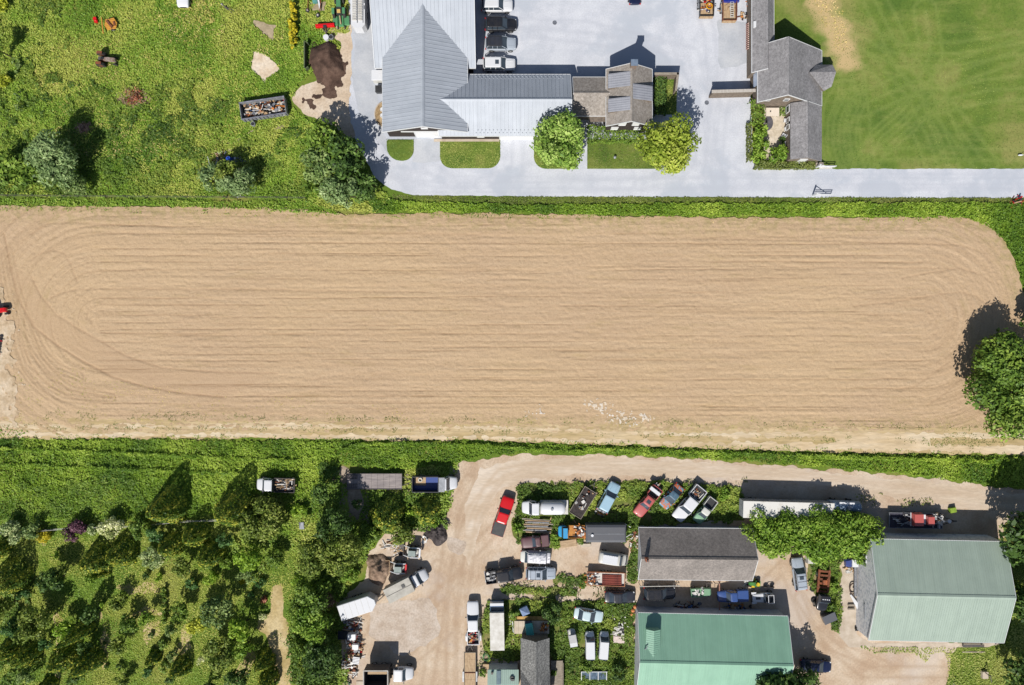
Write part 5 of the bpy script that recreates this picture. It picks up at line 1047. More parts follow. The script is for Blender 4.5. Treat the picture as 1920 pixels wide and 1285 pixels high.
for k in range(6):
    a0 = -.9+.3*k; a1 = a0+.3; b.add([(-1.4, -.25*math.cos(a0), .5+.4*math.sin(a0)), (1.4, -.25*math.cos(a0), .5+.4*math.sin(a0)), (1.4, -.25*math.cos(a1), .5+.4*math.sin(a1)), (-1.4, -.25*math.cos(a1), .5+.4*math.sin(a1)), (-1.4, .05-.25*math.cos(a0), .5+.4*math.sin(a0)), (1.4, .05-.25*math.cos(a0), .5+.4*math.sin(a0)), (1.4, .05-.25*math.cos(a1), .5+.4*math.sin(a1)), (-1.4, .05-.25*math.cos(a1), .5+.4*math.sin(a1))], [(0, 1, 2, 3), (7, 6, 5, 4), (0, 4, 5, 1), (3, 2, 6, 7)])
b.bb(-1.4, 1.4, -.12, .2, .78, .86); b.build('blade', pr, th); b = MB(); b.tube((0, 0, .5), (0, -1.1, .4), .09); b.tube((-.7, 0, .4), (0, -1.0, .4), .06); b.tube((.7, 0, .4), (0, -1.0, .4), .06); b.build('frame', iron, th); MB().box(0, -.25, .8, .5, .5, .2).build('bracket', black, th)
th = veh('hay_tedder', 203, 46, 12, 'orange yellow hay machine with slatted deck lying in the meadow', 'implement', z=.6)
oy_ = paint('implement_orange', 226, 160, 62, .6, .15)
b = MB()
for k in range(7): b.box(.35, -.72+k*.24, .55, 1.9-.18*abs(k-3), .17, .08)
b.build('slat_deck', oy_, th); b = MB(); b.tube((-1.0, -1.15, .6), (-.75, 1.15, .65), .09); b.build('cross_beam', oy_, th); b = MB(); b.box(.2, 0, .68, .3, 1.3, .16, rz=.5); b.box(.9, -.1, .66, .25, .6, .12); b.build('gearbox', rust, th); wheels(th, (.4,), 1.7, .3, .16)
o = MB(); o.cyl(0, 0, 0, .5, .28); o.box(.1, -.35, .2, .5, .3, .35); o = o.build('fuel_can', pr); x, y = P(181, 38); o.location = (x, y, 0); tag(o, 'small red can in the grass beside the orange hay machine', 'can')
th = veh('horse_plough', 426, 15, 145, 'old black walking plough with long thin handles in the grass', 'plough', z=.5)
b = MB(); b.tube((-1.2, -.25, .7), (.4, 0, .3), .04, n=6); b.tube((-1.2, .25, .7), (.4, 0, .3), .04, n=6); b.tube((.4, 0, .3), (1.3, 0, .35), .06, n=6); b.build('handle', iron, th); MB().frus(-.1, .6, -.2, .2, 0, .2, .5, -.05, .05, .45).build('share', iron, th); MB().tube((1.1, -.08, .2), (1.1, .08, .2), .2, n=12).build('wheel', whitedull, th)
# white ribbed trailer at the top edge
th = veh('motor_coach', 671, -28, 270, 'long white ribbed roof trailer at the edge of the gravel drive', 'trailer', z=2.2)
b = MB(); b.prism([(-5.5, -1.02), (5.8, -1.02), (6.25, -.6), (6.25, .6), (5.8, 1.02), (-5.5, 1.02)], .4, 2.2); b.build('body', pw, th)
b = MB()
for k in range(28):
    for s in (-.52, .32): b.box(-4.6+k*.36, s, 2.28, .22, .62, .1)
b.build('roof_ribs', whitedull, th); b = MB(); b.bb(-5.4, 5.6, -.12, -.06, 2.2, 2.34); b.bb(-5.4, 5.6, .72, .78, 2.2, 2.32); b.build('roof_rail', steel, th)
for k in range(4): MB().box(3.3-k*.9, .93, 2.22, .55, .1, .04).build('skylight', glass, th)
wheels(th, (-2, 3.6), 2.05, .42)
# white and blue pickup nose top edge
pickup(342, -20, 270, 'white pickup truck nose entering at the top edge over the dry grass', pw, L=5.2, W=1.85, bedL=1.6, cabL=2.0)
# carts at the top edge
def dumpcart(px, py, label, inner):
    th = veh('garden_trailer', px, py, 90, label, 'trailer', z=1.0)
    MB().bb(-2.2, 1.6, -1.0, 1.0, .55, .63).build('deck', wood, th); b = MB(); b.bb(-2.2, 1.6, -1.05, -.98, .63, 1.25); b.bb(-2.2, 1.6, .98, 1.05, .63, 1.25); b.bb(-2.27, -2.2, -1.05, 1.05, .5, 1.1); b.bb(1.6, 1.67, -1.05, 1.05, .5, 1.25); b.build('side_wall', inner, th); MB().bb(-2.36, -2.27, -1.0, 1.0, .4, 1.0).build('tailgate', wood, th); wheels(th, (-.6, .2), 2.4, .34, .2)
    for s in (-1, 1): MB().box(-.2, s*1.15, .78, 1.5, .2, .06).build('mudguard', steel, th)
dumpcart(1325, 2, 'open tipping trailer full of mixed scrap at the top edge', black)
dumpcart(1368, 10, 'open wooden trailer loaded with boards and a striped frame at the top edge', rust)
# machines on the left edge of the field
th = veh('red_tractor', -6, 583, 8, 'small red tractor at the left edge of the ploughed field', 'tractor', z=1)
MB().loft([(-.2, .35, .6, 1.2, .3), (1.2, .33, .6, 1.1, .28), (1.35, .25, .65, 1.0, .22)]).build('bonnet', pr, th); MB().bb(-1.0, -.2, -.4, .4, .5, 1.0).build('body', pr, th); MB().box(-.6, 0, 1.1, .4, .5, .15).build('seat', G['orange_frame'], th)
for s in (-1, 1): MB().tube((-.7, s*.55, .65), (-.7, s*.9, .65), .65, n=18).build('wheel', tyre, th); MB().tube((1.0, s*.45, .35), (1.0, s*.65, .35), .35, n=14).build('wheel', tyre, th)
th = veh('disc_harrow', -10, 650, 80, 'dark red disc harrow at the left edge below the red tractor', 'implement', z=.5)
b = MB(); b.tube((-1.6, 0, .5), (1.6, 0, .5), .08); b.tube((-1.6, .8, .5), (1.6, .8, .5), .08); b.tube((-1.0, -1, .5), (-1, 1, .5), .06); b.tube((1.0, -1, .5), (1, 1, .5), .06); b.build('frame', pr, th)
for k in range(9): MB().tube((-1.6+k*.4, -.5, .3), (-1.57+k*.4, -.5, .3), .3, n=14).build('disc', iron, th)
# ================================================================== TREES, SHRUBS AND HEDGES
def trunk_part(th, r, h, rng, lean=0.0):
    mb = MB(); tr = max(.06, r*.07); top = (rng.uniform(-.15, .15)*r, rng.uniform(-.15, .15)*r, h*.55)
    mb.tube((0, 0, -.1), top, tr, tr*.6, 7)
    o = mb.build('trunk', bark, th)
    for i in range(5):
        a = 2*math.pi*i/5+rng.uniform(-.4, .4); q = (top[0]+math.cos(a)*r*.6, top[1]+math.sin(a)*r*.6, h*rng.uniform(.62, .85))
        MB().tube((top[0]*.8, top[1]*.8, h*.42), q, tr*.45, tr*.15, 5).build('limb', bark, o)
    return o
def crown(th, r, h, kind, seed, s=None, n=None, ry=None, flat=.75, lobes=None, lo=.28, dens=1.0, asp=.55, name='crown'):
    r = r*.9; ry = ry*.9 if ry else None
    """uneven crown of leaf clumps gathered on boughs"""
    rng = np.random.default_rng(seed); ry = ry or r; s = s or min(.42, .13+.055*r)
    nl = lobes or int(10+5*r)
    hz = h*(1-lo)/2; cz = h*lo+hz
    L_ = []
    for i in range(nl):
        a = rng.uniform(0, 2*np.pi); q = rng.uniform(.1, 1)**.55*.74; zz = rng.uniform(-.6, .75)*np.sqrt(max(0, 1-q*q))
        L_.append((math.cos(a)*q*r, math.sin(a)*q*ry, cz+zz*hz, rng.uniform(.24, .42)*min(r, ry)))
    L_ = np.array(L_); area = 4*np.pi*(L_[:, 3]**2).sum()
    N = n or int(min(15000, max(160, dens*1.05*area/(s*s*2*asp)*.62)))
    k = rng.choice(nl, N, p=(L_[:, 3]**2)/(L_[:, 3]**2).sum())
    d = rng.normal(size=(N, 3)); d[:, 2] += .25; d /= np.linalg.norm(d, axis=1, keepdims=True)
    rad = L_[k, 3]*(1.08-.38*rng.random(N)**1.5); rad = rad*(1+.16*np.sin(d[:, 0]*7+k)*np.sin(d[:, 1]*6+2*k))
    c = L_[k, :3]+d*rad[:, None]*np.array([1, 1, .85]); c[:, 2] = np.maximum(c[:, 2], .08)
    nrm = d+rng.normal(0, .55, size=(N, 3)); nrm[:, 2] += .35
    tone = np.clip(.5+.13*rng.normal(size=N)+(rng.random(nl)[k]-.5)*.35, 0, 1)
    return leafmesh(name, c, nrm, s*rng.uniform(.6, 1.25, N), tone, G['leaf_'+kind], th, asp=asp, rng=rng)
def cone(th, r, h, kind, seed, s=.2):
    rng = np.random.default_rng(seed); N = int(min(7500, 2.6*math.pi*r*math.hypot(r, h)/(s*s*1.1)*.62)+300)
    u = 1-np.sqrt(rng.random(N)); a = rng.uniform(0, 2*np.pi, N); z = .12+u*(h-.12)
    rr = r*(1-u**1.5)**.85*(1+.10*np.sin(3*a+seed)+.07*np.sin(7*a+2*seed+u*9))*(1-.25*rng.random(N)**2.5)
    c = np.column_stack([rr*np.cos(a), rr*np.sin(a), z]); sl = r/h
    nrm = np.column_stack([np.cos(a), np.sin(a), np.full(N, sl+.25)])+rng.normal(0, .38, (N, 3))
    tone = np.clip(.48+.15*rng.normal(size=N)+.12*np.sin(5*a), 0, 1)
    o = leafmesh('crown', c, nrm, s*rng.uniform(.7, 1.3, N), tone, G['leaf_'+kind], th, rng=rng)
    MB().tube((0, 0, -.1), (0, 0, h*.8), .11, .03, 6).build('trunk', bark, th); return o
_seed = [500]
def tree(px, py, rp, h, kind, label, form='round', name='tree', cat='tree', ry=None, rot=0, group=None, **k):
    """rp: crown radius as surveyed; h height in metres"""
    _seed[0] += 1; x, y = P(px, py, .6*h if form != 'cone' else .15*h); r = rp/12.5
    th = thing(name, label, cat, x, y, 0, rot, group)
    if form == 'cone': cone(th, r, h, kind, _seed[0], **k)
    else:
        crown(th, r, h, kind, _seed[0], ry=(ry/12.5 if ry else None), **k)
        if form == 'round': trunk_part(th, r, h, random.Random(_seed[0]))
        else: MB().tube((0, 0, -.05), (.05, .05, h*.6), max(.03, r*.05), .02, 5).build('stem', bark, th)
    return th
def shrub(px, py, rp, h, kind, label, **k): return tree(px, py, rp, h, kind, label, form='shrub', name=k.pop('name', 'shrub'), cat=k.pop('cat', 'shrub'), lo=k.pop('lo', .05), **k)
# --- house trees
tree(1045, 268, 54, 7.5, 'maple', 'round leafy tree with fresh green crown in front of the metal barn', dens=1.15, s=.25)
tree(1251, 270, 57, 7.5, 'maplelime', 'round yellow green tree at the corner of the shingled cottage', dens=1.1, s=.25)
tree(1886, 724, 80, 6.2, 'green', 'large dark green tree overhanging the right end of the ploughed field', ry=112, s=.3, dens=1.1)
tree(1955, 600, 42, 5, 'deep', 'dark tree at the right edge just above the big field tree', s=.4)
tree(1945, 1010, 70, 9, 'deep', 'tall dark tree shading the road end at the right edge', ry=70, s=.42)
tree(1935, 1130, 48, 7, 'deep', 'dark tree at the right edge behind the sage green barn', s=.4)
tree(1918, 1262, 40, 6, 'deep', 'dark tree at the bottom right corner of the lawn')
tree(1450, 1300, 62, 7.0, 'deep', 'dark green tree leaning over the mint green roof at the bottom edge', ry=52, s=.38)
tree(1510, 1285, 34, 6.5, 'deep', 'shadowy tree between green roof barn and dark blue car')
# vine covered thicket
xs_ = [(1425, 1002, 34), (1470, 1000, 40), (1520, 1000, 42), (1570, 1005, 42), (1615, 1008, 36), (1455, 1022, 30), (1540, 1026, 32), (1600, 1030, 26)]
th = thing('vine_thicket', 'long bright green vine covered thicket between the workshop and the sage green barn', 'thicket', *P(1520, 1003, 2.5))
x0, y0 = th.location.x, th.location.y
for i, (a, b_, r_) in enumerate(xs_):
    o = crown(th, r_/12.5*1.28, 4.4-.12*abs(i-3), 'bright', 900+i, s=.22, lo=.1, dens=1.25, name='foliage'); q = P(a, b_-5, 2.5); o.location = (q[0]-x0, q[1]-y0, 0)
for k in range(4): MB().tube((-6+4*k, 0, -.1), (-6+4*k+.3, .3, 2.6), .12, .05, 6).build('trunk', bark, th)
# --- meadow trees
tree(104, 305, 50, 6.5, 'silver', 'large silvery tree standing at the field edge in the top left', ry=56, s=.3, flat=.8, asp=.35)
tree(140, 350, 26, 3.4, 'greygreen', 'low grey green tree beside the large silvery one', s=.26, asp=.35)
shrub(34, 318, 56, 3.0, 'green', 'broad green thicket left of the silvery tree', ry=40)
tree(403, 335, 30, 3.6, 'silver', 'silvery bush tree left half of the pair by the scrap heap', s=.26, asp=.35)
tree(448, 338, 34, 4.2, 'silver', 'silvery bush tree right half of the pair by the scrap heap', s=.26, asp=.35)
tree(424, 318, 24, 4.2, 'brown', 'thin brownish tree between the two silvery bush trees', s=.2)
tree(610, 266, 44, 5.5, 'green', 'upper green tree of the clump where the drive bends', s=.32)
tree(647, 298, 44, 6.0, 'deep', 'dark green tree in the clump nearest the drive', s=.32)
tree(598, 308, 38, 5.0, 'greygreen', 'grey green tree on the left of the clump by the drive', s=.28)
tree(640, 360, 46, 5.0, 'silver', 'silvery green tree at the bottom of the clump by the field', ry=34, s=.28, asp=.35)
tree(682, 350, 36, 4.5, 'deep', 'dark green tree at the foot of the drive bend')
shrub(585, 345, 22, 2.0, 'green', 'low green bush left of the silvery clump tree')
tree(-8, 90, 20, 5, 'green', 'tree at the left edge of the meadow casting a dark shadow')
shrub(6, 150, 16, 1.6, 'yellow', 'yellow green bush on the left edge of the meadow')
shrub(2, 10, 16, 1.6, 'yellow', 'yellow bush in the top left corner')
shrub(34, 190, 9, 1.6, 'greygreen', 'thin grey green bush in the left meadow', ry=36)
shrub(30, 120, 8, 1.4, 'greygreen', 'narrow grey bush beside the dark tree shadow', ry=24)
th = thing('yellow_hedge', 'narrow clipped yellow hedge running down from the top edge', 'hedge', *P(549, 45, 1)); 
o = crown(th, .75, 1.7, 'gold', 930, ry=5.4, s=.16, lo=.02, lobes=46, n=3600, name='foliage'); MB().tube((0, 0, 0), (0, .1, 1.0), .05).build('stem', bark, th)
o2 = o
# --- dead brush
def brush(px, py, rp, h, label, seed, col='redbrown'):
    rng = random.Random(seed); th = thing('brush_pile', label, 'brush pile', *P(px, py)); b = MB()
    for k in range(150):
        a = rng.uniform(0, 6.28); q = rng.random()**.6*rp/12.5; x, y = q*math.cos(a)*1.25, q*math.sin(a)*.8; z = h*(1-q/(rp/12.5))*rng.random()+.08; t = rng.uniform(0, 3.14); L_ = rng.uniform(.3, .9)
        b.tube((x-math.cos(t)*L_/2, y-math.sin(t)*L_/2, z), (x+math.cos(t)*L_/2, y+math.sin(t)*L_/2, z+rng.uniform(-.15, .2)), rng.uniform(.02, .05), n=4)
    b.build('branches', M('dead_branch', S(190, 160, 140), S(130, 96, 78), .9, 3), th)
    crown(th, rp/12.5*.9, h, col, seed, s=.12, lo=0, n=500, name='dead_leaves'); return th
brush(252, 184, 26, .7, 'rusty red brown brush pile in the middle of the meadow', 11); brush(158, 240, 13, .4, 'small faded brush heap below the big brown brush pile', 12, 'twig')
brush(612, 1122, 22, .8, 'bare grey brushwood between tall hedge and white trailer', 13, 'twig')
# --- clipped hedges near the houses
def hedge(pts, wpx, h, kind, label, name='hedge', s=.16, n=None, lo=.02, cat='hedge'):
    """box hedge along a line"""
    _seed[0] += 1; rng = np.random.default_rng(_seed[0]); q = [P(a, b_, h*.7) for a, b_ in pts]; x0, y0 = q[0]; th = thing(name, label, cat, x0, y0); w_ = wpx/12.5
    C_ = []; Nn = []
    for (xa, ya), (xb, yb) in zip(q[:-1], q[1:]):
        L_ = math.hypot(xb-xa, yb-ya); N = int((L_*w_+2*h*L_)*1.5/(s*s*1.1)); t = rng.random(N)*1.04-.02; sd = rng.uniform(-1, 1, N); top = rng.random(N) < w_/(w_+2*h)
        side = np.where(top, sd, np.sign(sd)); z = np.where(top, h*(1-.06*sd**4), rng.random(N)*h)+rng.normal(0, .05, N)
        ux, uy = (xb-xa)/L_, (yb-ya)/L_; off = side*w_/2*(1+.1*np.sin(t*L_*2.3))
        C_.append(np.column_stack([xa+ux*L_*t-uy*off-x0, ya+uy*L_*t+ux*off-y0, z])); Nn.append(np.column_stack([-uy*np.where(top, 0, side), ux*np.where(top, 0, side), np.where(top, 1, .2)])+rng.normal(0, .4, (N, 3)))
    c = np.concatenate(C_); nn = np.concatenate(Nn); tone = np.clip(.5+.15*rng.normal(size=len(c)), 0, 1)
    leafmesh('foliage', c, nn, s*rng.uniform(.6, 1.3, len(c)), tone, G['leaf_'+kind], th, rng=rng)
    b = MB()
    for (xa, ya), (xb, yb) in zip(q[:-1], q[1:]):
        n_ = max(1, int(math.hypot(xb-xa, yb-ya)/1.2))
        for i in range(n_): f = (i+.5)/n_; b.tube((xa+(xb-xa)*f-x0, ya+(yb-ya)*f-y0, -.05), (xa+(xb-xa)*f-x0, ya+(yb-ya)*f-y0, h*.8), .04, n=5)
    b.build('stems', bark, th); return th
hedge([(1102, 252), (1200, 252)], 30, 1.1, 'green', 'deep clipped hedge below the south wall of the shingled cottage')
hedge([(1238, 146), (1238, 215)], 20, 1.3, 'deep', 'leafy hedge against the east side of the shingled cottage')
hedge([(1406, 211), (1432, 211)], 40, 1.5, 'green', 'square cut hedge block at the corner of the saltbox house')
hedge([(1416, 310), (1526, 310)], 13, .9, 'olive', 'long low clipped hedge along the drive below the courtyard')
hedge([(1404, 232), (1405, 302)], 7, .8, 'olive', 'thin clipped hedge up the west side of the courtyard bushes')
for i, (a, b_, r_, lb) in enumerate(((1424, 246, 17, 'bright bush just below the square cut hedge block'), (1428, 270, 18, 'bright bush midway down the courtyard hedge line'), (1424, 294, 16, 'bright bush at the lower corner of the courtyard'), (1462, 291, 21, 'rounded bright bush between the courtyard and the long low hedge'), (1466, 262, 8, 'small dark bush on the courtyard paving'))):
    shrub(a, b_, r_, 2.0 if r_ > 10 else .9, 'bright' if r_ > 10 else 'deep', lb)
hedge([(1469, 194), (1469, 218)], 12, .5, 'green', 'small planted strip right of the white courtyard table', cat='plant bed', name='plant_bed')
# --- orchard: conifers, yellow sunlit rim put into their leaf colour
OC = [(318, 948, 36, 8.0, 'tall sunlight tinted conifer whose shadow reaches far up the verge, left of two'), (442, 952, 36, 8.4, 'tall sunlight tinted conifer whose shadow points up beside the flatbed truck'),
      (326, 1020, 25, 5.6, 'sunlight tinted conifer below the tall left one by the fence'), (370, 1000, 25, 5.6, 'sunlight tinted conifer between the two tall ones, just below the wire fence'),
      (397, 1040, 26, 5.4, 'sunlight tinted conifer in the second row left of the bright round tree'), (24, 1082, 34, 7.4, 'tall sunlight tinted conifer at the left edge of the orchard'),
      (184, 1048, 29, 5.4, 'sunlight tinted conifer below the white flowering bush, left of a pair'), (232, 1036, 28, 5.4, 'sunlight tinted conifer below the white flowering bush, right of a pair'),
      (57, 1226, 22, 5.2, 'sunlight tinted conifer near the bottom left of the orchard'), (124, 1232, 26, 5.6, 'sunlight tinted conifer right of the thin worn path at the bottom left'),
      (172, 1238, 22, 6.8, 'narrow conifer near the bottom with long dark shadow'), (158, 1180, 16, 8.5, 'slim tall conifer with the longest shadow in the orchard'),
      (340, 1250, 19, 4.4, 'dark conifer left of the white blossom column'), (290, 1232, 13, 3.4, 'small dark conifer in the lower middle of the orchard'),
      (92, 1285, 16, 4.6, 'narrow conifer cut by the bottom edge on the left'), (20, 1218, 20, 4.6, 'conifer at the left edge near the bottom'),
      (4, 1030, 16, 6.0, 'conifer cut by the left edge under the flowering bush'), (198, 1074, 9, 2.4, 'tiny conifer under the sunlight tinted pair'),
      (497, 1236, 19, 5.0, 'conifer beside the straw coloured path, upper one'), (505, 1270, 20, 4.6, 'conifer beside the straw coloured path, lower one'),
      (728, 966, 36, 5.2, 'broad conifer below the grey deck trailer'), (800, 958, 28, 4.2, 'conifer below the dump truck')]
for a, b_, r_, h_, lb in OC: tree(a, b_, r_*.93, h_*.9, 'conifer', lb, form='cone', name='conifer', cat='conifer')
OT = [ # px, py, r, h, kind, form, label
 (22, 998, 26, 2.6, 'bloom', 's', 'pale flowering bush at the left end of the wire fence'), (62, 995, 18, 2.4, 'greygreen', 's', 'grey green bush right of the pale flowering one'), (79, 1006, 17, 1.6, 'gold', 's', 'golden yellow bush left of the purple one'),
 (141, 997, 24, 2.4, 'purple', 's', 'dark purple leaved bush by the wire fence'), (171, 993, 13, 1.6, 'bloom', 's', 'small pale bush between purple bush and white blossom'), (208, 990, 25, 2.8, 'whitebloom', 's', 'white blossoming bush by the wire fence'),
 (262, 992, 24, 2.8, 'green', 's', 'feathery green bush right of the white blossom'), (292, 1002, 20, 3.0, 'teal', 's', 'dark teal bush below the tall left conifer'),
 (285, 1048, 26, 2.8, 'bloom', 's', 'pale blue flowering bush in the middle of the orchard'), (296, 1083, 11, 1.2, 'lime', 's', 'low lime bush under the pale blue flowering one'), (272, 1080, 9, 1.4, 'deep', 's', 'small dark bush left of the low lime bush'),
 (422, 1012, 17, 3.4, 'teal', 's', 'blue green feathery bush between two conifers'), (490, 976, 46, 3.8, 'brown', 't', 'large olive green tree below the flatbed truck'), (515, 1000, 22, 3.4, 'green', 't', 'green tree joined to the large olive one on its lower right'),
 (466, 1046, 31, 4.6, 'lime', 't', 'bright lime green round tree in the centre of the orchard'), (462, 1080, 18, 2.8, 'greygreen', 's', 'palm like grey green bush under the lime tree'), (516, 1046, 22, 2.8, 'green', 's', 'green bush at the head of the straw path'),
 (424, 1058, 14, 2.2, 'bright', 's', 'light bush between the conifer and the lime tree'), (342, 1064, 25, 3.8, 'brown', 't', 'olive tree below the second row conifers'), (360, 1094, 15, 1.6, 'teal', 's', 'blue green fern like bush under the olive tree'),
 (395, 1086, 17, 2.4, 'lime', 's', 'vivid lime bush in the middle of the orchard'), (455, 1090, 8, .9, 'gold', 's', 'little orange yellow plant below the palm like bush'), (487, 1092, 13, 1.4, 'teal', 's', 'low teal bush left of the straw path head'),
 (98, 1090, 28, 4.6, 'deep', 't', 'dark tree right of the left edge conifer'), (86, 1076, 12, 4.8, 'greygreen', 's', 'pale tuft bush on the dark tree'), (118, 1072, 14, 4.0, 'brown', 's', 'brownish bush above the thin worn path'),
 (104, 1042, 9, 1.2, 'lime', 's', 'small lime bush in the open orchard grass'), (170, 1086, 15, 1.5, 'bright', 's', 'low light green bush under the left sunlight tinted conifer'), (40, 1116, 13, 2.8, 'teal', 's', 'round teal bush under the left edge conifer'),
 (8, 1138, 24, 4.4, 'brown', 't', 'olive tree on the left edge of the orchard'), (62, 1168, 39, 5.4, 'brown', 't', 'broad olive crowned tree on the left of the orchard'), (18, 1180, 20, 3.4, 'teal', 's', 'teal bush under the left edge olive tree'),
 (126, 1182, 26, 3.6, 'lime', 't', 'bright leafed tree right of the thin worn path'), (84, 1208, 15, 2.4, 'teal', 's', 'teal bush below the broad olive tree'), (8, 1240, 16, 3, 'green', 's', 'green bush at the left edge near the bottom'),
 (50, 1268, 18, 3.0, 'greygreen', 's', 'grey green bush at the bottom left'), (140, 1268, 20, 3.4, 'deep', 's', 'dark bush at the bottom edge left of the lone round ball'), (170, 1150, 18, 4.5, 'deep', 't', 'dark tree in the shade column of the orchard'), (158, 1215, 16, 3.2, 'deep', 's', 'dark bush in the shade column of the orchard'),
 (222, 1127, 21, 2.8, 'brown', 't', 'isolated dark olive round tree in open grass'), (189, 1134, 7, 1.0, 'lime', 's', 'tiny lime bush left of the isolated olive tree'), (243, 1168, 23, 3.0, 'green', 't', 'green round tree left of its paler twin'),
 (274, 1158, 16, 3.4, 'bright', 't', 'paler twin beside the green round tree'), (222, 1212, 21, 2.6, 'brown', 't', 'olive round tree above the small clipped ball'), (228, 1276, 17, 2.4, 'brown', 's', 'olive bush below the small clipped ball'),
 (276, 1262, 12, 1.8, 'teal', 's', 'teal bush in the lower middle of the orchard'), (283, 1192, 6, .8, 'greygreen', 's', 'tiny bush at the top of the pinkish worn patch'), (283, 1221, 6, .8, 'lime', 's', 'tiny lime bush at the foot of the pinkish worn patch'),
 (318, 1184, 13, 2.2, 'greygreen', 's', 'grey bush right of the pinkish worn patch'), (304, 1208, 13, 1.2, 'green', 's', 'low green bush under the grey bush'), (322, 1230, 13, 2.2, 'greygreen', 's', 'second grey bush below the low green one'), (308, 1250, 13, 1.2, 'green', 's', 'low green bush near the bottom of the shrub column'), (318, 1276, 14, 1.8, 'deep', 's', 'dark green bush at the bottom of the shrub column'),
 (337, 1146, 22, 3.0, 'green', 't', 'dense green round tree left of the yellow green column tree'), (371, 1168, 23, 5.2, 'yellow', 't', 'tall yellow green tree left of the blue grey one', ), (411, 1145, 35, 6.0, 'greygreen', 't', 'blue grey leaved tree in the lower orchard'),
 (450, 1178, 27, 5.0, 'lime', 't', 'bright green tree right of the blue grey one'), (456, 1216, 20, 4.4, 'bright', 't', 'bright green tree under its larger bright neighbour'), (414, 1226, 37, 4.8, 'brown', 't', 'broad olive yellow tree at the foot of the blue grey one'),
 (376, 1240, 9, 2.4, 'whitebloom', 's', 'narrow bush covered in white blossom'), (400, 1270, 11, 1.4, 'green', 's', 'small green bush under the broad olive yellow tree'), (390, 1288, 14, 2.4, 'deep', 's', 'dark bush on the bottom edge below the small green one'),
 (472, 1116, 8, 1.4, 'teal', 's', 'small teal ball bush near the straw path'), (494, 1126, 9, .9, 'redbrown', 's', 'small reddish bush near the straw path'), (492, 1156, 11, 1.2, 'whitebloom', 's', 'white rose bush beside the straw path'), (480, 1214, 8, 1.6, 'green', 's', 'small dark bush by the lower straw path'),
 (446, 1274, 28, 4.6, 'deep', 't', 'dark crowned tree on the bottom edge left of the straw path'),
 (590, 1040, 44, 7.5, 'brown', 't', 'big dark olive tree at the head of the tall hedge, left half'), (640, 1032, 42, 7.5, 'brown', 't', 'big dark olive tree at the head of the tall hedge, right half'), (630, 985, 36, 7.5, 'deep', 't', 'dark tree standing in the shade left of the deck trailer'),
 (585, 1116, 40, 5.5, 'green', 't', 'green tree at the top of the tall hedge beside the straw path'), (588, 1168, 42, 5.5, 'bright', 't', 'bright green tree midway down the tall hedge beside the straw path'), (600, 1235, 44, 6.5, 'deep', 't', 'dark green tree low on the tall hedge beside the junk heap'), (596, 1290, 44, 6.0, 'green', 't', 'green tree of the tall hedge at the bottom edge'), (555, 1150, 22, 3.0, 'green', 's', 'green hedge bush hugging the straw path'), (562, 1215, 20, 2.6, 'green', 's', 'lower green hedge bush hugging the straw path'), (556, 1090, 18, 2.4, 'lime', 's', 'light green bush at the top right of the straw path'),
 (655, 1078, 20, 1.8, 'bright', 's', 'bright bush between big olive tree and soil heap'), (690, 1006, 26, 2.6, 'green', 's', 'bush left of the shady conifer'), (755, 1000, 26, 3.0, 'brown', 't', 'olive bush tree between the two yard conifers'), (770, 962, 14, 1.6, 'lime', 's', 'lime undergrowth between the two yard conifers'), (815, 978, 14, 1.4, 'bright', 's', 'bright undergrowth right of the yard conifers'), (560, 960, 16, 1.6, 'lime', 's', 'lime bush right of the large olive tree'),
 (600, 925, 22, 4.5, 'deep', 't', 'dark tree at the left end of the deck trailer'), (670, 945, 12, 2.2, 'deep', 's', 'dark bush in the shade under the deck trailer'),
 (1545, 1058, 12, 1.4, 'green', 's', 'bush under the thicket near the white tank'), (1566, 1100, 11, 1.3, 'bright', 's', 'bush right of the stripped truck'), (1560, 1140, 11, 1.3, 'green', 's', 'bush right of the black truck cab'), (1620, 1050, 14, 3.2, 'green', 's', 'creeper climbing the corner of the sage green barn'),
 (965, 1150, 12, 1.2, 'green', 's', 'bush beside the two loose pale tyres'), (905, 1262, 10, 1.2, 'green', 's', 'bush between plank trailer and mint roofed shed'), (1035, 1148, 22, 2.2, 'deep', 's', 'dark bush behind the yellow plank platform'), (1180, 990, 10, 1.0, 'green', 's', 'bush at the nose of the grey covered trailer'), (1100, 1245, 16, 1.5, 'green', 's', 'bush above the row of old windows'), (1160, 1262, 18, 2.0, 'deep', 's', 'dark bush right of the row of old windows'), (1040, 1262, 8, 1, 'green', 's', 'bush below the cabin deck'),
 (970, 990, 12, 1.2, 'bright', 's', 'bush above the maroon pickup'), (1040, 1012, 12, 1.0, 'bright', 's', 'bush right of the maroon pickup'), (1355, 925, 16, 1.0, 'bright', 's', 'low weeds bush right of the row of wrecks'), (1240, 905, 10, .9, 'green', 's', 'low bush above the rusting blue car')]
for a, b_, r_, h_, kd, fm, lb in OT:
    if a < 560 and b_ > 1000: r_ *= .93
    if fm == 't': tree(a, b_, r_, h_, kd, lb, form='round', s=.22)
    else: shrub(a, b_, r_, h_, kd, lb, s=.17)
for a, b_, r_, lb in ((225, 1250, 8, 'largest clipped ball bush in open grass'), (199, 1251, 5, 'small clipped ball left of the largest one'), (197, 1230, 4, 'tiny clipped ball, third from the bottom'), (196, 1206, 4, 'tiny clipped ball at the top of its row')):
    shrub(a, b_, r_, r_/12.5*1.5, 'deep', lb, name='ball_bush', s=.12)
for i in range(7):
    shrub(307+random.Random(i).uniform(-1, 1), 1105+i*10, 6, 1.0, 'green', ['topmost', 'second from the top', 'third from the top', 'middle', 'third from the bottom', 'second from the bottom', 'lowest'][i]+' bush of the thin dark hedge row of seven', name='hedge_bush', s=.15, group='thin row of dark bushes in the orchard')
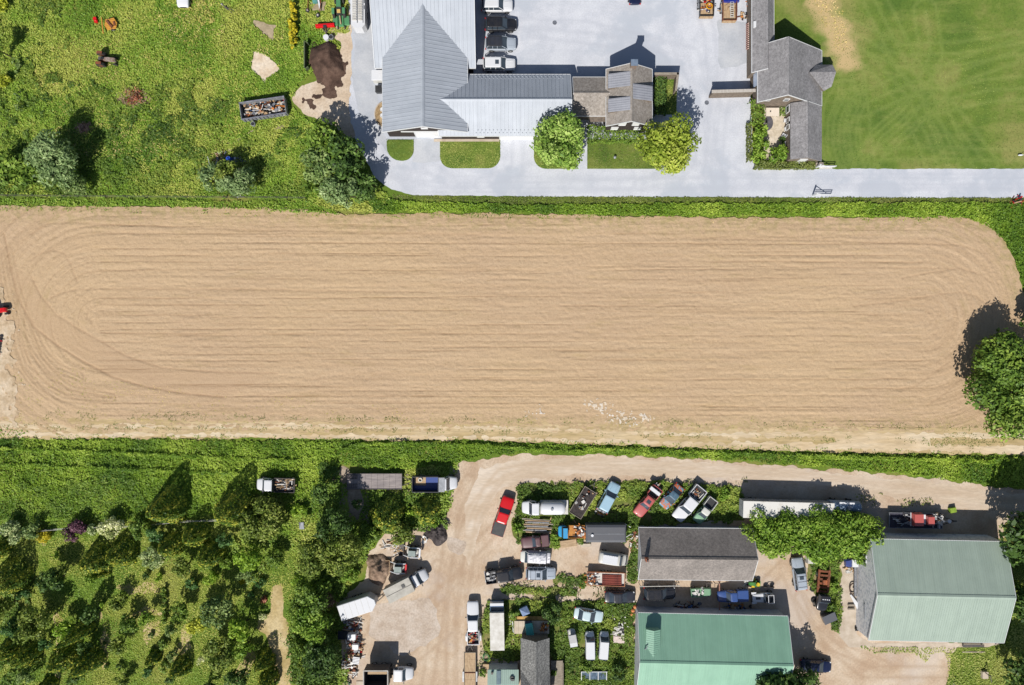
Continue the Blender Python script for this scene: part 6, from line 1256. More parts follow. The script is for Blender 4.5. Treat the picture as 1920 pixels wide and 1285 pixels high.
# ================================================================== THINGS LYING ABOUT
def single(name, mb, mat, px, py, label, cat, z=0, rot=0, zb=0, group=None):
    o = mb.build(name, mat); x, y = P(px, py, z); o.location = (x, y, zb); o.rotation_euler = (0, 0, R(rot)); return tag(o, label, cat, group)
JC = [M('scrap_white', S(236, 234, 230), S(206, 202, 196), .5, 3), M('scrap_tan', S(206, 176, 138), S(176, 146, 110), .8, 3), M('scrap_grey', S(150, 152, 158), S(110, 112, 118), .5, 3), M('scrap_dark', S(62, 60, 62), S(44, 42, 44), .6, 3), rust, M('scrap_blue', S(70, 104, 160), S(50, 80, 130), .5, 3), M('scrap_orange', S(224, 144, 66), S(196, 116, 54), .5, 3), M('scrap_red', S(206, 40, 40), S(160, 30, 34), .5, 3)]
def junk(px, py, L_, W_, h, rot, n, wts, label, seed, name='scrap_pile', cat='scrap pile', zb=0.0, z=0.6, round_=False, planks=.4):
    """a heap of countless small scraps"""
    rng = random.Random(seed); vs = []; fs = []; mi = []
    for k in range(n):
        x, y = rng.uniform(-L_/2, L_/2), rng.uniform(-W_/2, W_/2)
        if round_ and (x/L_*2)**2+(y/W_*2)**2 > 1: continue
        env = 1-.75*max(abs(x/L_*2), abs(y/W_*2))**2; zz = h*env*rng.uniform(.25, 1)
        b = MB(); m_ = rng.choices(range(8), wts)[0]; r = rng.random(); a = rng.uniform(0, 3.14)
        if r < planks: b.box(x, y, zz, rng.uniform(.5, 1.5), rng.uniform(.06, .16), .05, rz=a if rng.random() < .4 else rng.uniform(-.25, .25), ry=rng.uniform(-.15, .15))
        elif r < .82: b.box(x, y, zz, rng.uniform(.15, .55), rng.uniform(.15, .5), rng.uniform(.06, .35), rz=a, ry=rng.uniform(-.4, .4), rx=rng.uniform(-.4, .4))
        else: b.tube((x, y, zz), (x+rng.uniform(-.3, .3), y+rng.uniform(-.3, .3), zz+rng.uniform(0, .2)), rng.uniform(.05, .18), n=8)
        o = len(vs); vs += b.v; fs += [tuple(o+i for i in f) for f in b.f]; mi += [m_]*len(b.f)
    me = bpy.data.meshes.new(name); me.from_pydata(vs, [], fs)
    for m_ in JC: me.materials.append(m_)
    me.polygons.foreach_set('material_index', mi)
    o = bpy.data.objects.new(name, me); C.objects.link(o); x, y = P(px, py, z); o.location = (x, y, zb); o.rotation_euler = (0, 0, R(rot)); tag(o, label, cat, kind='stuff'); return o
def mound(px, py, rx_, ry_, h, mat, label, seed, name='soil_heap', cat='heap', rough=.25, pts=None):
    """poured heap: one closed height field"""
    n = 46; X, Y = np.meshgrid(np.linspace(-1.15, 1.15, n), np.linspace(-1.15, 1.15, n))
    if pts is None:
        ang = np.arctan2(Y, X); q = np.sqrt(X*X+Y*Y)/(1+.12*np.sin(3*ang+seed)+.08*np.sin(5*ang+2*seed)); Z = np.clip(1-q, 0, 1)**.8
    else:
        wx, wy = P(px, py); d = sdf(pp(pts), X*rx_/12.5+wx, Y*ry_/12.5+wy); Z = np.clip(d/1.7, 0, 1)**.75
    Z = Z*h*(1+rough*(fbm(X*3+seed, Y*3, seed, 3)-.5)*2) + (fbm(X*11, Y*11, seed+3, 2)-.5)*.16*np.clip(Z*8, 0, 1)
    Z = np.where(Z <= 0.0, -.05, Z)
    V = np.stack([X.ravel()*rx_/12.5, Y.ravel()*ry_/12.5, Z.ravel()], 1); i = np.arange(n*n).reshape(n, n)
    Q = np.stack([i[:-1, :-1], i[:-1, 1:], i[1:, 1:], i[1:, :-1]], -1).reshape(-1, 4)
    o = mesh_np(name, V, Q.ravel(), np.full(len(Q), 4), mat); x, y = P(px, py); o.location = (x, y, 0); return tag(o, label, cat)
m_mulch = ground_mat('dark_mulch', [S(78, 62, 54), S(96, 76, 66), S(116, 94, 82)], .6, 4, .7, .1)
m_black = ground_mat('black_mulch', [S(64, 58, 58), S(82, 76, 76), S(108, 100, 98)], .8, 4, .8, .1)
m_earth = ground_mat('brown_earth', [S(128, 106, 90), S(150, 128, 110), S(176, 152, 132)], .8, 4, .8, .1)
mound(610, 117, 42, 46, 1.5, m_mulch, 'broad heap of dark brown mulch beside the gravel drive', 3, name='mulch_heap', pts=[(583, 90), (618, 76), (632, 84), (642, 112), (646, 135), (636, 150), (612, 164), (596, 150), (578, 118)])
sheet('spilled_mulch', [[(575, 88), (630, 76), (648, 120), (645, 165), (616, 172), (596, 158)], [(570, 184), (598, 180), (592, 200), (580, 206)], [(612, 178), (634, 182), (622, 192)]], .045, m_mulch, step=.15, amp=1.3, nscale=1.1, seed=91, thresh=.1)
mound(820, 998, 21, 24, 1.5, m_black, 'dark grey mulch heap at the edge of the yard beside the conifer', 5, name='mulch_heap', rough=.5)
mound(711, 1066, 24, 30, 1.4, m_earth, 'brown soil heap in front of the red tailed skid loader', 7, rough=.5)
b = MB(); b.box(0, 0, .55, .08, 3.9, 1.1); b.box(.25, 1.9, .5, .55, .1, 1.0, rz=-.7); b.box(.25, -1.9, .5, .55, .1, 1.0, rz=.7); b.box(-.05, 0, 1.12, .16, 4.0, .08)
single('retaining_panel', b, M('green_panel', S(104, 116, 84), S(80, 92, 64), .7, 2), 573, 105, 'long grey green retaining panel on the left of the brown mulch heap', 'panel', z=.6)
b = MB(); b.cyl(0, 0, 0, .75, .4, .42, 20); single('barrel', b, white, 611, 70, 'white lidded round barrel below the red plough blade', 'barrel', z=.7)
th = thing('bucket', 'grey open bucket right of the white barrel', 'bucket', *P(621, 70, .5)); b = MB(); b.torus(0, 0, .62, .33, .05, 18, 6); b.cyl(0, 0, 0, .6, .3, .34, 18); b.build('bucket_body', steel, th); MB().cyl(0, 0, .6, .63, .29, n=18).build('inside', black, th)
th = thing('trailer_frame', 'rusty trailer frame on small wheels at the top edge over bare soil', 'trailer frame', *P(592, 2, .4)); b = MB()
b.tube((-1.1, 1.6, .4), (-1.2, -1.4, .4), .06); b.tube((.9, 1.6, .4), (.6, -1.6, .4), .07); b.tube((-1.1, 1.5, .4), (1.0, 1.5, .4), .05); b.build('frame', rust, th)
for q in ((-1.25, -1.3), (.25, -2.05)): o = MB().cyl(q[0], q[1], .1, .3, .3).build('wheel', tyre, th); MB().cyl(q[0], q[1], .3, .33, .14).build('rim', whitedull, o)
b = MB(); b.box(0, 0, .3, .25, 2.6, .12, rz=.2); single('ladder', b, white, 598, 2, 'white beam leaning over the rusty trailer frame', 'beam')
b = MB(); b.box(0, 0, .2, .7, 1.0, .3, rz=.2); single('crate', b, M('teal_crate', S(110, 170, 160), S(80, 140, 130), .5), 591, 2, 'teal crate inside the rusty trailer frame', 'crate')
# dumpster
th = thing('skip_container', 'long open steel skip full of mixed rubbish in the meadow', 'skip', *P(493, 203, 1.2), 0, 8.5)
b = MB(); b.bb(-3.25, 3.25, -1.15, 1.15, .15, .25); b.build('floor', iron, th); b = MB(); b.bb(-3.3, 3.3, -1.22, -1.14, .15, 1.35); b.bb(-3.3, 3.3, 1.14, 1.22, .15, 1.35); b.bb(-3.38, -3.3, -1.22, 1.22, .15, 1.35); b.bb(3.3, 3.38, -1.22, 1.22, .15, 1.35); b.build('side_wall', steel, th)
b = MB(); b.bb(-3.4, 3.4, -1.3, -1.22, 1.28, 1.38); b.bb(-3.4, 3.4, 1.22, 1.3, 1.28, 1.38)
for k in range(12): b.bb(-3.1+k*.56, -3.0+k*.56, -1.32, -1.22, .2, 1.28)
b.build('rim', M('skip_rim', S(150, 150, 168), S(110, 108, 122), .5), th)
junk(493, 203, 6.3, 2.2, 1.0, 8.5, 150, [9, 6, 3, 2, 3, 1, 1, .4], 'mixed white and timber rubbish filling the long steel skip', 21, z=1.2, zb=.35, name='rubbish', cat='rubbish')
th = thing('drum', 'open dark drum standing just below the long steel skip', 'drum', *P(475, 233, .5)); b = MB(); b.torus(0, 0, .7, .3, .05, 18, 6); b.cyl(0, 0, 0, .68, .31, n=18); b.build('drum_body', steel, th); MB().cyl(0, 0, .68, .71, .27, n=18).build('inside', black, th)
# scrap by the silvery bushes
junk(413, 296, 1.6, 2.2, .5, 10, 26, [8, 2, 2, 0, 1, 0, 0, 0], 'white scrap heap left of the blue barrel in the meadow', 22)
junk(407, 305, 1.3, 1.8, .4, 5, 22, [2, 5, 1, 1, 2, 0, 0, 0], 'stack of short brown boards under the white scrap', 23, planks=.95, name='board_stack', cat='boards')
b = MB(); b.cyl(0, 0, 0, .85, .36, n=18); single('barrel', b, paint('barrel_blue', 30, 80, 200, .4), 428, 298, 'bright blue barrel among scrap in the meadow', 'barrel', z=.8)
junk(443, 302, 1.8, 1.2, .5, -20, 20, [3, 0, 4, 2, 0, 4, 0, 0], 'blue grey scrap right of the blue barrel', 24)
junk(446, 367, 1.2, .6, .4, 10, 9, [8, 1, 2, 0, 0, 0, 0, 0], 'small white scraps at the field fence', 25)
b = MB(); b.tube((0, -.9, .2), (-.3, .9, .5), .05); single('pipe', b, white, 396, 307, 'thin white pipe leaning left of the board stack', 'pipe')
# the fences
def wirefence(pts, h, n, label, name='wire_fence', wires=3, pm=iron, wm=steel, wr=.012):
    q = [P(a, b_) for a, b_ in pts]; x0, y0 = q[0]; th = thing(name, label, 'fence', x0, y0)
    tot = [0]
    for (xa, ya), (xb, yb) in zip(q[:-1], q[1:]): tot.append(tot[-1]+math.hypot(xb-xa, yb-ya))
    def atl(s):
        for i in range(len(q)-1):
            if s <= tot[i+1]+1e-6: f = (s-tot[i])/(tot[i+1]-tot[i]); return (q[i][0]+(q[i+1][0]-q[i][0])*f-x0, q[i][1]+(q[i+1][1]-q[i][1])*f-y0)
    P_ = [atl(tot[-1]*k/(n-1)) for k in range(n)]
    for p_ in P_: MB().cyl(p_[0], p_[1], -.1, h, .05, n=6).build('post', pm, th)
    for k in range(wires):
        z = h*(1-k/wires)-.05; b = MB()
        for a, b_ in zip(P_[:-1], P_[1:]): b.tube((a[0], a[1], z), (b_[0], b_[1], z), wr, n=4)
        b.build('wire', wm, th)
wirefence([(-60, 368), (300, 371), (500, 372), (575, 373)], 1.3, 18, 'wire fence on thin dark posts between meadow and ploughed field', wr=.02, wm=iron)
wirefence([(-40, 999), (60, 994), (170, 986), (260, 985), (345, 975), (420, 973)], 1.2, 12, 'pale wire fence between the green verge and the orchard', wr=.03, wm=whitedull, wires=2)
th = thing('garden_arch', 'white garden arch with curved dark posts beside the big olive tree', 'arch', *P(570, 975, 1)); b = MB()
for s in (-.3, .3): b.tube((s, -1, 0), (s, -1, 2), .05); b.tube((s, -1, 2), (s, 0, 2.3), .05)
b.build('arch', steel, th); MB().bb(-.35, .35, -1.1, -.1, 2.0, 2.06).build('panel', steel, th)
# white box, bin and garden bed beside the barn
th = thing('propane_shed', 'small white box building against the west side of the metal barn', 'box', *P(708, 142, 1.5)); b = MB(); b.bb(-.8, .8, -.6, .7, 0, 1.6); b.build('wall', pwd, th); b = MB(); b.frus(-.9, .9, -.75, .8, 1.6, -.85, .85, -.7, .75, 1.7); b.build('lid', white, th)
b = MB(); b.frus(-.35, .35, -.4, .4, 0, -.42, .42, -.5, .5, 1.0); b.box(0, .3, 1.04, .8, .3, .1); single('wheelie_bin', b, black, 709, 167, 'dark wheeled bin against the metal barn', 'bin', z=.9)
th = thing('garden_bed', 'half oval mulched bed edged with stone against the metal barn', 'garden bed', *P(713, 215)); b = MB(); pts = [(.7+1.5*math.cos(R(a)), 1.9*math.sin(R(a))) for a in range(90, 271, 15)]; b.prism(pts, 0, .1); b.build('mulch', ground_mat('bed_mulch', [S(150, 126, 92), S(176, 150, 112), S(194, 170, 134)], 1, 4), th)
b = MB()
for a in range(90, 270, 9): b.box(.7+1.5*math.cos(R(a)), 1.9*math.sin(R(a)), .09, .14, .3, .14, rz=R(a))
b.build('edging', concrete, th)
for yy, lb in ((.75, 'upper'), (-.15, 'lower')):
    t2 = thing('planter', lb+' white rimmed pot in the half oval bed', 'pot', *P(712, 215-yy*12.5, .4)); b = MB(); b.torus(.35, 0, .45, .26, .05, 16, 6); b.cyl(.35, 0, .1, .44, .2, .28, 16); b.build('pot', white, t2); MB().cyl(.35, 0, .4, .43, .23).build('soil', black, t2)
for a, b_, lb in ((1040, 43, 'dark round drain cover in the middle of the gravel drive'), (1325, 193, 'grey round drain cover near the screen wall')):
    b = MB(); b.cyl(0, 0, 0, .03, .3, n=20); b.torus(0, 0, .025, .3, .03, 20, 4); single('drain_cover', b, M('cast_iron', S(124, 128, 138), S(100, 104, 112), .6), a, b_, lb, 'drain cover', zb=.02)
th = thing('fire_hydrant', 'small grey garden fixture in the mown turf below the cottage', 'fixture', *P(1153, 295, .4)); MB().cyl(0, 0, .1, .5, .16).build('stem', steel, th); MB().cyl(0, 0, .5, .6, .22, .1).build('cap', steel, th)
# courtyard furniture
th = thing('table', 'large white courtyard table below the saltbox gable', 'table', *P(1449, 210, .8)); MB().box(0, 0, .74, 1.95, 1.25, .06).build('tabletop', M('cream_top', S(240, 228, 212), S(230, 216, 198), .5), th)
for a in (-.85, .85):
    for c_ in (-.5, .5): MB().box(a, c_, .36, .07, .07, .7).build('leg', whitedull, th)
MB().cyl(-.35, .05, .77, .9, .08).build('centrepiece', black, th)
def chair(px, py, rot, label):
    th = thing('garden_chair', label, 'chair', *P(px, py, .5), 0, rot, 'white chairs along the courtyard wall'); MB().box(0, 0, .42, .55, .55, .06).build('seat', white, th); MB().box(-.27, 0, .72, .06, .55, .6, ry=-.15).build('backrest', white, th)
    for a in (-.22, .22):
        for c_ in (-.22, .22): MB().box(a, c_, .2, .05, .05, .4).build('leg', white, th)
for a, b_, r_, lb in ((1474, 226, 170, 'uppermost white chair by the courtyard wall'), (1475, 242, 180, 'white chair just below the uppermost one by the courtyard wall'), (1470, 254, 150, 'white chair turned away from the courtyard wall'), (1475, 268, 200, 'lowest white chair in the dark shade of the bush')): chair(a, b_, r_, lb)
b = MB(); b.prism([(.9*math.cos(t/10), 1.1*math.sin(t/10)) for t in range(-16, 17)], 0, .25); single('stone_edge', b, M('slate', S(110, 106, 112), S(86, 84, 90), .8), 1437, 232, 'curved dark stone planter edge at the square hedge block', 'edging', rot=0)
# gates
def gate(px, py, label):
    th = thing('field_gate', label, 'gate', *P(px, py, .5)); MB().box(-1.35, 0, .85, .2, .2, 1.7).build('post', white, th)
    b = MB()
    for z in (.35, .65, .95): b.box(.1, 0, z, 2.5, .07, .1)
    b.box(1.3, 0, .65, .09, .08, .75); b.tube((-1.2, 0, 1.55), (.55, 0, .5), .05); b.build('rails', white, th)
gate(1543, 366, 'white five bar gate at the lower edge of the gravel road'); gate(1549, 313, 'white five bar gate beside the end of the saltbox house')
b = MB(); b.bb(-.9, 1.0, -.12, .12, .1, .35); single('stone_wall', b, whitedull, 1546, 316, 'low pale stone at the foot of the upper gate', 'stone')
th = thing('bird', 'small white bird standing on the lawn near the right edge', 'bird', *P(1911, 292)); MB().loft([(-.35, .03, .22, .26, .02), (-.2, .1, .15, .36, .06), (.1, .12, .14, .38, .07), (.3, .05, .25, .4, .03)]).build('body', white, th); MB().tube((.25, 0, .35), (.38, 0, .62), .035).build('neck', white, th); MB().tube((.38, 0, .62), (.52, 0, .6), .03, .01).build('head', white, th)
junk(1911, 376, 1.6, 1.3, .7, 20, 16, [1, 3, 1, 3, 1, 0, 0, 5], 'small heap of red and tan clutter at the end of the hedge', 31)
# pallets and pots along the link wall
for i in range(14):
    b = MB(); b.box(0, 0, .5, .75, .09, 1.0, rx=.25); single('roof_tile', b, M('terracotta', S(206, 138, 120), S(236, 206, 196), .8, 3), 1405, 45+i*3.6, 'one of fourteen terracotta tiles leaning in a row on the link wall', 'tile', z=.5, group='terracotta tiles leaning in a row')
junk(1404, 28, .9, 2.0, .6, 90, 22, [3, 4, 1, 1, 1, 0, 3, 0], 'cluster of pots and yellow oddments by the link wall', 32)
junk(1407, 3, .8, 1.0, .6, 0, 10, [2, 1, 1, 1, 0, 0, 3, 0], 'yellow green oddments at the top edge by the link wall', 33)
junk(1325, 4, 1.7, 2.8, .5, 0, 46, [4, 2, 2, 3, 3, 1, 3, 2], 'mixed scrap heaped in the tipping trailer', 34, z=1, zb=.6, name='rubbish', cat='rubbish')
b = MB(); b.torus(0, 0, .0, .42, .09, 16, 6); single('hose_coil', b, M('hose_yellow', S(230, 170, 40), S(210, 150, 30), .5), 1330, 12, 'orange hoop on top of the scrap in the tipping trailer', 'hoop', z=1.2, zb=1.25)
junk(1362, 14, .9, 2.4, .3, 90, 16, [5, 6, 0, 0, 1, 0, 0, 0], 'pale boards lying in the wooden trailer', 35, z=1, zb=.65, planks=.9, name='boards', cat='boards')
b = MB(); b.bb(-.25, -.2, -1.5, 1.3, 0, .08); b.bb(.2, .25, -1.5, 1.3, 0, .08)
for k in range(9): b.bb(-.2, .2, -1.4+k*.32, -1.3+k*.32, 0, .06)
single('ladder', b, whitedull, 1373, 14, 'pale striped ladder lying on the wooden trailer', 'ladder', z=1.1, zb=.95)
b = MB(); b.bb(-1.2, 1.2, -.3, .5, 0, .5); b.bb(-1.25, 1.25, -.35, -.3, 0, .55); single('tarp_roll', b, paint('tarp_blue', 20, 50, 160, .5), 1371, -2, 'dark blue box at the head of the wooden trailer', 'box', z=1.2, zb=.7)
# loads
junk(535, 908, 2.4, 1.6, .45, 0, 60, [3, 5, 1, 3, 1, 0, 0, 0], 'cut branches and timber on the flatbed truck', 41, z=1.2, zb=1.0, planks=.85, name='timber', cat='timber')
junk(921, 1082, 1.2, 1.3, .35, 8, 20, [3, 0, 5, 2, 0, 0, 0, 0], 'grey scrap in the bed of the black pickup', 42, z=1, zb=.75)
junk(885, 1197, .9, 1.7, .4, 0, 22, [3, 4, 1, 0, 1, 0, 1, 4], 'tools and red cans in the bed of the hitched white pickup', 43, z=1, zb=.78, name='tools', cat='tools')
junk(1305, 930, 1.3, 1.5, .35, 50, 26, [3, 2, 4, 2, 1, 0, 0, 0], 'grey scrap in the bed of the large white wreck', 44, z=1, zb=.78)
junk(1232, 915, .9, 1.1, .3, 50, 14, [5, 2, 2, 2, 0, 0, 0, 0], 'white scraps in the bed of the faded red pickup', 45, z=1, zb=.78)
junk(1090, 997, 1.9, 1.5, .5, 0, 44, [8, 0, 1, 4, 1, 0, 4, 0], 'white hoops and orange scrap in the bed behind the blue cab', 46, z=1.2, zb=1.0)
junk(1095, 936, 3.0, 1.4, .2, 58, 16, [6, 1, 2, 2, 1, 0, 0, 0], 'few white scraps on the charred deck trailer', 47, z=1, zb=.82)
for k in range(9):
    b = MB().tube((-1.5, 0, 0), (1.4, 0, 0), .09); single('pipe', b, M('pipe_red', S(158, 74, 58), S(120, 54, 44), .6, 2), 1148, 1080+k*2.2, 'one of nine long red brown pipes stacked on the white deck trailer', 'pipe', z=1, zb=.85+.06*(k % 2), rot=-2, group='red brown pipes on the deck trailer')
junk(1112, 1086, 1.5, 1.8, .5, 0, 26, [3, 2, 2, 1, 4, 0, 3, 0], 'rusty and yellow scrap at the left end of the pipe trailer', 48, z=1, zb=.78)
junk(1094, 1096, 1.0, 1.8, .4, 0, 12, [1, 0, 1, 2, 0, 0, 3, 0], 'small yellow and dark scrap left of the pipe trailer', 49)
junk(1310, 1110, 1.4, 1.0, .4, 0, 14, [8, 0, 1, 0, 1, 0, 0, 0], 'white bags on the green farm buggy', 50, z=1, zb=.8, planks=.1, name='bags', cat='bags')
# machinery on the flat trailer
th = thing('red_mower', 'faded red two part machine on the flat trailer behind the barn', 'machine', *P(1733, 975, 1.5)); pfr = paint('machine_red', 200, 98, 92, .4, .1)
b = MB(); b.frus(-1.7, -.1, -.95, .95, .87, -1.55, -.25, -.85, .85, 1.8); b.build('hood', pfr, th); b = MB(); b.frus(.35, 1.4, -.8, .6, .87, .4, 1.3, -.7, .5, 1.9); b.build('cover', pfr, th); b = MB(); b.bb(-.1, .35, -.7, .7, .87, 1.3); b.tube((-1.8, -1.0, 1.2), (-1.8, 1.0, 1.2), .06); b.build('frame', white, th)
junk(1762, 974, 1.6, 1.5, .8, 0, 30, [8, 4, 2, 2, 1, 0, 0, 0], 'pale scrap at the front of the flat trailer', 51, z=1.4, zb=.87)
junk(1695, 975, 2.6, 1.7, .5, 0, 22, [3, 0, 4, 4, 2, 0, 0, 0], 'grey bars and rods at the back of the flat trailer', 52, z=1.2, zb=.87, planks=.7)
b = MB(); b.box(0, 0, .3, .9, .7, .6, rz=.2); single('box', b, M('lime_box', S(150, 180, 60), S(120, 150, 50), .6), 1787, 957, 'lime green box beside the flat trailer coupling', 'box', z=.5)
# junk heap by the tall hedge
junk(660, 1185, 2.4, 3.4, 1.1, 0, 90, [8, 2, 5, 3, 2, 1, 0, 1.5], 'upper heap of white and grey household scrap beside the tall hedge', 53)
junk(663, 1222, 2.2, 3.0, .9, 0, 80, [7, 5, 2, 3, 2, 0, 1, 1], 'middle heap of pale scrap beside the tall hedge', 54)
junk(655, 1255, 1.8, 2.8, .6, 10, 50, [6, 5, 2, 2, 2, 0, 0, 0], 'lower heap of small scrap beside the tall hedge', 55)
b = MB(); b.bb(-.7, .7, -.6, .6, 0, .9); single('appliance', b, pbk, 642, 1192, 'dark grey cabinet under the hedge left of the scrap', 'cabinet', z=.9)
b = MB(); b.bb(-.6, .6, -.4, .4, 0, .9); b.bb(-.55, .55, -.45, -.4, .1, .8); single('appliance', b, white, 660, 1193, 'white cabinet lying on the upper scrap heap', 'cabinet', z=1.2, zb=.7)
b = MB(); b.bb(-.45, .45, -.35, .35, 0, .6); b.bb(-.4, .4, -.4, -.35, .1, .5); single('appliance', b, white, 666, 1214, 'white box on the middle scrap heap', 'box', z=1.2, zb=.6)
b = MB()
for k in range(5): b.bb(-.5, .5, -.5+k*.22, -.36+k*.22, 0, .12)
b.bb(-.5, -.42, -.5, .55, -.1, 0); b.bb(.42, .5, -.5, .55, -.1, 0); single('pallet', b, white, 667, 1240, 'white slatted pallet at the foot of the scrap heaps', 'pallet', z=1, zb=.75, rot=-8)
b = MB(); b.torus(0, 0, .4, .32, .05, 18, 5); b.torus(0, 0, .2, .3, .05, 18, 5); b.box(.35, -.2, .35, .3, .5, .05); single('hose_coil', b, M('hose_green', S(40, 110, 70), S(30, 80, 50), .5), 652, 1280, 'dark green coiled hose on the bottom edge', 'hose')
b = MB(); b.bb(-.8, .8, -.55, .55, 0, .1); single('slab', b, concrete, 678, 1284, 'pale slab on the bottom edge left of the dark dump box', 'slab')
junk(728, 1024, 2.2, 1.4, .35, 10, 24, [4, 6, 1, 1, 2, 0, 0, 0], 'pale boards on the ground left of the upper skid loader', 56, planks=.8, name='boards', cat='boards')
junk(797, 1013, .9, .9, .4, 0, 12, [8, 2, 1, 0, 0, 0, 0, 0], 'white stones below the grey mulch heap', 57, planks=.0, name='stones', cat='stones')
junk(745, 1034, 1.2, .8, .3, 0, 10, [2, 5, 1, 1, 0, 0, 0, 0], 'small plank stack beside the upper skid loader', 58, planks=1, name='boards', cat='boards')
# scrapyard oddments
for k in range(11):
    b = MB(); b.box(0, 0, 0, 4.2-(k % 3)*.5, .16, .12); single('plank', b, [woodgrey, wood, JC[2]][k % 3], 1008+(k % 4)*2-3, 975+k*2.4, 'one of eleven weathered planks stacked below the white tanker truck', 'plank', z=.6, zb=.45+.08*(k % 3), rot=-4+(k % 3), group='weathered planks stacked below the tanker')
junk(1008, 987, 4, 1.6, .42, -4, 40, [3, 5, 4, 1, 2, 0, 0, 0], 'loose timber under the stacked planks', 59, planks=.9, name='timber', cat='timber')
junk(1066, 1001, .1, .1, .1, 0, 1, [1, 0, 0, 0, 0, 0, 0, 0], 'tiny white chip under the blue cab', 60)
b = MB(); b.bb(-1.2, 1.2, -.5, .5, 0, .6); b.frus(-1.25, 1.25, -.55, .55, .6, -1.2, 1.2, -.5, .5, .68); single('plank_box', b, wood, 1066, 1019, 'low pale plank box below the blue cab truck', 'box', z=.6, rot=8)
b = MB(); b.bb(-.75, .75, -.25, .25, 0, .3); single('slab', b, concrete, 1098, 1022, 'grey concrete slab right of the pale plank box', 'slab')
b = MB(); b.bb(-.45, .45, -.2, .2, 0, .4); single('box', b, M('pink_box', S(220, 180, 164), S(190, 110, 96), .7), 1043, 1000, 'small pinkish box left of the blue cab', 'box', rot=25)
for a, b_, r_, lb in ((1124, 961, -28, 'long yellow beam below the pale blue wreck'), (1112, 917, 30, 'pale yellow plank at the head of the charred trailer'), (1117, 922, -50, 'crossed yellow plank at the head of the charred trailer'), (1075, 973, -60, 'yellow plank at the foot of the charred trailer')):
    b = MB(); b.bb(-.95, .95, -.07, .07, .1, .24); single('plank', b, G['orange_frame'] if a == 1124 else wood, a, b_, lb, 'plank', rot=r_)
junk(1122, 964, 1.8, .8, .35, -28, 14, [4, 2, 2, 3, 1, 0, 1, 0], 'white and dark scraps below the yellow beam', 61)
junk(1190, 1016, 1.2, 3.2, .5, 0, 60, [4, 3, 2, 1, 5, 0, 0, 0], 'heap of rusty round scrap between trailer and workshop', 62, planks=.1)
for a, b_, lb in ((955, 1166, 'lower of two pale ringed tyres beside the white box trailer'), (955, 1153, 'upper of two pale ringed tyres beside the white box trailer')):
    b = MB(); b.torus(0, 0, .13, .3, .12, 18, 7); single('loose_tyre', b, whitedull, a, b_, lb, 'tyre')
# plank platform, boat and pyramid cover
th = thing('platform', 'wide pale plank platform in the weeds north of the cabin', 'platform', *P(997, 1176, 1)); b = MB()
for k in range(8): b.bb(-2.6+k*.65, -1.97+k*.65, -1.05, .85, .8, .9)
b.build('deck', M('platform_wood', S(222, 208, 188), S(200, 184, 160), .8, 1), th); b = MB(); b.bb(-2.65, 2.65, .85, 1.45, .6, .7); b.build('yellow_skirt', M('yellow_panel', S(214, 172, 96), S(160, 124, 64), .7, 1.2), th)
for a in (-2.4, 2.4):
    for c_ in (-.9, .7): MB().box(a, c_, .4, .14, .14, .8).build('leg', woodgrey, th)
th = thing('small_boat', 'upturned teal dinghy lying across the plank platform', 'boat', *P(993, 1183, 1.4), 0, 98); MB().loft([(-1.15, .55, .92, 1.45, .45), (.6, .6, .92, 1.55, .5), (1.05, .5, .95, 1.4, .4)]).build('hull', pteal, th); b = MB(); b.loft([(1.06, .5, .95, 1.3, .4), (1.35, .42, .98, 1.2, .3)]); b.build('transom', pbk, th)
junk(1021, 1175, 1.3, 1.1, .35, 0, 26, [1, 1, 0, 0, 4, 0, 6, 0], 'orange rusty scrap on the right end of the plank platform', 63, z=1, zb=.9)
b = MB(); b.add([(-.6, -.6, .9), (.6, -.6, .9), (.6, .6, .9), (-.6, .6, .9), (0, 0, 1.3), (-.6, -.6, .5), (.6, -.6, .5), (.6, .6, .5), (-.6, .6, .5)], [(0, 1, 4), (1, 2, 4), (2, 3, 4), (3, 0, 4), (0, 5, 6, 1), (1, 6, 7, 2), (2, 7, 8, 3), (3, 8, 5, 0), (8, 7, 6, 5)]); b.bb(-.5, .5, -.5, .5, 0, .5)
single('box_cover', b, M('cover_blue', S(150, 170, 204), S(120, 140, 176), .4), 984, 1147, 'pale blue pyramid topped box behind the plank platform', 'box', z=1, rot=25)
b = MB(); b.bb(-.06, .06, -1.6, 1.2, .3, .4); single('pole', b, white, 962, 1178, 'white pole standing by the left end of the platform', 'pole', rot=4)
junk(1162, 1180, 1.7, 3.2, .6, -3, 70, [8, 0, 3, 5, 0, 0, 0, 0], 'black and white pile of engine parts near the barn wall', 64, planks=.2, name='engine_parts', cat='parts')
b = MB(); b.bb(-.85, .85, -.55, .55, 0, .4); b.bb(-.75, .75, -.45, .45, .4, .46); single('freezer', b, M('pink_white', S(230, 212, 204), S(210, 190, 182), .5), 1161, 1200, 'pinkish white chest below the pile of engine parts', 'chest', z=.5, rot=-3)
b = MB(); b.torus(0, 0, .2, .34, .12, 18, 6); single('wheel', b, iron, 1144, 1155, 'dark loose wheel above the pile of engine parts', 'wheel')
th = thing('ladder', 'pale wooden ladder leaning along the barn wall', 'ladder', *P(1184, 1180, .3), 0, 82); b = MB(); b.bb(-1.9, 1.9, -.22, -.16, .1, .2); b.bb(-1.9, 1.9, .16, .22, .1, .2); b.build('rail', wood, th)
for k in range(8): MB().bb(-1.7+k*.48, -1.64+k*.48, -.16, .16, .12, .18).build('rung', wood, th)
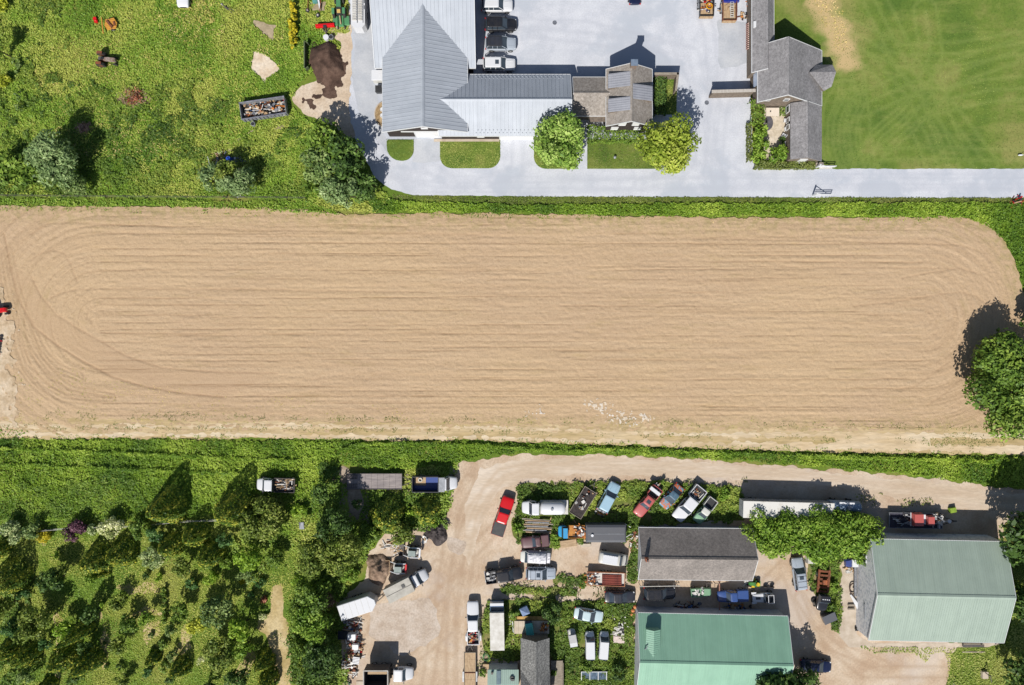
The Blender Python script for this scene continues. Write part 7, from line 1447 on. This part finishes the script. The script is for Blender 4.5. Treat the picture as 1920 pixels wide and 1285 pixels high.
for a, b_, lb in ((1191, 1139, 'orange ball float at the corner of the green roof barn'), (1187, 1146, 'pale orange tank next below the orange float'), (1185, 1153, 'small orange can at the end of the float row')):
    b = MB(); b.cyl(0, 0, 0, .4, .26, n=14); b.cyl(0, 0, .4, .52, .26, .1, n=14); single('gas_bottle', b, M('float_orange', S(226, 150, 96), S(200, 116, 66), .5), a, b_, lb, 'gas bottle', z=.5)
th = thing('window_rack', 'row of old glazed windows standing in a pale frame', 'windows', *P(1114, 1270, .8)); b = MB()
for k in range(4): b.bb(-1.9+k*1.25, -1.8+k*1.25, -.6, .6, .3, .5)
b.bb(-1.9, 2.0, .6, .68, .3, .55); b.build('frame', white, th)
for k in range(3): MB().bb(-1.78+k*1.25, -.68+k*1.25, -.55, .55, .35, .4).build('pane', M('old_glass', S(120, 140, 160), S(70, 84, 100), .1), th)
b = MB()
for k in range(5): b.torus(0, 0, .1+.14*k, .55-.03*k, .03, 18, 4)
for k in range(6): b.tube((.55*math.cos(k), .55*math.sin(k), .1), (.43*math.cos(k+.5), .43*math.sin(k+.5), .7), .02, n=4)
single('wire_basket', b, M('wire_green', S(110, 180, 120), S(80, 150, 90), .5), 912, 1230, 'round green wire basket beside the white box trailer', 'basket')
b = MB(); b.bb(-.4, .4, -.55, .55, 0, .6); b.bb(-.45, .45, -.6, .6, .6, .66); single('crate', b, wood, 911, 1253, 'pale crate left of the mint roofed shed', 'crate', z=.6)
b = MB(); b.cyl(0, 0, 0, .1, .35, .3, 14); b.box(.1, -.15, .14, .5, .3, .2); single('vent', b, black, 960, 1273, 'black object lying on the mint roof', 'vent', z=3, zb=2.85)
# behind the workshop
b = MB().tube((0, -2.4, .8), (0, 2.4, .8), .1); b.box(0, -2.4, .4, .5, .1, .8); b.box(0, 2.4, .4, .5, .1, .8); single('rack_pipe', b, M('pipe_tan', S(186, 140, 122), S(150, 108, 92), .7), 1349, 1120, 'long tan pipe on trestles between buggy and blue pickup', 'pipe', z=.8)
b = MB(); b.tube((-3, 0, 1.6), (3, .1, 1.6), .06)
for k in (-2.8, 0, 2.8): b.tube((k, 0, 0), (k, 0, 1.6), .05)
single('rail', b, whitedull, 1237, 1100, 'thin pale rail on legs above the black suv', 'rail', z=1.6)
for a, b_, lb in ((1210, 1092, 'leftmost bent iron hoop below the workshop eave'), (1268, 1092, 'second bent iron hoop below the workshop eave'), (1330, 1093, 'third iron frame below the workshop eave'), (1345, 1093, 'fourth iron frame below the workshop eave')):
    b = MB(); b.tube((-.4, 0, 0), (-.4, 0, 1.0), .05); b.tube((.4, 0, 0), (.4, 0, 1.0), .05); b.tube((-.4, 0, 1.0), (.4, 0, 1.0), .05); b.tube((-.4, -.6, .9), (-.4, .1, .9), .05); single('iron_frame', b, iron, a, b_, lb, 'frame', z=.8)
junk(1290, 1139, 4.0, 1.0, .5, 0, 34, [1, 0, 3, 8, 2, 1, .5, 0], 'dark scrap in the barn shade right of the black suv', 65)
junk(1385, 1143, 4.4, 1.0, .5, 0, 40, [2, 1, 3, 6, 1, 2, 1, 0], 'dark and blue scrap in the shade below the blue pickup', 66)
th = thing('canoe', 'yellowish canoe lying in the shade against the green roof barn', 'canoe', *P(1376, 1148, .4)); MB().loft([(-1.4, .04, .2, .4, .03), (-.8, .28, .1, .38, .26), (.8, .28, .1, .38, .26), (1.4, .04, .2, .4, .03)]).build('hull', M('canoe_yellow', S(178, 160, 70), S(140, 124, 56), .5), th)
th = thing('bicycle', 'thin bicycle leaning near the workshop corner', 'bicycle', *P(1442, 1101, .4)); b = MB(); b.tube((-.5, 0, .35), (.1, 0, .75), .02); b.tube((.1, 0, .75), (.5, 0, .35), .02); b.tube((-.5, 0, .35), (0, 0, .3), .02); b.tube((0, 0, .3), (.4, 0, .8), .02); b.build('frame', iron, th)
for a in (-.5, .5): MB().tube((a, -.02, .34), (a, .02, .34), .33, n=16).build('wheel', iron, th)
junk(1404, 1092, 1.2, .8, .5, 0, 12, [3, 0, 1, 1, 0, 0, 1, 0], 'pale oddments at the workshop corner', 67)
# right yard
b = MB(); b.frus(-.75, .75, -.6, .6, 0, -.7, .7, -.5, .5, .9); b.bb(-.55, .55, -.4, .4, .9, .96); single('water_tank', b, whitedull, 1524, 1051, 'pale grey square tank at the edge of the vine thicket', 'tank', z=.9)
th = thing('wheel_cart', 'blue and white cart parked under the vine at the concrete apron', 'cart', *P(1597, 1056, .8)); MB().loft([(-.9, .5, .3, .9, .3), (-.1, .6, .3, 1.0, .5)]).build('hood', paint('cart_blue', 50, 70, 140, .4), th); MB().bb(0, .9, -.55, .55, .3, 1.0).build('box', white, th); wheels(th, (-.5, .5), 1.2, .25, .15)
b = MB(); b.bb(-.95, .95, -.6, .6, .2, .9); b.add([(-1, -.7, .9), (1, -.7, .9), (1, .7, 1.2), (-1, .7, 1.2), (-1, -.7, .8), (1, -.7, .8), (1, .7, 1.1), (-1, .7, 1.1)], [(0, 1, 2, 3), (7, 6, 5, 4), (0, 4, 5, 1), (1, 5, 6, 2), (2, 6, 7, 3), (3, 7, 4, 0)]); single('dog_kennel', b, pdg, 1556, 1160, 'small dark ribbed lidded box below the black cab', 'box', z=1, rot=24)
for a, b_, lb in ((1523, 1104, 'upper loose tyre left of the stripped truck'), (1525, 1125, 'lower loose tyre left of the stripped truck')):
    b = MB(); b.torus(0, 0, .14, .3, .13, 18, 7); single('loose_tyre', b, tyre, a, b_, lb, 'tyre')
b = MB()
for k in range(12):
    t = k*.52; b.tube((.45*math.cos(t), .8*math.sin(t), .3), (.45*math.cos(t+.52), .8*math.sin(t+.52), .3), .09, n=6)
single('hose_loop', b, M('hose_brown', S(90, 66, 58), S(66, 48, 42), .6), 1597, 1103, 'dark brown loop of thick hose on the concrete apron', 'hose')
b = MB(); b.loft([(-1.3, .1, .1, .3, .08), (0, .25, .1, .45, .2), (1.3, .35, .1, .5, .28)]); single('kayak', b, white, 1602, 1128, 'white tapered hull part on the concrete apron', 'hull', rot=-58)
b = MB(); b.tube((0, -2.6, .5), (0, 2.6, .5), .22, n=12); b.box(0, -1.5, .2, .4, .1, .4); b.box(0, 1.5, .2, .4, .1, .4); single('long_pipe', b, JC[2], 1604, 1085, 'long grey pipe lying against the patched lean-to', 'pipe', z=.5)
b = MB()
for k in range(2): b.bb(-.5, .5, -.5+k*.6, -.3+k*.6, 0, .3)
single('sawhorse', b, woodgrey, 1595, 1136, 'pair of grey blocks on the concrete apron', 'blocks')
junk(1596, 1070, 1.2, 1.0, .4, 0, 14, [6, 3, 1, 1, 0, 0, 0, 0], 'white scraps below the blue and white cart', 68)
b = MB(); b.cyl(0, 0, 0, .45, .25); b.box(-.15, -.1, .45, .4, .2, .12); single('pot', b, black, 1605, 1178, 'black pot by the corner of the sage green barn', 'pot')
th = thing('bench', 'long dark bench at the foot of the sage green barn', 'bench', *P(1825, 1211, .4)); MB().box(0, 0, .42, 3.2, .4, .08).build('seat', iron, th)
for a in (-1.4, 1.4): MB().box(a, 0, .2, .1, .35, .4).build('leg', iron, th)
b = MB(); b.bb(-1.7, 1.7, -.4, -.3, 0, .12); single('kerb', b, concrete, 1825, 1218, 'pale kerb in front of the long dark bench', 'kerb')
th = thing('hand_pump', 'old hand pump with bent pipe on a pale stone block', 'pump', *P(1848, 1267, .5)); MB().box(0, 0, .25, .85, 1.0, .5).build('base', concrete, th); b = MB(); b.tube((0, .4, .5), (0, .4, 1.5), .06); b.tube((0, .4, 1.5), (.35, -.6, 1.3), .05); b.tube((-.25, .4, 1.4), (.25, .4, 1.4), .05); b.build('pump', iron, th)
b = MB(); b.cyl(0, 0, 0, 1.1, .05); b.cyl(0, 0, 1.1, 1.25, .09); single('post', b, whitedull, 1787, 1282, 'short white post at the bottom edge of the lawn', 'post')
